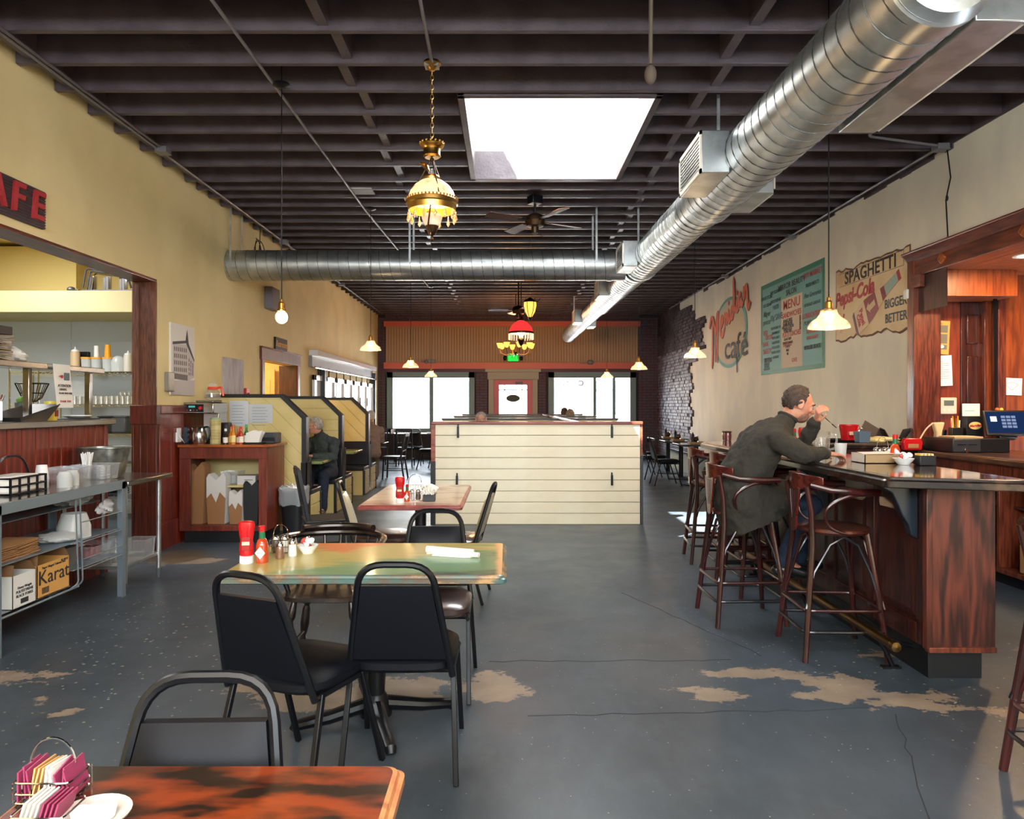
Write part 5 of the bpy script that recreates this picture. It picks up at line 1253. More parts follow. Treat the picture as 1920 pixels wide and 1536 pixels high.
for r, (z, x0_, x1_, n) in enumerate(((1.48, 140, 250, 12),)):
    s0 = None
    for row in range(2):
        for k in range(n):
            px = x0_+(x1_-x0_)*k/(n-1); loc = onrack(px, z, 9.05+.15*row)
            lab = 'upturned water glass in the row of glasses on the second rack shelf'
            if s0 is None: s0 = tag(obj('water_glass', MB().lathe([(.034, 0), (.028, .1), (0, .1), (.0, .095), (.026, .095), (.032, 0)], (0, 0, 0), 14), GLASS3), lab, 'glass', 'glasses on the second rack shelf', loc)
            else: c = s0.copy(); COL.objects.link(c); c.location = loc
for k in range(4):
    tag(obj('stemmed_glass', MB().lathe([(.035, 0), (.03, .004), (.006, .01), (.005, .05), (.03, .08), (.034, .13), (.028, .17)], (0, 0, 0), 14, close=False), GLASS3), 'tall stemmed glass near the right end of the second rack shelf', 'glass', 'stemmed glasses on the second rack shelf', onrack(226+k*8, 1.48+.0, 9.36))
t = thing('clear_bin', 'tall grey crate of pans behind the glasses', 'crate', onrack(152, 1.48, 9.33)); boxy('crate', -.12, .12, -.05, .05, 0, .3, FROST, t, .02)
for k, (px, z, lab, c) in enumerate(((232, 1.11, 'wide dark grey bin on the third rack shelf', '#4a4b4d'), (210, 1.11, 'black bin left of the wide grey bin', '#1c1d1f'), (222, .74, 'short dark tub on the fourth rack shelf', '#5a5654'), (246, .74, 'stack of grey trays at the right of the fourth shelf', '#7c7874'), (160, .74, 'dark bin hidden behind the red half wall', '#3a3a3c'), (225, .3, 'large pot shaped tub on the lowest rack shelf', '#6a6a6a'), (205, .3, 'stack of steel bowls on the lowest rack shelf', '#8a8a8a'))):
    t = thing('storage_bin', lab, 'bin', onrack(px, z, 9.15)); m = mat('bin_%s' % 'abcdefg'[k], c, .45)
    if z == .3:
        for q in range(5): obj('bowl', MB().lathe([(0, 0), (.06, 0), (.12, .05), (.125, .055), (.11, .05), (0, .01)], (0, 0, q*.03), 20), STEEL, t)
    else: boxy('bin_body', -.1, .1, -.14, .14, 0, .22 if k < 2 else .16, m, t, .025); boxy('rim', -.108, .108, -.148, .148, .2 if k < 2 else .14, .215 if k < 2 else .155, m, t, .005)
# steel racks and ladle on the soffit
t = thing('folding_rack', 'stack of folded steel stands lying on the cream soffit', 'rack', (PX(198, 8.75), 8.85, PZ(545, 8.7)))
DS = mat('old_steel', '#6d6a68', .4, .8)
for k in range(3):
    dx = -.05*k
    mb = MB().tube(fillet([(-.24+dx, 0, .02+k*.02), (-.2+dx, .0, .24+k*.03), (.3+dx, .02, .18+k*.02), (.36+dx, 0, .02+k*.02)], .05), .013, 8)
    for x in (-.18, .0, .2): mb.bar((x+dx, .03*k, .02), (x+dx, .03*k, .2), .03, .02)
    obj('stand_frame', mb, DS if k else CHROME, t)
boxy('base_bar', -.33, .36, -.05, .05, 0, .03, DS, t)
tag(obj('steel_scoop', MB().ell((0, 0, .03), (.05, .05, .035)).tube([(.03, 0, .03), (.09, 0, .02)], .012, 6), DS), 'round steel scoop end at the left of the folded stands', 'scoop', None, (PX(129, 8.75), 8.8, PZ(545, 8.7)))

# ================================================================ HIGH-BACK BOOTHS
BX1 = -2.345; BH = 1.60; BC = 1.33; BXC = -2.65
YP = wood('booth_yellow', '#d8c484', '#cfba78', 'x', 3, .45, .1)
YP2 = mat('booth_cream', '#d9c68a', .42, col2='#cdb977', ns=2)
def clip_poly(poly, fn):
    out = []
    n = len(poly)
    for i in range(n):
        a, b_ = poly[i], poly[(i+1) % n]; fa, fb = fn(a), fn(b_)
        if fa >= 0: out.append(a)
        if (fa >= 0) != (fb >= 0): s = fa/(fa-fb); out.append((a[0]+(b_[0]-a[0])*s, a[1]+(b_[1]-a[1])*s))
    return out
def partition(y, lab, diag=True, near=True):
    t = thing('booth_partition', lab, 'partition', (0, y, 0)); W = BX1; th = .05
    shape = [(XL+.001, 0), (W-.05, 0), (W-.05, BC-.02), (BXC, BH-.04), (XL+.001, BH-.04)]
    obj('core', MB().prism(shape, 'y', -th+.012, th-.012), YP2, t, sm=0)
    def inside(poly):
        for fn in (lambda p: p[0]-(XL+.002), lambda p: (W-.05)-p[0], lambda p: p[1]-.06, lambda p: (BH-.04)-p[1], lambda p: (BC-.02)+(BXC-(W-.05))*0+((BH-.04)-(BC-.02))*((W-.05)-p[0])/((W-.05)-BXC)-p[1]):
            if len(poly) < 3: return []
            poly = clip_poly(poly, fn)
        return poly
    wd = .158
    for f, (sy, dg) in enumerate(((-1, diag), (1, False))):
        k = -16
        while k < 22:
            if dg:   # boards slope down to the right
                c = k*wd*1.414; g = .004
                p = [(XL-1, c+1+g-0), (XL-1, c+1+wd*1.414-g), (W+1, c+1+wd*1.414-g-(W+2-XL)), (W+1, c+1+g-(W+2-XL))]
            else: p = [(XL-1, k*wd+.003), (XL-1, (k+1)*wd-.003), (W+1, (k+1)*wd-.003), (W+1, k*wd+.003)]
            q = inside(p)
            if len(q) >= 3:
                ar = abs(sum(q[i][0]*q[(i+1) % len(q)][1]-q[(i+1) % len(q)][0]*q[i][1] for i in range(len(q))))/2
                if ar > .002: obj('board', MB().prism(q, 'y', sy*(th-.012), sy*th), YP2, t, sm=0, bevel=.0035, seg=1)
            k += 1
    cap = MB(); cw = .062
    path = [(XL+.001, BH-.04), (BXC, BH-.04), (W-.05, BC-.02)]
    cap.prism([(XL+.001, BH-.04), (BXC, BH-.04), (BXC+.02, BH), (XL+.001, BH)], 'y', -cw, cw)
    cap.prism([(BXC, BH-.04), (W-.05, BC-.02), (W, BC), (BXC+.02, BH)], 'y', -cw, cw)
    obj('top_cap', cap, BLACKP, t, bevel=.003); obj('end_post', MB().box(W-.055, W, -cw, cw, 0, BC), BLACKP, t, bevel=.003)
    obj('corner_guard', MB().box(W-.06, W+.012, -cw-.01, -cw+.0, 0, .8).box(W, W+.012, -cw-.01, cw+.01, 0, .8), BLACKM, t)
    return t
PYs = [8.42, 10.25, 12.2]
partition(PYs[0], 'nearest tall cream booth partition with black cap behind the coffee cabinet')
partition(PYs[1], 'second tall cream booth partition, behind the older man', diag=False)
partition(PYs[2], 'third tall cream booth partition, farthest from the camera')
NAVYV = mat('bench_vinyl', '#12141f', .35, coat=.2)
def bench(y, s, lab):
    t = thing('booth_bench', lab, 'bench', (-2.9, y, 0))
    x0, x1 = XL+.05+2.9, -2.33+2.9
    boxy('base', x0, x1-.01, min(0, s*.44), max(0, s*.44), 0, .40, YP2, t)
    for k in range(3): boxy('board', x1-.008, x1+.004, min(.03*s, s*.4), max(.03*s, s*.4), .02+k*.13, .14+k*.13, YP2, t)
    boxy('seat', x0, x1, min(s*.02, s*.48), max(s*.02, s*.48), .40, .46, NAVYV, t, .012)
    boxy('seat_back', x0, x1, min(0, s*.05), max(0, s*.05), .46, .86, NAVYV, t, .012)
    boxy('corner_post', x1-.02, x1+.012, min(s*.4, s*.46), max(s*.4, s*.46), 0, .40, BLACKP, t)
bench(PYs[0]+.078, 1, 'dark vinyl bench behind the nearest booth partition'); bench(PYs[1]-.078, -1, 'dark vinyl bench the older man sits on'); bench(PYs[1]+.078, 1, 'dark vinyl bench on the back of the second partition'); bench(PYs[2]-.078, -1, 'dark vinyl bench in front of the third partition'); bench(PYs[2]+.078, 1, 'dark vinyl bench behind the third partition')
PAINTG = wornpaint('booth_top_paint', [(.3, '#2f4a2a'), (.45, '#9a9a50'), (.6, '#7e9a6a'), (.75, '#c2b56c')], (.4, 1, 1), 3, .2, .8, 3)
def boothtable(y, lab):
    t = thing('booth_table', lab, 'table', (-2.92, y, 0)); boxy('table_top', XL+.02+2.92, -2.33+2.92, -.33, .33, .725, .76, PAINTG, t, .008)
    obj('column', MB().tube([(0, 0, .03), (0, 0, .725)], .045, 14), BLACKM, t); obj('base', MB().lathe([(.25, 0), (.25, .015), (.06, .04), (0, .04)], (0, 0, 0), 24), BLACKM, t)
boothtable(9.34, 'green painted booth table in front of the older man'); boothtable(11.22, 'green painted booth table between second and third partitions')
for (px0, px1, z0, z1, lab) in ((430, 466, 752, 799, 'printed sheet in plastic taped to the near booth partition, left one'), (467, 511, 758, 794, 'wider printed sheet in plastic taped to the near booth partition, right one')):
    y = PYs[0]-.052
    t = thing('taped_notice', lab, 'notice', ((PX(px0, y)+PX(px1, y))/2, y, (PZ(z0, y)+PZ(z1, y))/2)); w_ = PX(px1, y)-PX(px0, y); h = PZ(z0, y)-PZ(z1, y)
    boxy('sheet', -w_/2, w_/2, -.003, 0, -h/2, h/2, mat('laminate', '#c6ccd2', .15, coat=.8), t, 0)
    for k in range(7): boxy('print_line', -w_*.36, w_*.3*(1 if k % 2 else .7), -.004, -.003, h*.3-k*.034, h*.3-k*.034+.006, TEXTG, t, 0)
# ================================================================ COFFEE CABINET
CXa, CXb, CYa, CYb, CH = XL+.045, -2.55, 7.62, 8.2, 1.05
t = thing('coffee_cabinet', 'cherry wood side cabinet with open shelf, holding takeout boxes', 'cabinet', ((CXa+CXb)/2, (CYa+CYb)/2, 0))
hx, hy = (CXb-CXa)/2, (CYb-CYa)/2
boxy('plinth', -hx+.03, hx-.05, -hy+.04, hy, 0, .13, BLACKP, t); boxy('side_panel', hx-.03, hx, -hy, hy, .13, CH-.03, CABR, t); boxy('side_panel', -hx, -hx+.03, -hy, hy, .13, CH-.03, CABR, t)
boxy('back_panel', -hx+.03, hx-.03, hy-.015, hy, .13, CH-.03, YP2, t); boxy('cabinet_floor', -hx+.03, hx-.03, -hy+.01, hy-.02, .13, .18, CABR, t)
boxy('face_rail', -hx+.12, hx-.09, -hy-.015, -hy+.01, .13, .185, CABR, t); boxy('face_rail', -hx, hx, -hy-.015, -hy+.01, .90, CH-.03, CABR, t); boxy('face_stile', -hx, -hx+.12, -hy-.015, -hy+.01, .13, .90, CABR, t); boxy('face_stile', hx-.09, hx, -hy-.015, -hy+.01, .13, .90, CABR, t)
boxy('inner_shelf', -.02, hx-.03, -hy+.15, hy-.02, .575, .6, YP2, t); boxy('worktop', -hx-.01, hx+.03, -hy-.04, hy+.02, CH-.03, CH, CABT, t, .006)
# takeout boxes standing folded in rows
KR2 = mat('box_brown', '#9c6e45', .7); WBX = mat('box_white_card', '#dad6cf', .6); BKX = mat('box_black_card', '#202124', .5)
def boxstack(lab, px0, px1, pytop, c1, c2, n, lean=0, grp=None):
    y = CYa+.12; t = thing('takeout_box_stack', lab, 'takeout boxes', ((PX(px0, y)+PX(px1, y))/2, y, .182)); w_ = PX(px1, y)-PX(px0, y)-.01; h = PZ(pytop, y)-.185; s0 = None
    for k in range(n):
        mb = MB(); zz = h; d = .012
        # an unfolded carton seen on edge: trapezoid sheet with a V notch at the top
        mb.prism([(-w_*.42, 0), (w_*.42, 0), (w_*.5, zz*.55), (w_*.5, zz*.92), (w_*.38, zz), (0, zz*.86), (-w_*.38, zz*.98), (-w_*.5, zz*.9), (-w_*.5, zz*.55)], 'y', k*.02, k*.02+.006)
        c = c1
        obj('carton_blank', mb, c, t, sm=0, bevel=.001, seg=1)
        if c2 is not None:
            mb = MB().prism([(-w_*.425, 0), (w_*.425, 0), (w_*.49, zz*.5), (w_*.2, zz*.62), (0, zz*.42), (-w_*.25, zz*.6), (-w_*.49, zz*.5)], 'y', k*.02-.004, k*.02)
            if k == 0: obj('folded_front', mb, c2, t, sm=0)
    return t
boxstack('tall row of brown takeout cartons at the left of the cabinet', 344, 384, 866, KR2, None, 9); boxstack('row of white and brown takeout cartons second from left', 386, 424, 886, WBX, KR2, 8); boxstack('shorter row of white and brown cartons, third from left', 428, 455, 918, WBX, KR2, 6); boxstack('row of black takeout cartons at the right of the cabinet', 455, 486, 900, BKX, BKX, 8)
zs = .6
t = clearbin('clear_bin', 'clear bin of small cups on the inner cabinet shelf', PX(437, 7.95), 7.95, zs, .17, .2, .14)
for k in range(3): tag(obj('sauce_cup', MB().lathe([(.03, 0), (.038, .09), (0, .09)], (0, 0, 0), 14), FROST), 'white plastic cup in the bin on the inner cabinet shelf', 'cup', 'cups in the cabinet bin', (PX(428+k*10, 7.93), 7.93, zs+.005))
t = thing('white_carton', 'low white carton on the inner cabinet shelf', 'box', (PX(468, 7.9), 7.9, zs)); boxy('carton', -.1, .1, -.1, .1, 0, .1, WBX, t); boxy('label_strip', -.02, .07, -.102, -.1, .05, .06, TEXTG, t, 0)
# on top: coffee machine, pot, kettle, bottles
zc = CH; y = 7.95
t = thing('coffee_brewer', 'steel coffee brewer with a glass pot of red collar on top', 'coffee machine', (PX(383, 7.95), 7.98, zc))
boxy('base', -.14, .14, -.19, .18, 0, .035, BLACKM, t, .008); boxy('column', -.02, .16, -.02, .2, .035, .36, STEEL, t, .01); boxy('head', -.16, .17, -.19, .2, .33, .45, STEEL, t, .01); boxy('control_panel', -.15, .06, -.197, -.19, .345, .43, BLACKM, t, .003)
boxy('display', -.1, -.03, -.2, -.197, .395, .415, emis('brewer_lcd', '#3f9a8c', .7), t, 0); obj('dial', MB().lathe([(.02, 0), (.018, .012), (0, .012)], (.03, -.2, .39), 16, M=Matrix.Rotation(PI/2, 3, 'X')), REDP, t)
for k in range(4): boxy('button', -.12+k*.035, -.108+k*.035, -.2, -.197, .36, .372, (REDP, WHITE, REDP, mat('button_green', '#3d8a4a', .4))[k], t, 0)
boxy('warmer', -.06, .14, -.12, .12, .45, .475, STEEL, t, .01)
t = thing('glass_coffee_pot', 'glass coffee pot with an orange collar on top of the brewer', 'coffee pot', (PX(397, 7.95), 7.97, zc+.475))
obj('bowl', MB().lathe([(0, 0), (.06, 0), (.088, .035), (.085, .08), (.05, .12), (.045, .15)], (0, 0, 0), 28, close=False), GLASS3, t); OR = mat('pot_orange', '#e0492a', .35)
obj('collar', MB().lathe([(.052, .118), (.054, .122), (.05, .145), (.046, .15)], (0, 0, 0), 24, close=False), OR, t); obj('handle', MB().tube(fillet([(.05, 0, .135), (.1, 0, .15), (.12, 0, .05)], .03), .012, 8), OR, t); obj('lid', MB().lathe([(.045, .15), (.04, .185), (.02, .2), (0, .2)], (0, 0, 0), 20), GLASS2, t)
t = thing('steel_kettle', 'brushed steel jug kettle standing under the brewer head', 'kettle', (PX(376, 7.75), 7.72, zc))
obj('body', MB().lathe([(0, 0), (.065, 0), (.075, .03), (.078, .1), (.062, .17), (.05, .185), (0, .19)], (0, 0, 0), 28), STEEL, t); obj('handle', MB().tube(fillet([(.05, 0, .18), (.1, 0, .19), (.11, 0, .08), (.075, 0, .04)], .03), .011, 8), BLACKM, t); obj('spout', MB().prism([(-.05, .17), (-.085, .185), (-.06, .12)], 'y', -.02, .02), STEEL, t, bevel=.004)
t = thing('cup_pod_stand', 'dark stand of cup lids left of the kettle', 'stand', (PX(352, 7.8), 7.76, zc))
for k in range(3): obj('pod', MB().lathe([(.0, -.02), (.03, -.02), (.035, 0), (.03, .02), (0, .02)], (0, 0, .04+k*.055), 16, M=Matrix.Rotation(PI/2, 3, 'X')), mat('pod_slate', '#39434f', .35), t)
boxy('stand_base', -.04, .04, -.04, .04, 0, .012, BLACKM, t)
obj('stand_post', MB().tube([(0, .03, 0), (0, .03, .2)], .008, 6), BLACKM, t)
t = thing('sleeve_stack', 'yellow printed sleeve of filters beside the kettle', 'filter pack', (PX(404, 7.8), 7.8, zc)); obj('sleeve', MB().lathe([(.055, 0), (.06, .27), (0, .27)], (0, 0, 0), 10), mat('sleeve_yellow', '#cdbd83', .5, col2='#a99a5e', ns=20, st=(.2, .2, 2)), t); obj('lid', MB().lathe([(.062, .265), (.05, .285), (0, .285)], (0, 0, 0), 10), mat('lid_green', '#8aa98a', .4), t)
t = thing('black_thermos', 'black insulated dispenser behind the hot sauce bottles', 'dispenser', (PX(423, 8.0), 8.02, zc)); obj('body', MB().lathe([(0, 0), (.07, 0), (.07, .2), (.055, .225), (0, .23)], (0, 0, 0), 20), BLACKP, t)
cols = [('bottle_dark', '#2b1712', '#e9e4da', '#e9e9e6'), ('bottle_amber', '#d07a1c', '#e8b64a', '#c9581c'), ('bottle_amber', '#d07a1c', '#e8cf8a', '#c9581c'), ('bottle_red', '#b3301a', '#e6dac2', '#d06a2a'), ('bottle_red', '#b3301a', '#e6dac2', '#c01c20'), ('bottle_green', '#2e6a38', '#dfe6d8', '#3f9a4a')]
labs = ['dark sauce bottle with white cap, first of the row on the coffee cabinet', 'orange hot sauce bottle, second in the row on the coffee cabinet', 'short amber sauce bottle in the middle of the cabinet row', 'red hot sauce bottle with an orange cap on the coffee cabinet', 'red hot sauce bottle with a red cap on the coffee cabinet', 'green sauce bottle ending the row on the coffee cabinet']
for k, (cn, c, lb, cp) in enumerate(cols):
    t = thing('sauce_bottle', labs[k], 'bottle', (PX(423+k*7.2, 7.68), 7.68+.05*(k % 2), zc)); h = .15+.02*(k % 3)
    obj('bottle_body', MB().lathe([(0, 0), (.026, 0), (.027, h*.6), (.012, h*.78), (.011, h), (0, h)], (0, 0, 0), 14), mat(cn, c, .15, coat=.5), t); obj('label', MB().lathe([(.0277, h*.12), (.0277, h*.5)], (0, 0, 0), 14, close=False), mat('label_%d' % k, lb, .6), t); obj('cap', MB().lathe([(.014, h*.95), (.014, h*1.12), (0, h*1.12)], (0, 0, 0), 12), mat('cap_%d' % k, cp, .4), t)
t = thing('napkin_pile', 'folded white paper napkins in a black tray on the coffee cabinet', 'napkins', (PX(478, 7.75), 7.75, zc)); boxy('tray', -.11, .11, -.08, .08, 0, .02, BLACKM, t); random.seed(31)
for k in range(6): obj('napkin', MB().prism([(-.08, .02), (.06, .02), (.10, .15-.005*k), (.05, .135), (.0, .15), (-.075, .12)], 'y', -.06+k*.018, -.054+k*.018), PAPER, t, sm=0)
t = thing('receipt_printer', 'dark grey receipt printer at the right end of the coffee cabinet', 'printer', (PX(507, 7.9), 7.88, zc)); boxy('case', -.09, .09, -.1, .12, 0, .12, mat('printer_grey', '#34363a', .45), t, .012); boxy('paper_slot', -.06, .06, -.03, .0, .12, .124, TEXTG, t, 0); boxy('front_lip', -.085, .085, -.105, -.1, .03, .07, BLACKM, t, 0)
tag(obj('power_cord', MB().tube(fillet([(XL+.045, 7.6, PZ(816, 7.6)), (XL+.1, 7.56, 1.1), (PX(350, 7.75), 7.7, zc+.01)], .05), .004, 5), WHITE), 'white cord from the wall outlet to the coffee cabinet', 'cord')
# trash can
t = thing('trash_can', 'black trash can with a clear liner beside the coffee cabinet', 'trash can', (-2.385, 8.02, 0)); t.scale = (.86, 1, 1)
def rr(a, b_, z, n=40): return [(a*math.copysign(abs(math.cos(q))**.55, math.cos(q)), b_*math.copysign(abs(math.sin(q))**.55, math.sin(q)), z) for q in [2*PI*j/n for j in range(n)]]
def shell(rings): 
    n = len(rings[0]); vs = [v for r in rings for v in r]; return MB().add(vs, [(i*n+j, i*n+(j+1) % n, (i+1)*n+(j+1) % n, (i+1)*n+j) for i in range(len(rings)-1) for j in range(n)]+[tuple(range(n-1, -1, -1))])
obj('bin_body', shell([rr(.125, .1, 0), rr(.16, .135, .5), rr(.165, .14, .52), rr(.15, .125, .5), rr(.12, .095, .03)]), BLACKP, t)
random.seed(6); LN = []
for k, (a, z) in enumerate(((.168, .36), (.178, .42), (.174, .49), (.182, .545), (.17, .56), (.15, .53), (.11, .46))): LN.append([(x*(1+.03*math.sin(j*2.1+k*3)), y_*(1+.03*math.cos(j*1.7+k)), z+.012*math.sin(j*1.3+k*2)) for j, (x, y_, _) in enumerate(rr(a, a*.85, z))])
obj('liner', shell(LN), glass('liner_film', body=.4, bodycol='#c9d0d6', gloss=.4), t)
bagblob('crumpled white tissue heaped in the trash can', -2.385, 8.02, .46, (.09, .09, .07), PAPER, 'crumpled_tissue', 'tissue', 15, amp=.6)
# ================================================================ SHIPLAP DIVIDER AND THE ROWS BEHIND IT
DY = 8.8; DXa, DXb = PX(809, DY), PX(1202, DY); DZt = 1.27
t = thing('shiplap_divider', 'low cream shiplap divider with red wood cap in the middle of the room', 'divider', (0, DY, 0))
SHIP = mat('shiplap_cream', '#e8dfc4', .42, col2='#e2d7b9', ns=3)
nb = 9; bh = (DZt-.035)/nb; s0 = None
for k in range(nb):
    if s0 is None: s0 = obj('plank', MB().box(DXa+.045, DXb-.012, 0, .02, .003, bh-.003), SHIP, t, bevel=.004, seg=1)
    else: inst(s0, parent=t, loc=(0, 0, k*bh))
obj('core', MB().box(DXa+.03, DXb, .015, .07, 0, DZt-.03), mat('ship_groove', '#9a9176', .7), t)
REDW = wood('cap_red_wood', '#9c4a36', '#6e2a1e', 'x', 6, .35, .3)
boxy('top_cap', DXa, DXb+.02, -.02, .12, DZt-.035, DZt, REDW, t, .005); boxy('end_trim', DXa-.005, DXa+.045, -.012, .1, .78, DZt-.035, REDW, t, .003); boxy('end_trim', DXa-.01, DXa+.05, -.014, .1, 0, .78, BLACKP, t, .003)
boxy('end_trim', DXb-.006, DXb+.02, -.0, .1, .85, DZt-.035, REDW, t, .003); boxy('end_trim', DXb-.008, DXb+.025, -.008, .1, 0, .85, mat('post_grey', '#3c3f45', .5), t, .003)
for px, pz in ((859, 795), (1147, 795), (857, 887), (1147, 886)):
    h0, h1 = PZ(pz, DY), PZ(pz+(26 if pz < 850 else 24), DY)
    obj('coat_hook', MB().box(PX(px, DY)-.013, PX(px, DY)+.013, -.035, -.008, h1, h0-.03).box(PX(px, DY)-.009, PX(px, DY)+.009, -.02, 0, h0-.06, h0), BLACKM, t, bevel=.003)
for k, (y, x0, x1, lb) in enumerate(((11.1, -1.0, 1.72, 'low dark booth back behind the cream divider, nearest row'), (13.6, -1.0, 1.7, 'low dark booth back, second row beyond the divider'), (16.2, -1.0, 1.7, 'low dark booth back, row nearest the street door'))):
    t = thing('booth_row', lb, 'booth', (0, y, 0)); boxy('panel', x0, x1, -.03, .03, 0, DZt-.03, YP2, t); boxy('top_cap', x0-.01, x1+.01, -.05, .06, DZt-.03, DZt, mat('cap_dark', '#3b2622', .35, coat=.3), t, .004)
    for s in (-1, 1):
        boxy('bench_seat', x0+.05, .8, s*.03, s*.48, .40, .46, NAVYV, t, .01); boxy('bench_seat', .9, x1-.02, s*.03, s*.48, .40, .46, NAVYV, t, .01); boxy('bench_base', x0+.05, x1-.02, s*.03, s*.42, 0, .4, YP2, t)
t = thing('booth_spine', 'red capped spine wall splitting the booths behind the divider', 'divider', (.85, 0, 0)); boxy('panel', -.03, .03, 8.95, 11.04, 0, DZt-.03, YP2, t); boxy('top_cap', -.05, .05, 8.95, 11.04, DZt-.03, DZt, REDW, t, .004); boxy('panel', -.03, .03, 11.17, 13.54, 0, DZt-.03, YP2, t); boxy('top_cap', -.05, .05, 11.17, 13.54, DZt-.03, DZt, REDW, t, .004); boxy('panel', -.03, .03, 13.67, 16.1, 0, DZt-.03, YP2, t); boxy('top_cap', -.05, .05, 13.67, 16.1, DZt-.03, DZt, REDW, t, .004)

# ================================================================ CHAIRS
def banquet(label, back=BLACKV, seatm=BLACKV, group='black stacking chairs'):
    t = thing('banquet_chair', label, 'chair', (0, 0, 0), 0, group)
    B = lambda u: -.20-.13*(u)      # back leans: u 0 at seat, 1 at top
    zt, zs = .87, .44
    pts = [(-.205, -.19, .40), (-.135, B(1), zt), (.135, B(1), zt), (.205, -.19, .40)]
    obj('back_frame', MB().tube(fillet(pts, .095, 6), .0135, 8), BLACKM, t)
    # padded back
    def q(z, s): u = (z-zs)/(zt-zs); return s*(.197-.07*u-.008), B(u)+.0
    mb = MB(); n = 10; rows = 8; vs = []; fs = []
    for side in (0, 1):
        for r in range(rows+1):
            z = .475+(.785-.475)*r/rows; hw, y = q(z, 1)
            for c in range(n+1):
                a = -1+2*c/n; ed = (1-abs(a)**6)*(1-abs(2*r/rows-1)**6)
                vs.append((a*hw, y+(.012+.022*ed if side == 0 else -.012-.004*ed), z))
    N_ = (rows+1)*(n+1)
    for side in (0, 1):
        for r in range(rows):
            for c in range(n):
                i = side*N_+r*(n+1)+c; f = (i, i+1, i+n+2, i+n+1); fs.append(f if side else f[::-1])
    for r in range(rows):
        for c in (0, n): i = r*(n+1)+c; j = (r+1)*(n+1)+c; fs.append((i, j, N_+j, N_+i))
    for c in range(n):
        for r in (0, rows): i = r*(n+1)+c; fs.append((i, i+1, N_+i+1, N_+i))
    obj('backrest', mb.add(vs, fs), back, t)
    S = [rr2(.205, .205, .415), rr2(.215, .22, .43), rr2(.215, .22, .455), rr2(.19, .195, .472), rr2(.1, .1, .478)]
    n = 32; vs = [v for R in S for v in R]; fs = [(i*n+j, i*n+(j+1) % n, (i+1)*n+(j+1) % n, (i+1)*n+j) for i in range(4) for j in range(n)]+[tuple(range(n-1, -1, -1)), tuple(4*n+j for j in range(n))]
    obj('seat', MB().add(vs, fs), seatm, t)
    for s in (-1, 1):
        obj('leg', MB().bar((s*.205, -.15, .415), (s*.225, -.265, .0), .021, .021, (0, 1, 0)), BLACKM, t, bevel=.003)
        obj('leg', MB().bar((s*.205, .1, .415), (s*.215, .235, .0), .021, .021, (0, 1, 0)), BLACKM, t, bevel=.003)
        obj('side_rail', MB().tube([(s*.2, -.19, .405), (s*.205, .18, .405)], .011, 6), BLACKM, t)
    for y in (-.13, .13): obj('stretcher', MB().tube([(-.2, y, .40), (.2, y, .40)], .01, 6), BLACKM, t)
    return t
def rr2(a, b_, z, n=32): return [(a*math.copysign(abs(math.cos(q))**.5, math.cos(q)), b_*math.copysign(abs(math.sin(q))**.5, math.sin(q)), z) for q in [2*PI*j/n for j in range(n)]]
BROWNV = mat('worn_brown_vinyl', '#2a1c1a', .3, col2='#4c3530', ns=4, coat=.4)
c1 = banquet('black stacking chair at the green table, left one with its back to the camera'); c1.location = (-.805, 2.83, 0); c1.rotation_euler.z = -.4
G_ = 'black stacking chairs'
dup(c1, (-.42, 3.02, 0), 0.0, 'black stacking chair at the green table, right one with its back to the camera', G_)
dup(c1, (-.645, 1.25, 0), PI+.03, 'black stacking chair facing the camera behind the orange table', G_)
c2 = banquet('stacking chair with a worn brown seat on the far side of the green table', seatm=BROWNV); c2.location = (-.40, 3.74, 0); c2.rotation_euler.z = PI
CRV = mat('cream_vinyl', '#b9ad8c', .35, coat=.2)
c3 = banquet('stacking chair with cream back at the left end of the red table', back=CRV, seatm=BROWNV); c3.location = (-.98, 5.62, 0); c3.rotation_euler.z = -PI/2+.12
dup(c3, (-.42, 5.5, 0), PI/2-.1, 'stacking chair with cream back at the right end of the red table', G_)
# captain's armchair and the black wooden chair
t = thing('captains_chair', 'dark worn wooden armchair with turned legs behind the green table', 'chair', (-.98, 3.95, 0), PI)
S = [rr2(.21, .2, .43), rr2(.235, .22, .44), rr2(.235, .22, .46), rr2(.2, .19, .465)]
n = 32; obj('seat', MB().add([v for R in S for v in R], [(i*n+j, i*n+(j+1) % n, (i+1)*n+(j+1) % n, (i+1)*n+j) for i in range(3) for j in range(n)]+[tuple(range(n-1, -1, -1)), tuple(3*n+j for j in range(n))]), mat('worn_seat_wood', '#241612', .25, col2='#6e5140', ns=5, lo=.5, hi=.75, coat=.6), t)
for sx in (-1, 1):
    for sy in (-1, 1):
        a = Vector((sx*.15, sy*.14, .43)); b_ = Vector((sx*.22, sy*.21, 0)); P = [a+(b_-a)*u for u in (0, .12, .2, .25, .3, .5, .62, .68, .74, .9, 1)]
        obj('leg', MB().tube(P, [.014, .02, .022, .014, .022, .026, .02, .013, .02, .014, .011], 12), DARKWD, t)
arc = [(.29*math.sin(a), -.05-.23*math.cos(a), .72) for a in [(-PI/2)+PI*k/14 for k in range(15)]]
arc = [(-.28, .17, .69)]+arc+[(.28, .17, .69)]
mb = MB()
mb.tube(arc, [.018]+[.02]*15+[.018], 10); obj('arm_rail', mb, DARKWD, t)
mb = MB().tube([(.26*math.sin(a), -.07-.22*math.cos(a), .755) for a in [-.9+1.8*k/10 for k in range(11)]], .02, 10); obj('crest_rail', mb, DARKWD, t)
for k in range(9):
    a = -1.35+2.7*k/8; obj('spindle', MB().tube([(.19*math.sin(a), -.03-.15*math.cos(a), .45), (.24*math.sin(a), -.045-.19*math.cos(a), .58), (.28*math.sin(a), -.05-.225*math.cos(a), .71)], [.009, .013, .008], 8), DARKWD, t)
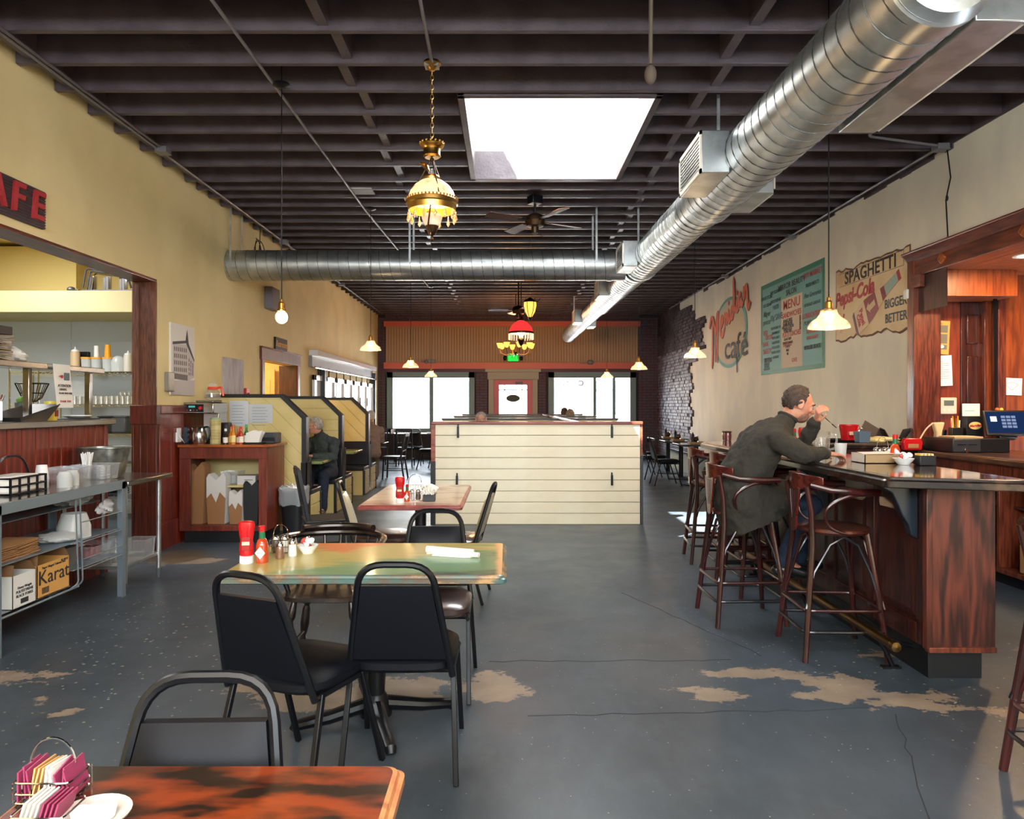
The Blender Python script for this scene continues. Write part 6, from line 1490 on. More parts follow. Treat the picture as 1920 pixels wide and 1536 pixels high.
for s in (-1, 1): obj('arm_post', MB().tube([(s*.19, .1, .45), (s*.23, .12, .58), (s*.275, .13, .69)], [.012, .017, .011], 8), DARKWD, t)
for s in (-1, 1): obj('stretcher', MB().tube([(s*.19, -.17, .17), (s*.19, .17, .17)], .009, 8), DARKWD, t)
def woodchair(lab, loc, rz, grp=None):
    t = thing('wooden_chair', lab, 'chair', loc, rz, grp)
    boxy('seat', -.2, .2, -.2, .2, .43, .455, BLACKP, t, .01)
    for s in (-1, 1):
        obj('leg', MB().bar((s*.18, .17, .43), (s*.19, .19, 0), .032), BLACKP, t, bevel=.004); obj('leg', MB().bar((s*.18, -.17, .43), (s*.19, -.24, 0), .032), BLACKP, t, bevel=.004)
        obj('back_post', MB().bar((s*.18, -.17, .43), (s*.185, -.26, .9), .034), BLACKP, t, bevel=.005)
    obj('top_rail', MB().bar((-.19, -.26, .88), (.19, -.26, .88), .025, .07), BLACKP, t, bevel=.006)
    obj('lower_rail', MB().bar((-.18, -.195, .56), (.18, -.195, .56), .02, .03), BLACKP, t, bevel=.004)
    for k in range(5): x = -.12+k*.06; obj('spindle', MB().tube([(x, -.195, .56), (x, -.255, .86)], .007, 6), BLACKP, t)
    for s in (-1, 1): obj('stretcher', MB().bar((s*.185, .18, .18), (s*.185, -.2, .18), .018), BLACKP, t)
    return t
w0 = woodchair('black wooden spindle chair by the end of the near booth partition', (-1.64, 6.5, 0), -1.2)
# ---- tables
def pedestal(t, z, x=0, y=0, r=.04, L_=.33, rz=.3):
    col_ = obj('column', MB().tube([(x, y, .05), (x, y, z)], r, 18), BLACKM, t)
    obj('top_plate', MB().box(x-.15, x+.15, y-.1, y+.1, z-.012, z), BLACKM, t)
    obj('hub', MB().lathe([(0, .02), (.075, .03), (.06, .1), (.045, .13), (0, .13)], (x, y, 0), 20), BLACKM, t)
    for k in range(4):
        a = rz+k*PI/2; c, s = math.cos(a), math.sin(a)
        obj('base_foot', MB().tube([(x+c*.04, y+s*.04, .08), (x+c*L_*.6, y+s*L_*.6, .045), (x+c*L_, y+s*L_, .03), (x+c*(L_+.012), y+s*(L_+.012), .012)], [.034, .03, .027, .02], 10), BLACKM, t)
def tabletop(t, hx, hy, z, th, m, em=None):
    def ring(i, zz, n=8):
        r = .025; out = []
        for cx_, cy_, a0 in ((hx-i-r, hy-i-r, 0), (-hx+i+r, hy-i-r, PI/2), (-hx+i+r, -hy+i+r, PI), (hx-i-r, -hy+i+r, 1.5*PI)):
            for k in range(5): a = a0+k*PI/8; out.append((cx_+r*math.cos(a), cy_+r*math.sin(a), zz))
        return out
    R = [ring(.006, z-th), ring(0, z-th+.004), ring(0, z-.016), ring(.008, z-.012), ring(.012, z-.004), ring(.02, z)]
    n = len(R[0]); mb = MB(); mb.add([v for q in R for v in q], [(i*n+j, i*n+(j+1) % n, (i+1)*n+(j+1) % n, (i+1)*n+j) for i in range(len(R)-1) for j in range(n)]+[tuple(range(n-1, -1, -1))])
    o = obj('table_edge', mb, em or m, t)
    return obj('table_top', MB().add(R[-1], [tuple(range(n))]), m, t, sm=0)
def green_paint():
    m, nt, b = _new('green_table_paint'); N = nt.nodes; L = nt.links
    tc = N.new('ShaderNodeTexCoord')
    def nz(s, st, loc=(0, 0, 0), det=6, rough=.55):
        mp = N.new('ShaderNodeMapping'); mp.inputs['Scale'].default_value = st; mp.inputs['Location'].default_value = loc; L.new(tc.outputs['Object'], mp.inputs['Vector'])
        n = N.new('ShaderNodeTexNoise'); n.inputs['Scale'].default_value = s; n.inputs['Detail'].default_value = det; n.inputs['Roughness'].default_value = rough; L.new(mp.outputs[0], n.inputs['Vector']); return n.outputs[0]
    sx = N.new('ShaderNodeSeparateXYZ'); L.new(tc.outputs['Object'], sx.inputs[0])
    def M_(op, a, b_, c=None):
        q = N.new('ShaderNodeMath'); q.operation = op
        for k, v in enumerate((a, b_, c)):
            if v is None: continue
            if isinstance(v, (int, float)): q.inputs[k].default_value = v
            else: L.new(v, q.inputs[k])
        return q.outputs[0]
    def ramp(i, p0, p1):
        r = N.new('ShaderNodeValToRGB'); r.color_ramp.elements[0].position = p0; r.color_ramp.elements[1].position = p1; L.new(i, r.inputs[0]); return r.outputs[0]
    def mix(f, a, b_):
        x = N.new('ShaderNodeMix'); x.data_type = 'RGBA'; L.new(f, x.inputs['Factor'])
        for k, v in (('A', a), ('B', b_)):
            if isinstance(v, tuple): x.inputs[k].default_value = v
            else: L.new(v, x.inputs[k])
        return x.outputs['Result']
    streak = nz(5, (.22, 1, 1), rough=.65)
    yel = mix(ramp(nz(3, (.3, 1, 1), (3, 0, 0)), .4, .65), lin('#b8a65c'), lin('#a89a50'))
    # green sweeps diagonally from front left up to the right
    g = M_('ADD', M_('MULTIPLY', sx.outputs[0], .55), M_('MULTIPLY', sx.outputs[1], -1.1)); g = M_('ADD', g, M_('MULTIPLY', M_('SUBTRACT', streak, .5), 1.5))
    c = mix(ramp(M_('MULTIPLY_ADD', g, .9, .45), .5, .62), yel, lin('#5f8c62'))
    up = M_('ADD', M_('MULTIPLY', sx.outputs[1], 1.6), M_('MULTIPLY', M_('SUBTRACT', streak, .5), 1.4)); lf = M_('MULTIPLY', M_('ABSOLUTE', M_('ADD', sx.outputs[0], .18), 0), -1.6)
    c = mix(ramp(M_('ADD', M_('ADD', up, lf), .25), .38, .5), c, lin('#d2703a'))
    dk = M_('ADD', M_('MULTIPLY', M_('SUBTRACT', nz(3.2, (.35, 1, 1), (7, 2, 0), 7), .5), 2.2), M_('ADD', M_('MULTIPLY', sx.outputs[0], .62), M_('MULTIPLY', sx.outputs[1], -.55)))
    c = mix(ramp(dk, .30, .46), c, lin('#2b2a2a'))
    edge = M_('ADD', sx.outputs[0], M_('MULTIPLY', M_('SUBTRACT', streak, .5), .1))
    c = mix(ramp(edge, .555, .575), c, lin('#c99a68'))
    L.new(c, b.inputs['Base Color']); b.inputs['Roughness'].default_value = .34; b.inputs['Coat Weight'].default_value = .35; b.inputs['Coat Roughness'].default_value = .12
    return m
GP = green_paint()
TE = wornpaint('worn_table_edge', [(.35, '#4a7470'), (.5, '#6a5a4a'), (.6, '#b08a5c'), (.7, '#3c5a58')], (1, 1, 2), 5, .4, .3, 2)
t = thing('green_table', 'distressed green and yellow painted dining table in the foreground', 'table', (-.61, 3.335, 0)); tabletop(t, .61, .365, .76, .036, GP, TE); pedestal(t, .724, 0, 0, .042, .36, .35)
ORP = wornpaint('orange_table_paint', [(.3, '#5a240e'), (.45, '#7c3012'), (.6, '#8c3a14'), (.75, '#642810')], (.35, 1, 1), 4, .34, .4, 5, '#1f120b', .40, .56, (1.2, 3.2, 1))
OEM = wornpaint('orange_table_edge', [(.35, '#a3431a'), (.55, '#c98a55'), (.65, '#8a3a16')], (1, 1, 2), 6, .4, .3, 4)
t = thing('orange_table', 'distressed orange painted table with dark scorch marks, nearest the camera', 'table', (-.545, 1.04, 0)); tabletop(t, .345, .385, .76, .036, ORP, OEM); pedestal(t, .724, 0, 0, .042, .3, .5)
RDP = wornpaint('red_table_paint', [(.3, '#7d4a3a'), (.42, '#b08468'), (.5, '#cdb89a'), (.62, '#c9b292'), (.75, '#9c5f45')], (.6, 1, 1), 3.5, .3, .6, 8)
RDE = wornpaint('red_table_edge', [(.3, '#5a2a26'), (.5, '#8c4038'), (.7, '#a8655a')], (1, 1, 2), 4, .4, .3, 4)
t = thing('red_edged_table', 'worn red edged table with cream rings, in front of the shiplap divider', 'table', (-.69, 5.73, 0)); tabletop(t, .375, .67, .76, .036, RDP, RDE); pedestal(t, .724, 0, 0, .045, .33, .3)
# ================================================================ TABLE ITEMS
def ketchup(lab, x, y, z, rz=0, s=1):
    t = thing('ketchup_bottle', lab, 'bottle', (x, y, z), rz); t.scale = (s, s, s)
    obj('cap', MB().lathe([(.028, 0), (.031, .005), (.03, .034), (0, .034)], (0, 0, 0), 20), WHITE, t)
    S = []
    for a, b_, zz in ((.026, .02, .034), (.032, .024, .045), (.031, .023, .08), (.027, .02, .105), (.031, .023, .125), (.036, .026, .165), (.034, .024, .185), (.022, .014, .19)): S.append([(a*math.cos(q), b_*math.sin(q), zz) for q in [2*PI*j/24 for j in range(24)]])
    n = 24; obj('bottle_body', MB().add([v for q in S for v in q], [(i*n+j, i*n+(j+1) % n, (i+1)*n+(j+1) % n, (i+1)*n+j) for i in range(7) for j in range(n)]+[tuple(7*n+j for j in range(n))]), REDP, t)
    boxy('label', -.018, .018, -.0275, -.022, .06, .12, mat('ketchup_label', '#9c1a16', .4), t, .002); boxy('label_band', -.016, .016, -.0285, -.027, .085, .1, mat('label_cream', '#e0cfa8', .5), t, 0)
def hotsauce(lab, x, y, z, s=1, txt=False):
    t = thing('hot_sauce_bottle', lab, 'bottle', (x, y, z)); t.scale = (s, s, s)
    obj('bottle_body', MB().lathe([(0, 0), (.025, 0), (.026, .005), (.026, .075), (.02, .095), (.0115, .105), (.0, .105)], (0, 0, 0), 20), mat('pepper_sauce', '#b8401c', .1, coat=.8), t)
    obj('neck_band', MB().lathe([(.0125, .103), (.0135, .108), (.0125, .135), (0, .135)], (0, 0, 0), 14), mat('neck_green', '#1d6a45', .3), t); obj('cap', MB().lathe([(.0135, .133), (.0135, .155), (.011, .158), (0, .158)], (0, 0, 0), 14), REDP, t)
    obj('label', MB().prism([(0, .018), (.022, .045), (0, .072), (-.022, .045)], 'y', -.0285, -.0265), WHITE, t, sm=0)
    if txt: text('TABASCO', .0095, (0, -.0295, .045), 'F', mat('label_ink', '#1d6a45', .5), t, ext=.0003)
def shaker(lab, x, y, z, fill, grp=None):
    t = thing('shaker', lab, 'shaker', (x, y, z), 0, grp); obj('jar', MB().lathe([(0, 0), (.019, 0), (.021, .01), (.017, .055), (.015, .06), (0, .06)], (0, 0, 0), 12), fill, t); obj('cap', MB().lathe([(.0175, .056), (.0175, .066), (.012, .075), (0, .077)], (0, 0, 0), 14), CHROME, t)
SALT = mat('salt', '#dedbd4', .4, coat=.8); PEPPER = mat('pepper', '#4a3a30', .4, coat=.8); BPEP = mat('brown_pepper', '#7a5238', .4, coat=.8)
def creambowl(lab, x, y, z, r=.05, dark=False, n=7, seed=1):
    t = thing('creamer_dish', lab, 'bowl', (x, y, z)); random.seed(seed)
    obj('bowl', MB().lathe([(0, .002), (r*.5, 0), (r*.9, .03), (r, .04), (r*.93, .04), (r*.5, .01), (0, .01)], (0, 0, 0), 24), BLACKP if dark else WHITE, t)
    for k in range(n):
        a = k*2.4; q = r*.5*(k % 3)/2; M_ = Euler((random.uniform(-1, 1), random.uniform(-1, 1), 0)).to_matrix()
        c = MB().lathe([(.010, -.009), (.015, .008), (.018, .009), (0, .010)], (0, 0, 0), 12).xf(M_.to_4x4()); c.xf(Matrix.Translation((q*math.cos(a), q*math.sin(a), .04+.007*k/2)))
        obj('creamer_cup', c, WHITE if k % 4 else mat('creamer_red', '#c0504a', .4), t)
def wirecaddy(lab, x, y, z, s=1, w_=.1, d=.07, h=.07, hh=.15):
    t = thing('wire_caddy', lab, 'caddy', (x, y, z)); t.scale = (s, s, s); mb = MB()
    for zz in (.004, h*.5, h): mb.tube(fillet([(-w_/2, -d/2, zz), (w_/2, -d/2, zz), (w_/2, d/2, zz), (-w_/2, d/2, zz)], .012, 3, True), .0018, 5, closed=True)
    for k in range(7): x_ = -w_/2+w_*k/6; mb.tube([(x_, -d/2, .004), (x_, -d/2, h)], .0014, 4).tube([(x_, d/2, .004), (x_, d/2, h)], .0014, 4)
    obj('wire_basket', mb, CHROME, t); obj('handle', MB().tube([(.04*math.cos(a), 0, h+.02+(hh-h-.02)*math.sin(a)) for a in [PI*k/14 for k in range(15)]]+[(-.04, 0, h*.2)], .0022, 6), CHROME, t); return t
Z = .76
ketchup('red ketchup bottle standing on its white cap on the green table', -1.17, 3.215, Z, .2)
hotsauce('pepper sauce bottle with diamond label next to the ketchup on the green table', -1.105, 3.23, Z, 1.05, True)
wirecaddy('small chrome wire caddy behind the pepper sauce on the green table', -1.09, 3.45, Z, .9)
shaker('pepper shaker with chrome cap nearest the edge on the green table', -1.05, 3.31, Z, BPEP); shaker('salt shaker with chrome cap beside the pepper on the green table', -1.01, 3.37, Z, SALT)
shaker('dark pepper shaker standing in the wire caddy on the green table', -1.115, 3.45, Z+.004, PEPPER); shaker('pale salt shaker standing in the wire caddy on the green table', -1.07, 3.45, Z+.004, SALT)
creambowl('white dish heaped with creamer cups on the green table', -.955, 3.43, Z, .05)
for k, (y, rz) in enumerate(((3.42, -.12), (3.36, -.27))):
    t = thing('napkin_roll', ('white paper napkin roll on the green table, farther one', 'white paper napkin roll on the green table, nearer one lying across')[k], 'napkin', (-.27+.03*k, y, Z), rz)
    L_ = .23; S = []
    for i in range(7):
        u = i/6; a = .026-.008*u; S.append([(-L_/2+L_*u, a*math.cos(q), .018*(1-.35*u)+.017*(1-.3*u)*math.sin(q)) for q in [2*PI*j/14 for j in range(14)]])
    mbr = MB().add([v for q in S for v in q], [(i*14+j, i*14+(j+1) % 14, (i+1)*14+(j+1) % 14, (i+1)*14+j) for i in range(6) for j in range(14)]+[tuple(range(14)), tuple(6*14+j for j in range(14))])
    obj('rolled_napkin', mbr, PAPER, t); obj('fold', MB().prism([(-.11, -.03), (.05, -.028), (.1, .0), (-.1, .02)], 'z', .0, .006), PAPER, t, bevel=.002)
ketchup('red ketchup bottle on its cap on the red edged table', PX(750, 5.2), 5.2, Z)
wirecaddy('chrome wire caddy with a round handle on the red edged table', PX(778, 5.35), 5.35, Z, 1.2, .1, .08, .09, .16)
shaker('salt shaker inside the caddy on the red edged table', PX(772, 5.35), 5.35, Z+.006, SALT); shaker('pepper shaker inside the caddy on the red edged table', PX(784, 5.35), 5.35, Z+.006, PEPPER)
hotsauce('small pepper sauce bottle between ketchup and caddy on the red edged table', PX(763, 5.28), 5.28, Z, .8)
t = thing('packet_box', 'black box of white packets on the red edged table', 'box', (PX(805, 5.3), 5.3, Z)); boxy('box_body', -.045, .045, -.035, .035, 0, .05, BLACKP, t, .004); random.seed(8)
for k in range(7): obj('packet', MB().cbox((-.03+.01*k, random.uniform(-.015, .015), .065), (.006, .05, .05), Euler((random.uniform(-.4, .4), random.uniform(-.5, .5), 0)).to_matrix()), PAPER, t)
bagblob('crumpled paper napkin on the far side of the red edged table', PX(806, 5.75), 5.75, Z, (.06, .05, .035), PAPER, 'crumpled_napkin', 'napkin', 23, amp=.7)
# orange table: wire rack of sugar packets and a plate
t = wirecaddy('chrome rack filled with sugar packets at the left of the orange table', -.825, 1.30, Z, 1, .10, .07, .04, .105); PKP = mat('packet_pink', '#96385a', .5); PKB = mat('packet_tan', '#c79a62', .5); random.seed(14)
for k in range(12):
    obj('sugar_packet', MB().cbox((-.042+.0075*k, random.uniform(-.004, .004), .034), (.003, .06, .055), Euler((random.uniform(-.2, .2), random.uniform(-.25, .25), 0)).to_matrix()), (PKP, PKB, PAPER)[(k//3) % 3], t)
t2 = thing('packet_tray', 'small chrome tray of pink sweetener packets on the orange table', 'tray', (-.775, 1.21, Z)); mb = MB()
for zz in (.003, .03): mb.tube(fillet([(-.045, -.035, zz), (.045, -.035, zz), (.045, .035, zz), (-.045, .035, zz)], .01, 3, True), .0018, 5, closed=True)
obj('wire_tray', mb, CHROME, t2)
for k in range(8): obj('sugar_packet', MB().cbox((-.03+.008*k, 0, .028), (.003, .055, .045), Euler((0, .3, 0)).to_matrix()), PKP if k > 3 else PAPER, t2)
text('sweetener', .009, (-.0, -.0355, .028), 'F', TEXTD, t2)
t = thing('creamer_plate', 'white oval dish holding creamers at the bottom edge of the orange table', 'dish', (-.70, 1.205, Z)); obj('dish', MB().lathe([(0, .004), (.035, .002), (.06, .018), (.062, .022), (.035, .008), (0, .008)], (0, 0, 0), 28), mat('dish_cream', '#c4bbb0', .4), t)
for k in range(3): obj('creamer_cup', MB().lathe([(.012, 0), (.016, .018), (0, .019)], (-.02+.02*k, .006*k, .01), 14), WHITE, t)

# ================================================================ THE BAR
t = thing('bar_counter', 'oak panelled bar with a glossy dark top and brass foot rail', 'bar', (0, 0, 0))
TOPM = mat('bar_top_lacquer', '#2a1c18', .14, col2='#4a352c', ns=4, coat=1); EDG = mat('bar_edge_worn', '#1a1210', .3, col2='#5c4232', ns=9, lo=.55, hi=.75, coat=.5)
BZ = 1.10
bx0, bx1 = 1.95, 2.62; by0 = 3.67; by1 = 3.47
out = fillet([(bx0, by0, 0), (bx1, by1, 0), (bx1, 6.98, 0), (4.1, 6.98, 0), (4.1, 7.62, 0), (2.35, 7.62, 0), (bx0, 7.2, 0)], .035, 4, True)
poly = [(p.x, p.y) for p in out]
def inset(p, d): 
    n = len(p); r = []
    for i in range(n):
        a = Vector(p[i-1]); b_ = Vector(p[i]); c = Vector(p[(i+1) % n]); t1_ = (b_-a); t2_ = (c-b_)
        if t1_.length < 1e-5 or t2_.length < 1e-5: r.append(tuple(b_)); continue
        t1_.normalize(); t2_.normalize(); n1 = Vector((-t1_.y, t1_.x)); n2 = Vector((-t2_.y, t2_.x)); nn_ = (n1+n2).normalized(); k = d/max(.4, nn_.dot(n1)); r.append((b_.x+nn_.x*k, b_.y+nn_.y*k))
    return r
R = [(0, BZ-.055), (-.004, BZ-.05), (-.004, BZ-.02), (.004, BZ-.012), (.012, BZ-.012), (.016, BZ-.002), (.024, BZ)]
n = len(poly); vs = []; fs = []
for d, z in R: vs += [(x, y, z) for x, y in inset(poly, d)]
for i in range(len(R)-1): fs += [(i*n+j, i*n+(j+1) % n, (i+1)*n+(j+1) % n, (i+1)*n+j) for j in range(n)]
fs.append(tuple(range(n-1, -1, -1)))
obj('counter_edge', MB().add(vs, fs), EDG, t)
obj('counter_top', MB().add([(x, y, BZ) for x, y in inset(poly, .024)], [tuple(range(n))]), TOPM, t, sm=0)
for dd in (.05,): 
    a = inset(poly, dd); b_ = inset(poly, dd+.006); obj('inlay_groove', MB().add([(x, y, BZ+.0006) for x, y in a]+[(x, y, BZ+.0006) for x, y in b_], [(j, (j+1) % n, n+(j+1) % n, n+j) for j in range(n)]), EDG, t, sm=0)
# body
fx = 2.24
boxy('end_panel', fx, 2.60, 3.80, 3.83, .17, BZ-.055, OAKC, t, .003); boxy('corner_strip', fx-.012, fx+.02, 3.79, 3.83, .17, BZ-.055, OAKC, t, .003); boxy('end_base_rail', fx, 2.6, 3.785, 3.83, .155, .185, OAKR, t, .004)
boxy('kick', fx+.03, 2.56, 3.85, 7.0, 0, .17, BLACKP, t, .002); boxy('body_core', fx+.02, 2.6, 3.82, 7.05, .16, BZ-.056, OAKD, t, 0); boxy('kick', fx+.2, 4.12, 7.1, 7.5, 0, .17, BLACKP, t, .002); boxy('body_core', fx+.02, 4.14, 7.05, 7.45, .16, BZ-.056, OAKD, t, 0)
y = 3.82; k = 0
while y < 7.2:
    boxy('stile', fx, fx+.022, y, y+.09, .17, BZ-.056, OAKD, t, .003); y2 = min(y+.54, 7.3)
    boxy('rail', fx+.001, fx+.021, y+.09, y2, .17, .28, OAKD, t, .003); boxy('rail', fx+.001, fx+.021, y+.09, y2, .93, BZ-.056, OAKD, t, .003)
    obj('raised_panel', MB().add([(fx+.02, y+.10, .29), (fx+.02, y2-.01, .29), (fx+.02, y2-.01, .92), (fx+.02, y+.10, .92), (fx+.006, y+.15, .34), (fx+.006, y2-.06, .34), (fx+.006, y2-.06, .87), (fx+.006, y+.15, .87)], [(0, 1, 5, 4), (1, 2, 6, 5), (2, 3, 7, 6), (3, 0, 4, 7), (4, 5, 6, 7)]), OAKD, t, sm=0)
    y += .54; k += 1
COR = mat('corbel_blue_black', '#1c2630', .3, coat=.4)
for y in (3.92, 5.0, 6.1):
    prof = [(fx, BZ-.056), (fx-.20, BZ-.056), (fx-.20, BZ-.075), (fx-.14, BZ-.11), (fx-.11, BZ-.17), (fx-.085, BZ-.23), (fx-.05, BZ-.28), (fx-.035, BZ-.34), (fx-.0, BZ-.36)]
    obj('corbel', MB().prism(prof, 'y', y-.03, y+.03), COR, t, bevel=.006)
RB = mat('rail_brass', '#7d6238', .35, 1)
rl = obj('foot_rail', MB().tube([(2.06, 3.8, .19), (2.06, 7.2, .19)], .026, 16), RB, t); obj('rail_cap', MB().lathe([(.0, -.03), (.026, -.025), (.03, 0), (.028, .01), (0, .01)], (2.06, 3.8, .19), 18, M=Matrix.Rotation(-PI/2, 3, 'X')), RB, rl)
for y in (4.0, 5.1, 6.2): obj('rail_bracket', MB().tube([(2.06, y, .19), (2.12, y, .1), (2.16, y, .01)], .014, 8).tube([(2.06, y, .19), (2.2, y, .14), (fx+.03, y, .12)], .012, 8).box(2.1, 2.2, y-.02, y+.02, 0, .012), BLACKM, rl)
# back counter with its undershelf
t = thing('back_counter', 'worn dark wood back counter under the till in the alcove', 'counter', (4.35, 5.5, 0))
boxy('counter_top', -.36, .5, -2.6, 1.45, .98, 1.04, wornpaint('back_counter_wood', [(.35, '#2a1a14'), (.5, '#4a3024'), (.62, '#7a543a'), (.7, '#2e1c16')], (1, .25, 1), 5, .3, .5, 2), t, .015); boxy('apron', -.32, .48, -2.6, 1.4, .86, .98, OAKR, t, .004)
boxy('lower_shelf', -.32, .48, -2.6, 1.4, .10, .14, OAKR, t, .004); boxy('upper_shelf', -.2, .48, -2.6, 1.4, .62, .64, OAKD, t, .004); boxy('back_board', .44, .48, -2.6, 1.4, .14, .86, OAKD, t, 0); boxy('kick', -.25, .48, -2.6, 1.4, 0, .1, BLACKP, t, 0)
for y in (-2.2, -.9, .35, 1.36): boxy('upright', -.32, .44, y, y+.03, .14, .86, OAKR, t, .003)
boxy('blue_tub', -.30, .0, -.5, .1, .72, .85, mat('tub_blue', '#5b7488', .4), t, .02)
t = carton('brown carton on the low shelf of the back counter', 4.2, 5.42, .14, .26, .5, .22, KRAFT, KRAFTD, False)
bagblob('olive yellow cloth bag on the shelf behind the bar end', 4.18, 5.42, .37, (.12, .2, .11), mat('bag_olive', '#8d8a52', .7), 'cloth_bag', 'bag', 41, amp=.3)
pts = [(4.03+.05*math.cos(a)*.4, 5.2+.10*math.sin(a)+.01*k, .24+.09*math.cos(a)) for k, a in enumerate([j*.5 for j in range(26)])]
tag(obj('coiled_cable', MB().tube(pts, .012, 6), BLACKM), 'thick coiled black cable hanging in front of the low carton', 'cable')
# ---- bar stools
def stool(label):
    t = thing('bar_stool', label, 'bar stool', (0, 0, 0), 0, 'bentwood bar stools')     # faces +x
    sz = .75
    obj('seat', MB().lathe([(0, sz-.035), (.185, sz-.035), (.205, sz-.02), (.205, sz-.006), (.19, sz), (.12, sz-.006), (0, sz-.01)], (0, 0, 0), 32), mat('stool_seat_wood', '#4a211a', .3, col2='#8a5034', ns=5, lo=.5, hi=.8, coat=.5), t)
    for s in (-1, 1):
        # rear legs run on up into the back
        obj('leg', MB().tube([(-.245, s*.235, 0), (-.215, s*.205, .3), (-.18, s*.165, .66), (-.185, s*.165, .85), (-.215, s*.175, 1.0)], [.016, .018, .019, .017, .015], 10), MAHO, t)
        obj('leg', MB().tube([(.225, s*.215, 0), (.19, s*.185, .35), (.14, s*.14, .725)], [.015, .018, .018], 10), MAHO, t)
        # arm and its looping support
        obj('arm', MB().tube([(-.2, s*.195, 1.01), (-.1, s*.235, .985), (.05, s*.25, .975), (.17, s*.235, .975)], [.017, .017, .021, .018], 10), MAHO, t)
        obj('arm_loop', MB().tube(fillet([(.13, s*.245, .965), (-.02, s*.24, .955), (-.13, s*.225, .88), (-.12, s*.205, .78), (-.02, s*.2, .73), (.13, s*.17, .735)], .09, 5), .0105, 8), MAHO, t)
        obj('side_arch', MB().tube([(-.23, s*.21, .3), (-.17, s*.17, .5), (-.08, s*.17, .66), (.0, s*.165, .705), (.08, s*.165, .66), (.15, s*.17, .5), (.2, s*.195, .3)], .0095, 8), STOOLB, t)
    for x in (-1, 1):
        obj('end_arch', MB().tube([(x*.215, -.2, .3), (x*.17, -.14, .52), (x*.155, -.07, .67), (x*.15, 0, .70), (x*.155, .07, .67), (x*.17, .14, .52), (x*.215, .2, .3)], .0095, 8), MAHO, t)
    for z, g, m_ in ((.29, .0, MAHO), (.17, .012, STOOLB)):
        a, b_ = .235+g, .215+g; obj('foot_ring', MB().tube(fillet([(-a, -b_, z), (a-.02, -b_+.01, z), (a-.02, b_-.01, z), (-a, b_, z)], .06, 5, True), .0105, 8, closed=True), m_, t)
    # curved back band
    vs = []; fs = []; n_ = 18
    for i in range(n_+1):
        a = -1.0+2.0*i/n_; hh = .05-.018*abs(a)**2
        for r, z in ((.215, 1.02-hh), (.235, 1.02-hh), (.24, 1.02+hh), (.22, 1.02+hh)): vs.append((-r*math.cos(a)*1.02+.0, r*math.sin(a)*1.02, z))
    for i in range(n_):
        for j in range(4): fs.append((i*4+j, i*4+(j+1) % 4, i*4+4+(j+1) % 4, i*4+4+j))
    fs += [(3, 2, 1, 0), tuple(n_*4+j for j in range(4))]
    obj('back_band', MB().add(vs, fs), MAHOB, t, bevel=.004)
    # fanned splat
    sp_ = obj('splat', MB().prism([(-.095, .98), (.095, .98), (.075, .88), (.05, .80), (.035, .725), (.0, .715), (-.035, .725), (-.05, .80), (-.075, .88)], 'x', -.232, -.220), MAHOB, t, bevel=.003)
    for q in (-.05, -.017, .017, .05): obj('flute', MB().bar((-.2325, q*1.1, .96), (-.2325, q*.45, .79), .008, .003, (1, 0, 0)), MAHO, sp_)
    return t
st0 = stool('nearest full bar stool with arms, empty in front of the bar corner'); st0.location = (1.96, 4.30, 0); st0.rotation_euler.z = -.05
G2 = 'bentwood bar stools'
dup(st0, (1.63, 4.95, 0), .02, 'bar stool the man in the green jacket sits on', G2); dup(st0, (2.02, 5.65, 0), .0, 'empty bar stool just past the seated man, mostly behind him', G2)
dup(st0, (2.0, 6.17, 0), -.05, 'second farthest bar stool, behind and left of the seated man', G2); dup(st0, (1.97, 6.80, 0), -.1, 'farthest bar stool, at the far end of the bar', G2); dup(st0, (2.22, 2.62, 0), -.1, 'bar stool cut off by the right edge of the picture', G2)

# ---- things on the bar
Z = BZ+.001
hotsauce('pepper sauce bottle beside the creamer bowl on the near bar corner', 2.50, 4.60, Z, 1.15); creambowl('white bowl heaped with creamer cups on the bar near the corner', 2.465, 4.44, Z, .062, seed=3)
t = thing('sweetener_caddy', 'square black caddy of yellow and white packets on the bar', 'caddy', (2.575, 4.40, Z)); boxy('caddy_body', -.05, .05, -.035, .035, 0, .06, BLACKP, t, .004); random.seed(21)
for k in range(8): boxy('packet', -.045+.011*k, -.041+.011*k, -.03, .03, .01, .072, (mat('packet_yellow', '#d9b93c', .5), PAPER)[k % 2], t, 0)
t = wirecaddy('chrome condiment caddy with glass jars and a loop handle on the bar', 2.55, 4.85, Z, 1.0, .13, .1, .05, .155)
for k, (dx, dy) in enumerate(((-.03, -.02), (.03, -.02), (-.03, .025), (.03, .025))):
    shaker(('empty glass shaker in the chrome bar caddy', 'white salt shaker in the chrome bar caddy', 'clear shaker at the back of the chrome bar caddy', 'dark pepper shaker in the chrome bar caddy')[k], 2.55+dx, 4.85+dy, Z+.006, (GLASS3, SALT, GLASS3, PEPPER)[k])
t = thing('takeout_box', 'tan open paper box lying on the bar in front of the man', 'box', (2.40, 4.62, Z)); boxy('box_side', -.13, .14, -.09, -.085, 0, .055, mat('card_tan', '#a98a62', .65), t, 0); boxy('box_side', -.13, .14, .085, .09, 0, .06, MATS['card_tan'], t, 0); boxy('box_side', -.13, -.125, -.09, .09, 0, .06, WBX, t, 0); boxy('box_side', .135, .14, -.09, .09, 0, .06, MATS['card_tan'], t, 0); boxy('box_base', -.13, .14, -.09, .09, 0, .004, WBX, t, 0)
obj('paper_sheet', MB().add([(-.12, -.08, .058), (.13, -.08, .06), (.12, .08, .066), (-.1, .08, .062)], [(0, 1, 2, 3)]), PAPER, t, sm=0)
def tumbler(lab, x, y, z, r, h, m): tag(obj('tumbler', MB().lathe([(0, 0), (r*.8, 0), (r, h), (r*.94, h), (r*.75, .006), (0, .006)], (0, 0, 0), 20), m), lab, 'cup', None, (x, y, z))
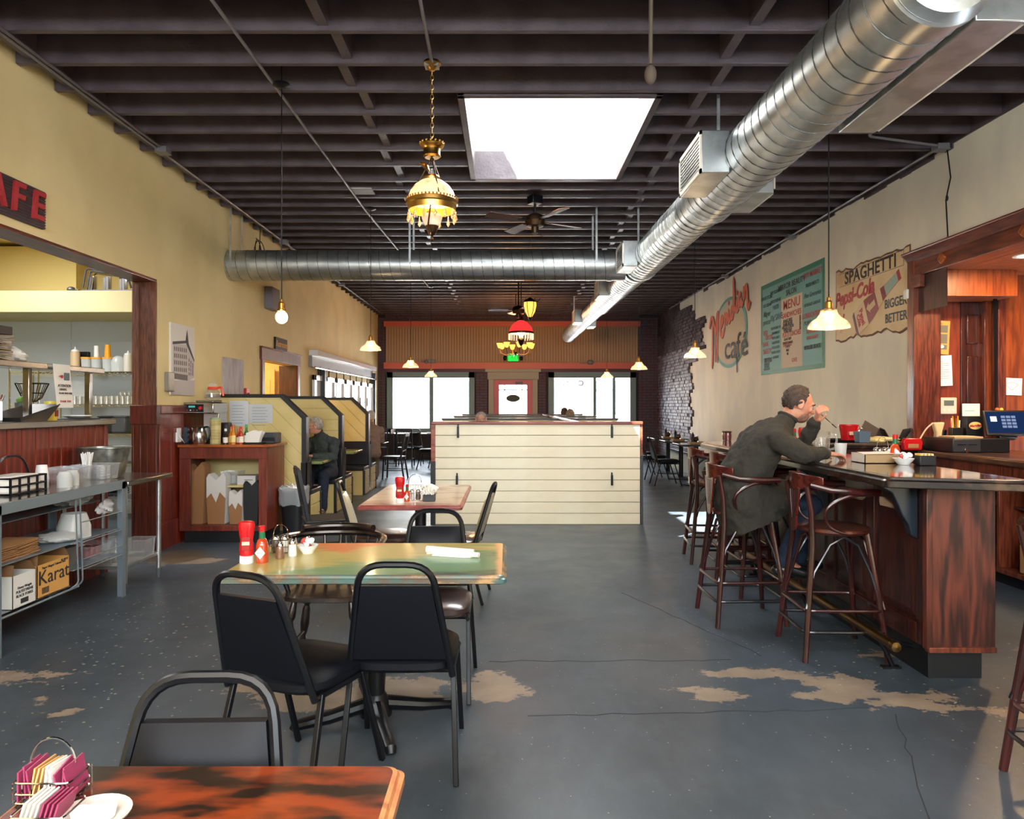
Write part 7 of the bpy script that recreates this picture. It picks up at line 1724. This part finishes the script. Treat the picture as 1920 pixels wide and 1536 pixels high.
tumbler('milky plastic cup on the bar beside the man\'s hand', 2.36, 5.05, Z, .042, .10, FROST); tumbler('clear water tumbler on the bar behind the man\'s arm', 2.33, 5.3, Z, .045, .13, GLASS3)
t = thing('water_pitcher', 'clear plastic water pitcher on the bar behind the man\'s arm', 'pitcher', (2.40, 5.45, Z)); obj('body', MB().lathe([(0, 0), (.055, 0), (.065, .16), (.07, .17)], (0, 0, 0), 24), GLASS3, t); obj('handle', MB().tube(fillet([(.06, 0, .15), (.12, 0, .14), (.11, 0, .04), (.058, 0, .03)], .03), .009, 6), GLASS2, t)
ketchup('red ketchup bottle on the bar seen past the man\'s hand', 2.38, 5.75, Z); hotsauce('pepper sauce bottle on the bar seen past the man\'s chin', 2.30, 5.72, Z, 1.15); shaker('tall white shaker between the bottles behind the man', 2.34, 5.62, Z, SALT)
t = thing('black_tray', 'round black serving tray on the far leg of the bar', 'tray', (3.5, 7.35, Z)); obj('tray_dish', MB().lathe([(0, .004), (.2, .004), (.22, .02), (.225, .02), (.2, 0), (0, 0)], (0, 0, 0), 32), BLACKP, t)
t = thing('red_bucket', 'small red plastic bucket with a paper label on the black tray', 'bucket', (3.53, 7.38, Z+.005)); obj('bucket_body', MB().lathe([(0, 0), (.07, 0), (.09, .15), (.097, .152), (.097, .165), (.088, .165), (.068, .01), (0, .01)], (0, 0, 0), 28), REDP, t); boxy('label', -.03, .035, -.088, -.08, .06, .095, mat('label_tan', '#d9b79a', .6), t, 0); obj('bail_handle', MB().tube([(.095*math.cos(a), -.06*math.sin(a)-.03, .15-.05*math.sin(a)) for a in [PI*k/12 for k in range(13)]], .003, 5), REDP, t)
t = thing('slate_blue_cup', 'square slate blue sauce cup in front of the red bucket', 'cup', (3.52, 7.08, Z)); S = MB().add([(-.05, -.05, 0), (.05, -.05, 0), (.05, .05, 0), (-.05, .05, 0), (-.062, -.062, .11), (.062, -.062, .11), (.062, .062, .11), (-.062, .062, .11)], [(3, 2, 1, 0), (0, 1, 5, 4), (1, 2, 6, 5), (2, 3, 7, 6), (3, 0, 4, 7)]); obj('cup_body', S, mat('slate_blue', '#56697c', .4), t, sm=0, bevel=.005); obj('whisk_loop', MB().tube([(.03*math.cos(a), 0, .11+.03*math.sin(a)) for a in [PI*k/8 for k in range(9)]], .003, 5), CHROME, t)
t = thing('menu_holder', 'tilted brown-black menu board leaning behind the red bucket', 'board', (3.78, 7.42, Z)); t.rotation_euler = (-.2, .55, 0); boxy('board', -.15, .13, -.008, 0, .0, .16, mat('menu_brown', '#4a413c', .5), t, .003)
bagblob('folded pale yellow cloth on the far leg of the bar', PX(1652, 7.12), 7.14, Z, (.17, .06, .03), mat('cloth_cream', '#d9c98c', .8), 'cloth', 'cloth', 44, amp=.5)
for k, (x, c) in enumerate(((4.0, KRAFT), (3.93, BKX))):
    t = thing('paper_boat_stack', ('spread kraft paper boats stacked at the wall end of the bar', 'black folded paper boats at the wall end of the bar')[k], 'paper trays', (x, 7.25+.12*(1-k), Z))
    for q in range(3): obj('boat', MB().add([(-.13, -.06, .1+q*.01), (-.07, -.05, .0+q*.012), (.07, -.05, .0+q*.012), (.14, -.06, .12+q*.01), (-.12, .06, .12+q*.01), (-.07, .05, .0+q*.012), (.07, .05, .0+q*.012), (.12, .06, .1+q*.01)], [(0, 1, 5, 4), (1, 2, 6, 5), (2, 3, 7, 6)]), c if q else (WBX if k == 0 else c), t, sm=0)
for k, (px, lab) in enumerate(((1314, 'small dark red jar at the far left corner of the bar'), (1353, 'small dark red jar by the wall at the far leg of the bar'))):
    y = 7.5 if k == 0 else 7.56
    t = thing('candle_jar', lab, 'jar', (max(PX(px, y), 2.32), y, Z)); obj('jar', MB().lathe([(0, 0), (.035, 0), (.04, .05), (.035, .08), (.04, .09), (0, .09)], (0, 0, 0), 18), mat('jar_maroon', '#5c231c', .25, coat=.6), t); obj('rim', MB().lathe([(.04, .085), (.042, .095), (.035, .095)], (0, 0, 0), 18), BRONZE, t)
# till: cash drawer, monitor, things round it  (back counter top z 1.04)
Z = 1.041
t = thing('cash_drawer', 'black steel cash drawer with two slots on the back counter', 'cash drawer', (4.28, 6.7, Z), 0)
DG2 = mat('drawer_grey', '#3b3d42', .4, .3)
boxy('drawer_case', -.25, .27, -.24, .2, 0, .125, BLACKP, t, .006); boxy('drawer_front', -.245, -.0, -.247, -.24, .008, .118, DG2, t, .003)
for x in (-.21, -.11): boxy('slot', x, x+.075, -.25, -.246, .07, .076, BLACKM, t, 0)
obj('key_ring', MB().tube([(-.13+.015*math.cos(a), -.255, .03+.015*math.sin(a)) for a in [k*.5 for k in range(13)]], .003, 5).box(-.14, -.12, -.258, -.25, -.0, .03), CHROME, t)
t = thing('till_monitor', 'black touch screen till showing a keypad on the cash drawer', 'till', (4.66, 6.62, Z+.125)); t.rotation_euler = (-.35, 0, -.1)
boxy('bezel', -.2, .2, -.015, .01, .02, .27, BLACKP, t, .01); boxy('screen', -.18, .18, -.018, -.015, .045, .25, emis('till_blue', '#1c2f55', .55), t, 0); boxy('logo_tile', -.145, -.09, -.02, -.018, .155, .205, emis('till_white', '#e8ecf5', .8), t, 0)
for r in range(4):
    for c in range(3): boxy('key', -.05+c*.045, -.014+c*.045, -.02, -.018, .19-r*.032, .212-r*.032, emis('till_key', '#8f9fc4', .5), t, 0)
boxy('stand', -.08, .08, .01, .08, 0, .1, BLACKP, t, .01)
t = thing('logo_box', 'black menu box with an oval red and cream badge beside the till', 'box', (4.45, 6.83, Z+.125)); boxy('box_body', -.08, .08, -.04, .04, 0, .20, BLACKP, t, .004)
obj('badge', MB().lathe([(0, 0), (.06, 0), (.06, .003), (0, .003)], (0, -.042, .11), 24, M=Matrix.Diagonal((1, 1, .6)) @ Matrix.Rotation(PI/2, 3, 'X')), mat('badge_cream', '#e0c27c', .5), t); text('Meridian', .032, (0, -.047, .11), 'F', TEXTR, t, shear=.3, rot=.1, off=.001)
t = thing('hand_sprayer', 'bent pale hose nozzle with a cream rag draped over it', 'bar gun', (PX(1740, 6.95), 6.95, Z)); obj('hose', MB().tube(fillet([(-.12, 0, .03), (-.02, 0, .2), (.05, 0, .26), (.12, 0, .25)], .08), .007, 6), mat('hose_cream', '#d9c3a8', .5), t)
obj('rag', MB().prism([(.04, .26), (.15, .265), (.13, .19), (.12, .08), (.06, .07), (.07, .16)], 'y', -.03, .03), mat('rag_cream', '#d8bf93', .8), t, bevel=.012); obj('clear_jar', MB().lathe([(0, 0), (.05, 0), (.05, .14), (.045, .15)], (.13, .03, 0), 18, close=False), GLASS3, t)
t = thing('pen_cup', 'cup of coloured markers behind the cash drawer', 'pens', (4.30, 6.85, Z+.125)); obj('cup', MB().box(-.05, .05, -.03, .03, 0, .09), BLACKP, t, bevel=.005); random.seed(17)
for k, c in enumerate(('#e0582a', '#e8e0d0', '#d9a82c', '#3f7a4a', '#c23a2a', '#e8b83c', '#f0f0ec')): obj('marker', MB().tube([(-.035+k*.012, 0, .02), (-.045+k*.015, random.uniform(-.02, .02), .16+.02*(k % 3))], .006, 6), mat('marker_%d' % k, c, .4), t)
t = thing('receipt_pad', 'flat stack of cream paper on top of the cash drawer', 'paper stack', (4.20, 6.66, Z+.125)); 
for k in range(3): boxy('sheet', -.12, .14, -.15, .1, .002+k*.006, .006+k*.006, mat('pad_cream', '#dcbb92', .6), t, 0)
t = thing('phone_receiver', 'black phone handset standing behind the bar gun', 'phone', (PX(1768, 6.93), 6.93, Z)); obj('handset', MB().cbox((0, 0, .1), (.05, .03, .19), Euler((0, .15, 0)).to_matrix()), BLACKM, t, bevel=.012); boxy('base', -.05, .05, -.04, .04, 0, .03, BLACKM, t, .006)
t = thing('toy_figures', 'tiny orange and yellow ornaments on top of the till monitor', 'ornament', (4.63, 6.72, Z+.388)); obj('bead', MB().ell((-.02, 0, 0), .018), mat('bead_orange', '#e06a2c', .4), t); obj('bead', MB().ell((.02, 0, .0), .018), mat('bead_yellow', '#e0b83c', .4), t)
t = thing('red_plate_rack', 'red plastic napkin rack on the back counter behind the bar bottles', 'rack', (PX(1708, 6.85), 6.84, Z)); obj('rack_body', MB().prism([(-.085, 0), (.085, 0), (.095, .08), (.07, .115), (-.07, .115), (-.095, .08)], 'y', -.03, .03), REDP, t, bevel=.01); boxy('slot', -.05, .05, -.035, -.03, .02, .06, KRAFT, t, .003)

# ================================================================ FAR TABLES AND CHAIRS
c4 = banquet('dark stacking chair near the right wall, nearer one side on to the camera', group='black stacking chairs'); c4.location = (2.95, 13.2, 0); c4.rotation_euler.z = -PI/2
dup(c4, (2.95, 14.3, 0), -PI/2+.1, 'dark stacking chair near the right wall, just behind the nearer one', G_); dup(c4, (2.9, 15.3, 0), -PI/2, 'dark stacking chair near the right wall, farthest of the three', G_)
DT = mat('dark_table_top', '#2b2e33', .2, coat=.6)
def fartable(lab, x, y, hx=.36, hy=.38):
    t = thing('cafe_table', lab, 'table', (x, y, 0)); boxy('table_top', -hx, hx, -hy, hy, .725, .76, DT, t, .006); obj('column', MB().tube([(0, 0, .03), (0, 0, .725)], .045, 12), BLACKM, t); obj('base', MB().lathe([(.27, 0), (.27, .015), (.06, .04), (0, .04)], (0, 0, 0), 20), BLACKM, t)
fartable('dark table by the right wall, nearest of the row', 3.5, 13.2); fartable('dark table by the right wall, second of the row', 3.5, 14.35); fartable('dark table by the right wall near the brick corner', 3.5, 15.5)
t = thing('wall_bench', 'low pale fronted bench along the right wall behind the dark tables', 'bench', (3.98, 13.6, 0)); boxy('base', -.08, .18, -3.5, 3.5, 0, .42, mat('bench_tan', '#8d8a6c', .6), t); boxy('seat', -.2, .18, -3.5, 3.5, .42, .48, NAVYV, t, .01)
for k, (x, y, lab) in enumerate(((3.5, 13.25, 'condiments clustered on the nearest dark table by the right wall'), (3.45, 14.4, 'condiments and tan rolls on the second dark table by the right wall'), (3.5, 15.5, 'condiments on the dark table near the brick corner'))):
    t = thing('condiment_cluster', lab, 'condiments', (x, y, .76)); boxy('tray', -.12, .12, -.1, .1, 0, .03, mat('tray_tan', '#9c7a4c', .6), t, .006)
    obj('bottle', MB().lathe([(0, .03), (.03, .03), (.03, .16), (.012, .19), (0, .22)], (-.05, 0, 0), 12), BLACKM, t); obj('bottle', MB().lathe([(0, .03), (.03, .03), (.025, .12), (0, .16)], (.05, .03, 0), 12), CHROME, t); obj('jar', MB().ell((.0, -.03, .08), (.05, .05, .05)), BRONZE, t)
# left side by the window
fartable('dark table under the left window, left of the pair', -2.83, 18.2, .5, .35); fartable('dark table under the left window beside the middle chair', -1.75, 18.2, .5, .35)
c5 = dup(c4, (-2.3, 17.55, 0), PI, 'metal framed chair back by the left window table', G_); dup(c4, (-1.6, 17.5, 0), .0, 'metal framed chair pushed to the right table under the left window', G_)
woodchair('black spindle chair with its back to the camera at the left window', (-2.45, 17.3, 0), 0); woodchair('black spindle chair left of the one in the middle at the left window', (-3.1, 17.3, 0), .3)
woodchair('black chair standing past the third booth partition', (-2.25, 14.3, 0), 1.5)
dup(c4, (-1.75, 16.4, 0), 1.0, 'dark stacking chair turned sideways before the left window tables', G_)
for x, lab in ((-3.0, 'small white dishes on the left window table'), (-1.9, 'cups and napkins on the table under the left window mullion')):
    t = thing('table_setting', lab, 'tableware', (x, 18.15, .76)); boxy('napkin', -.12, .0, -.08, .08, 0, .02, PAPER, t, .004); obj('cup', MB().lathe([(0, 0), (.035, 0), (.04, .1), (0, .1)], (.1, 0, 0), 12), WHITE, t); obj('cup', MB().lathe([(0, 0), (.03, 0), (.035, .08), (0, .08)], (.2, .05, 0), 12), BLACKM, t)
t = thing('third_booth_table', 'pale tilted booth table end past the third partition', 'table', (-2.75, 13.6, 0)); boxy('table_top', -.6, .45, -.3, .3, .725, .76, DT, t, .006); obj('column', MB().tube([(0, 0, .03), (0, 0, .725)], .045, 12), BLACKM, t); obj('base', MB().lathe([(.22, 0), (.22, .015), (.06, .04), (0, .04)], (0, 0, 0), 20), BLACKM, t)
# ================================================================ PEOPLE
def fuse(o, voxel=.006, smooth=6, fac=.5):
    r = o.modifiers.new('remesh', 'REMESH'); r.mode = 'VOXEL'; r.voxel_size = voxel; r.use_smooth_shade = True
    s = o.modifiers.new('smooth', 'SMOOTH'); s.iterations = smooth; s.factor = fac
    return o
def limb(mb, pts, rs, n=14):
    mb.tube(pts, rs, n); 
    for p, r in zip(pts, rs): mb.ell(p, r*.985, n=14, m=9)
def frame(fw, up=(0, 0, 1)):
    f = Vector(fw).normalized(); u = Vector(up); l = u.cross(f).normalized(); u = f.cross(l)
    return Matrix((f, l, u)).transposed()      # local x forward, y left, z up
def head_into(mb, c, R):
    c = Vector(c)
    def E(p, r, rot=None): 
        M_ = R @ rot if rot else R
        mb.ell(c+R @ Vector(p), r, M_, n=20, m=14)
    E((-.012, 0, .025), (.092, .075, .088)); E((.03, 0, .0), (.062, .064, .088)); E((.042, 0, -.052), (.046, .050, .058)); E((.058, 0, -.088), (.022, .026, .018))
    E((.012, .034, -.045), (.05, .025, .05)); E((.012, -.034, -.045), (.05, .025, .05))
    E((.082, 0, .032), (.014, .05, .012)); E((.088, 0, -.042), (.012, .026, .016))
    mb.tube([c+R @ Vector(p) for p in ((.086, 0, .02), (.102, 0, -.004), (.109, 0, -.018), (.092, 0, -.026))], [.010, .012, .015, .010], 10)
    E((.096, .011, -.02), (.011, .008, .008)); E((.096, -.011, -.02), (.011, .008, .008))
    E((.092, 0, -.052), (.010, .022, .006)); E((.090, 0, -.062), (.010, .018, .006)); E((.078, .036, -.012), (.014, .018, .016)); E((.078, -.036, -.012), (.014, .018, .016))
    for s in (-1, 1):
        E((-.004, s*.076, -.002), (.020, .008, .033)); mb.tube([c+R @ Vector((-.0+.020*math.cos(a)-.004, s*.083, -.002+.032*math.sin(a))) for a in [k*PI/7-PI/2+.4 for k in range(10)]], .005, 6)
def hand_into(mb, wrist, d, nrm, curl, thumb, spread=.0, s=1.0):
    """d: direction to the fingers, nrm: palm normal (fingers curl towards it), thumb: +1/-1 side"""
    w_ = Vector(wrist); d = Vector(d).normalized(); nrm = Vector(nrm); nrm = (nrm-d*nrm.dot(d)).normalized(); l = d.cross(nrm)*thumb
    mb.loft([w_, w_+d*.03*s, w_+d*.06*s, w_+d*.09*s], [(.026*s, .018*s), (.034*s, .017*s), (.040*s, .015*s), (.040*s, .012*s)], l, 14)
    for k, (off, L_) in enumerate(((.031, .070), (.010, .078), (-.011, .073), (-.031, .058))):
        p = w_+d*.086*s+l*off*s; pts = [p-d*.02*s, p]; a = 0
        for q, f_ in enumerate((.45, .31, .24)):
            a += curl[q] if isinstance(curl, (list, tuple)) else curl
            dd = d*math.cos(a)+nrm*math.sin(a)+l*spread*(1.5-k)*.3; p = p+dd.normalized()*L_*f_*s; pts.append(p)
        r = [.0095*s, .0092*s, .0088*s, .008*s, .0066*s]; limb(mb, pts, r, 10)
    p0 = w_+d*.025*s+l*.026*s; limb(mb, [p0, p0+(d*.6+l*.75+nrm*.2).normalized()*.038*s, p0+(d*.6+l*.75+nrm*.2).normalized()*.038*s+(d*.9+l*.1+nrm*.45).normalized()*.032*s, p0+(d*.6+l*.75+nrm*.2).normalized()*.038*s+(d*.9+l*.1+nrm*.45).normalized()*.055*s], [.014*s, .0115*s, .0098*s, .0078*s], 10)
def hairshell(name, c, R, m, par, kind='short', seed=1, thick=1.0):
    random.seed(seed); mb = MB().ell((0, 0, 0), 1, n=52, m=36); vs = []; keep = []
    for v in mb.v:
        x, y, z = v; n_ = .035*math.sin(31*x+9*y)*math.sin(27*z+5)+.03*math.sin(47*y+13*z)
        p = Vector((x*.103*thick*(1+n_)-.016, y*.085*thick*(1+n_), z*.103*thick*(1+n_)+.026)); vs.append(tuple(Vector(c)+R @ p))
        X, Z_ = p.x, p.z
        if kind == 'balding': k = (X < .028-.0 and Z_ > .0 and not (X > .012 and abs(y) < .45 and Z_ > .07)) or (X < -.03 and Z_ > -.055) or (X < .008 and abs(y) > .7 and Z_ > -.02)
        elif kind == 'crown': k = Z_ > .05-.9*max(0, -X)-.1 and X < .05
        else: k = (X < .052 and Z_ > .05) or (X < .015 and Z_ > .0) or (X < -.02 and Z_ > -.055)
        keep.append(k)
    fs = [f for f in mb.f if all(keep[i] for i in f)]
    o = obj(name, MB().add(vs, fs), m, par); s = o.modifiers.new('solid', 'SOLIDIFY'); s.thickness = .014; s.offset = -1
    return o
def person(label, J, mats, hair='short', hairm=None, glasses=False, beard=None, hands=None, hood=False, vox=.006, group=None, gr_=None):
    t = thing('person', label, 'person', (J['pelvis'][0], J['pelvis'][1], 0), 0, group)
    base = Vector((J['pelvis'][0], J['pelvis'][1], 0)); V_ = {k: Vector(v)-base if k not in ('side', 'face', 'up') else Vector(v) for k, v in J.items()}
    sk, top, leg, shoe = mats; side = V_['side'].normalized(); R = frame(V_['face'], V_.get('up', (0, 0, 1)))
    body = MB()
    # skin body: torso core, neck, arms, hands, legs, head
    body.loft([V_['pelvis'], V_['waist'], V_['chest'], V_['neck']], [(.14, .10), (.125, .09), (.15, .10), (.06, .055)], side)
    hc = V_['head']; nb_ = hc+R @ Vector((-.028, 0, -.07)); limb(body, [V_['neck'], (V_['neck']+nb_)/2, nb_], [.058, .054, .054])
    head_into(body, hc, R)
    for s in ('R', 'L'):
        limb(body, [V_['sh'+s], V_['el'+s], V_['wr'+s]], [.045, .038, .026])
        d, n_, cu, th = hands[s]; hand_into(body, V_['wr'+s], d, n_, cu, th)
        limb(body, [V_['hip'+s], V_['kn'+s], V_['an'+s]], [.075, .05, .035]); limb(body, [V_['an'+s], V_['to'+s]], [.035, .03])
    b = fuse(obj('body', body, sk, t), .0055, 3)
    # top garment
    g = MB(); P, W_, C, N_ = V_['pelvis'], V_['waist'], V_['chest'], V_['neck']
    hem = V_.get('hem', P+Vector((0, 0, -.04)))
    g.loft([hem, P, W_, (W_+C)/2, C, (C*.45+N_*.55), N_, N_+(nb_-N_)*.5], (gr_ or [(.19, .14), (.19, .145), (.175, .14), (.185, .14), (.19, .135), (.16, .115), (.075, .075)])+[(.066, .066)], side, 24)
    if gr_:
        for s in ('R', 'L'): limb(g, [V_['hip'+s], V_['hip'+s]*.55+V_['kn'+s]*.45], [.12, .112])
    for s in ('R', 'L'):
        sh, el, wr = V_['sh'+s], V_['el'+s], V_['wr'+s]
        limb(g, [C*.4+N_*.6-(C-sh)*.0, sh, sh*.5+el*.5, el, el*.45+wr*.55, wr+(el-wr)*.06], [.085, .082, .07, .062, .052, .043])
    for k in range(9):   # folds
        pass
    gm = fuse(obj('jacket', g, top, t), .008, 9, .6)
    ds = gm.modifiers.new('folds', 'DISPLACE'); tx = bpy.data.textures.get('fold_noise') or bpy.data.textures.new('fold_noise', 'CLOUDS'); tx.noise_scale = .075; tx.noise_depth = 2; ds.texture = tx; ds.strength = .034; ds.mid_level = .5; ds.texture_coords = 'LOCAL'
    cl = MB(); cc = N_+(nb_-N_)*.5; cl.tube([cc+(Matrix.Rotation(a, 3, (nb_-N_).normalized()) @ side)*.06 for a in [k*PI/10 for k in range(20)]], .012, 8, closed=True); obj('collar', cl, top, t)
    # trousers and shoes
    lg = MB()
    for s in ('R', 'L'):
        limb(lg, [V_['hip'+s], V_['hip'+s]*.5+V_['kn'+s]*.5, V_['kn'+s], V_['kn'+s]*.45+V_['an'+s]*.55, V_['an'+s]+(V_['kn'+s]-V_['an'+s])*.02], [.105, .092, .078, .066, .06])
    lg.loft([P+Vector((0, 0, -.07)), P+Vector((0, 0, .05))], [(.17, .13), (.16, .12)], side)
    tr = fuse(obj('trousers', lg, leg, t), .008, 6); ds = tr.modifiers.new('folds', 'DISPLACE'); ds.texture = tx; ds.strength = .014; ds.texture_coords = 'LOCAL'
    for s in ('R', 'L'):
        sm = MB(); an, to = V_['an'+s], V_['to'+s]; d = (to-an); hl = an-Vector((d.x, d.y, 0)).normalized()*.045+Vector((0, 0, (to.z-an.z)*.75))
        limb(sm, [an+(V_['kn'+s]-an).normalized()*.07, an], [.05, .05]); limb(sm, [hl, (hl+to)/2+Vector((0, 0, .012)), to, to+(to-hl).normalized()*.04], [.037, .043, .04, .028])
        fuse(obj('shoe', sm, shoe, t), .007, 4)
    if hairm: hairshell('hair', hc, R, hairm, t, hair)
    for s in (-1, 1):
        ey = obj('eye', MB().ell(hc+R @ Vector((.079, s*.031, .006)), .012, n=12, m=8), mat('eye_white', '#a89c94', .3), t); obj('iris', MB().ell(hc+R @ Vector((.0885, s*.031, .005)), .0055, n=8, m=6), mat('iris', '#2a211c', .2), ey)
        obj('eyebrow', MB().tube([hc+R @ Vector(p) for p in ((.094, s*.014, .03), (.092, s*.034, .035), (.078, s*.052, .028))], [.004, .005, .003], 6), hairm or sk, t)
    if beard: 
        bb = MB(); bb.ell(hc+R @ Vector((.044, 0, -.066)), (.052, .056, .05), R, 20, 12)
        obj('stubble', bb, beard, t)
    if glasses:
        gg = MB()
        for s in (-1, 1):
            gg.tube([hc+R @ Vector((.103, s*.032+.021*math.cos(a), .004+.016*math.sin(a))) for a in [k*PI/8 for k in range(16)]], .0022, 5, closed=True); gg.tube([hc+R @ Vector(p) for p in ((.103, s*.053, .008), (.05, s*.078, .01), (-.01, s*.084, .008))], .002, 5)
        gg.tube([hc+R @ Vector((.103, y_, .006)) for y_ in (-.011, .011)], .002, 5); obj('spectacles', gg, BLACKM, t)
    return t
OLIVE = mat('olive_canvas', '#302d25', .85, col2='#28251e', ns=8, bump=.3, bs=60); DENIM = mat('dark_denim', '#1a2c45', .85, col2='#142338', ns=30); BOOT = mat('black_leather', '#101215', .3, coat=.5)
HAIRB = mat('brown_hair', '#2a1e19', .7, col2='#453630', ns=30, st=(1, 3, 1), bump=.6, bs=90); HAIRG = mat('grey_hair', '#b9b3ab', .6, col2='#8d8880', ns=40, bump=.6, bs=90)
STUB = mat('stubble_skin', '#8f6452', .7, col2='#6b4a3c', ns=60)
MY = 4.92
J = dict(pelvis=(1.62, MY, .86), waist=(1.64, MY, 1.0), chest=(1.75, MY, 1.20), neck=(1.905, MY-.01, 1.345), head=(2.005, MY-.01, 1.475), side=(0, 1, 0), face=(1, -.16, -.42), up=(0, 0, 1),
         shR=(1.80, MY-.19, 1.235), elR=(1.925, MY-.30, 1.15), wrR=(2.115, MY-.20, 1.15), shL=(1.84, MY+.19, 1.24), elL=(2.13, MY+.26, 1.155), wrL=(2.175, MY+.11, 1.36),
         hipR=(1.64, MY-.09, .84), knR=(2.03, MY-.14, .80), anR=(1.86, MY-.12, .42), toR=(1.99, MY-.13, .345), hipL=(1.64, MY+.09, .84), knL=(2.06, MY+.12, .80), anL=(2.05, MY+.10, .40), toL=(2.17, MY+.12, .34), hem=(1.70, MY, .665))
MANGR = [(.23, .23), (.22, .20), (.19, .17), (.195, .155), (.2, .15), (.165, .12), (.075, .075)]
J['_gr'] = None
def gr(*a): return a
JJ = {k: v for k, v in J.items() if k != '_gr'}
_p = dict(JJ)
man = person('person in an olive jacket and jeans eating at the bar with a fork raised', {**_p}, (SKIN, OLIVE, DENIM, BOOT), 'balding', HAIRB, beard=STUB, gr_=MANGR,
       hands={'R': ((1, .35, -.1), (0, 0, -1), (.25, .35, .3), 1), 'L': ((-.05, -.45, .6), (1, -.2, .2), (.7, .7, .5), -1)})
t = thing('fork', 'steel fork held up in the hand of the man at the bar', 'fork', (2.20, MY+.06, 1.40))
fd = Vector((.10, -.06, -.115)); fn = fd.normalized(); fs_ = fn.cross(Vector((0, 0, 1))).normalized(); up_ = fs_.cross(fn)
e_ = fd*.42
obj('handle', MB().tube([-fd*.25, e_], [.0035, .0028], 6), STEEL, t); mbk = MB(); ht = e_+fn*.018
mbk.add([tuple(e_+fs_*.003), tuple(e_-fs_*.003), tuple(ht-fs_*.015), tuple(ht+fs_*.015), tuple(e_+fs_*.003+up_*.002), tuple(e_-fs_*.003+up_*.002), tuple(ht-fs_*.015+up_*.002), tuple(ht+fs_*.015+up_*.002)], [(0, 1, 2, 3), (7, 6, 5, 4), (0, 3, 7, 4), (1, 5, 6, 2), (3, 2, 6, 7), (0, 4, 5, 1)])
obj('neck', mbk, STEEL, t)
for k in range(4): a = ht+fs_*(-.0135+.009*k); obj('tine', MB().tube([a, a+fn*.04+up_*.002], [.0026, .0015], 5), STEEL, t)
# the older man in the second booth
JO = dict(pelvis=(-2.510, 9.86, .56), waist=(-2.510, 9.84, .72), chest=(-2.510, 9.80, .90), neck=(-2.550, 9.76, 1.06), head=(-2.610, 9.72, 1.185), side=(-.85, .35, 0), face=(-1, -.35, -.12),
          shR=(-2.350, 9.73, .955), elR=(-2.320, 9.56, .78), wrR=(-2.550, 9.42, .80), shL=(-2.690, 9.84, .955), elL=(-2.810, 9.68, .79), wrL=(-2.650, 9.44, .80),
          hipR=(-2.420, 9.84, .55), knR=(-2.420, 9.44, .54), anR=(-2.420, 9.40, .10), toR=(-2.420, 9.26, .05), hipL=(-2.600, 9.86, .55), knL=(-2.620, 9.44, .54), anL=(-2.620, 9.42, .10), toL=(-2.620, 9.28, .05))
JO['side'] = (-.93, .3, 0)
SLATE = mat('slate_jacket', '#343d3d', .85, bump=.2); NVY = mat('navy_trousers', '#1d2638', .85)
person('older person with grey hair and glasses in a dark jacket seated in the booth', JO, (SKIN2, SLATE, NVY, BOOT), 'short', HAIRG, glasses=True,
       hands={'R': ((-.8, -.5, .1), (0, 0, -1), (.5, .6, .4), 1), 'L': ((.3, -.9, .1), (0, 0, -1), (.5, .6, .4), -1)})
def seated(label, x, y, a, top, hm, hgt=0, legm=None, grp=None, kind='short'):
    c, s = math.cos(a), math.sin(a)
    def T(f, l, z): return (x+c*f-s*l, y+s*f+c*l, z+hgt)
    Jx = dict(pelvis=T(0, 0, .56), waist=T(.0, 0, .72), chest=T(.03, 0, .92), neck=T(.06, 0, 1.10), head=T(.10, 0, 1.225), side=(-s, c, 0), face=(c, s, -.12),
              shR=T(.03, -.18, .98), elR=T(.16, -.2, .79), wrR=T(.36, -.12, .80), shL=T(.03, .18, .98), elL=T(.16, .2, .79), wrL=T(.36, .12, .80), hipR=T(0, -.09, .55), knR=T(.4, -.1, .54), anR=T(.4, -.1, .1), toR=T(.54, -.1, .05), hipL=T(0, .09, .55), knL=T(.4, .1, .54), anL=T(.4, .1, .1), toL=T(.54, .1, .05))
    return person(label, Jx, (SKIN2, top, legm or NVY, BOOT), kind, hm, hands={'R': ((c, s, .0), (0, 0, -1), (.4, .5, .4), 1), 'L': ((c, s, 0), (0, 0, -1), (.4, .5, .4), -1)}, vox=.01)
TANJ = mat('tan_jacket', '#9a8378', .85, bump=.2); KHA = mat('khaki', '#877868', .85); GRYJ = mat('grey_shirt', '#5b5f66', .8)
seated('person in a tan jacket sitting past the third booth partition, face hidden', -2.52, 13.25, PI/2+.2, TANJ, mat('white_hair', '#cfcac4', .6), .02, KHA)
seated('person with grey hair whose crown shows above the cream divider, left of centre', -.38, 10.75, -PI/2, GRYJ, HAIRG, .02)
seated('person with sandy hair whose crown shows above the dividers, right of centre', 1.25, 13.95, PI/2, TANJ, mat('sandy_hair', '#a08a70', .6), .04)
seated('person with dark hair behind the far booth back, on the right', 1.35, 16.6, PI/2, SLATE, HAIRB, .06)
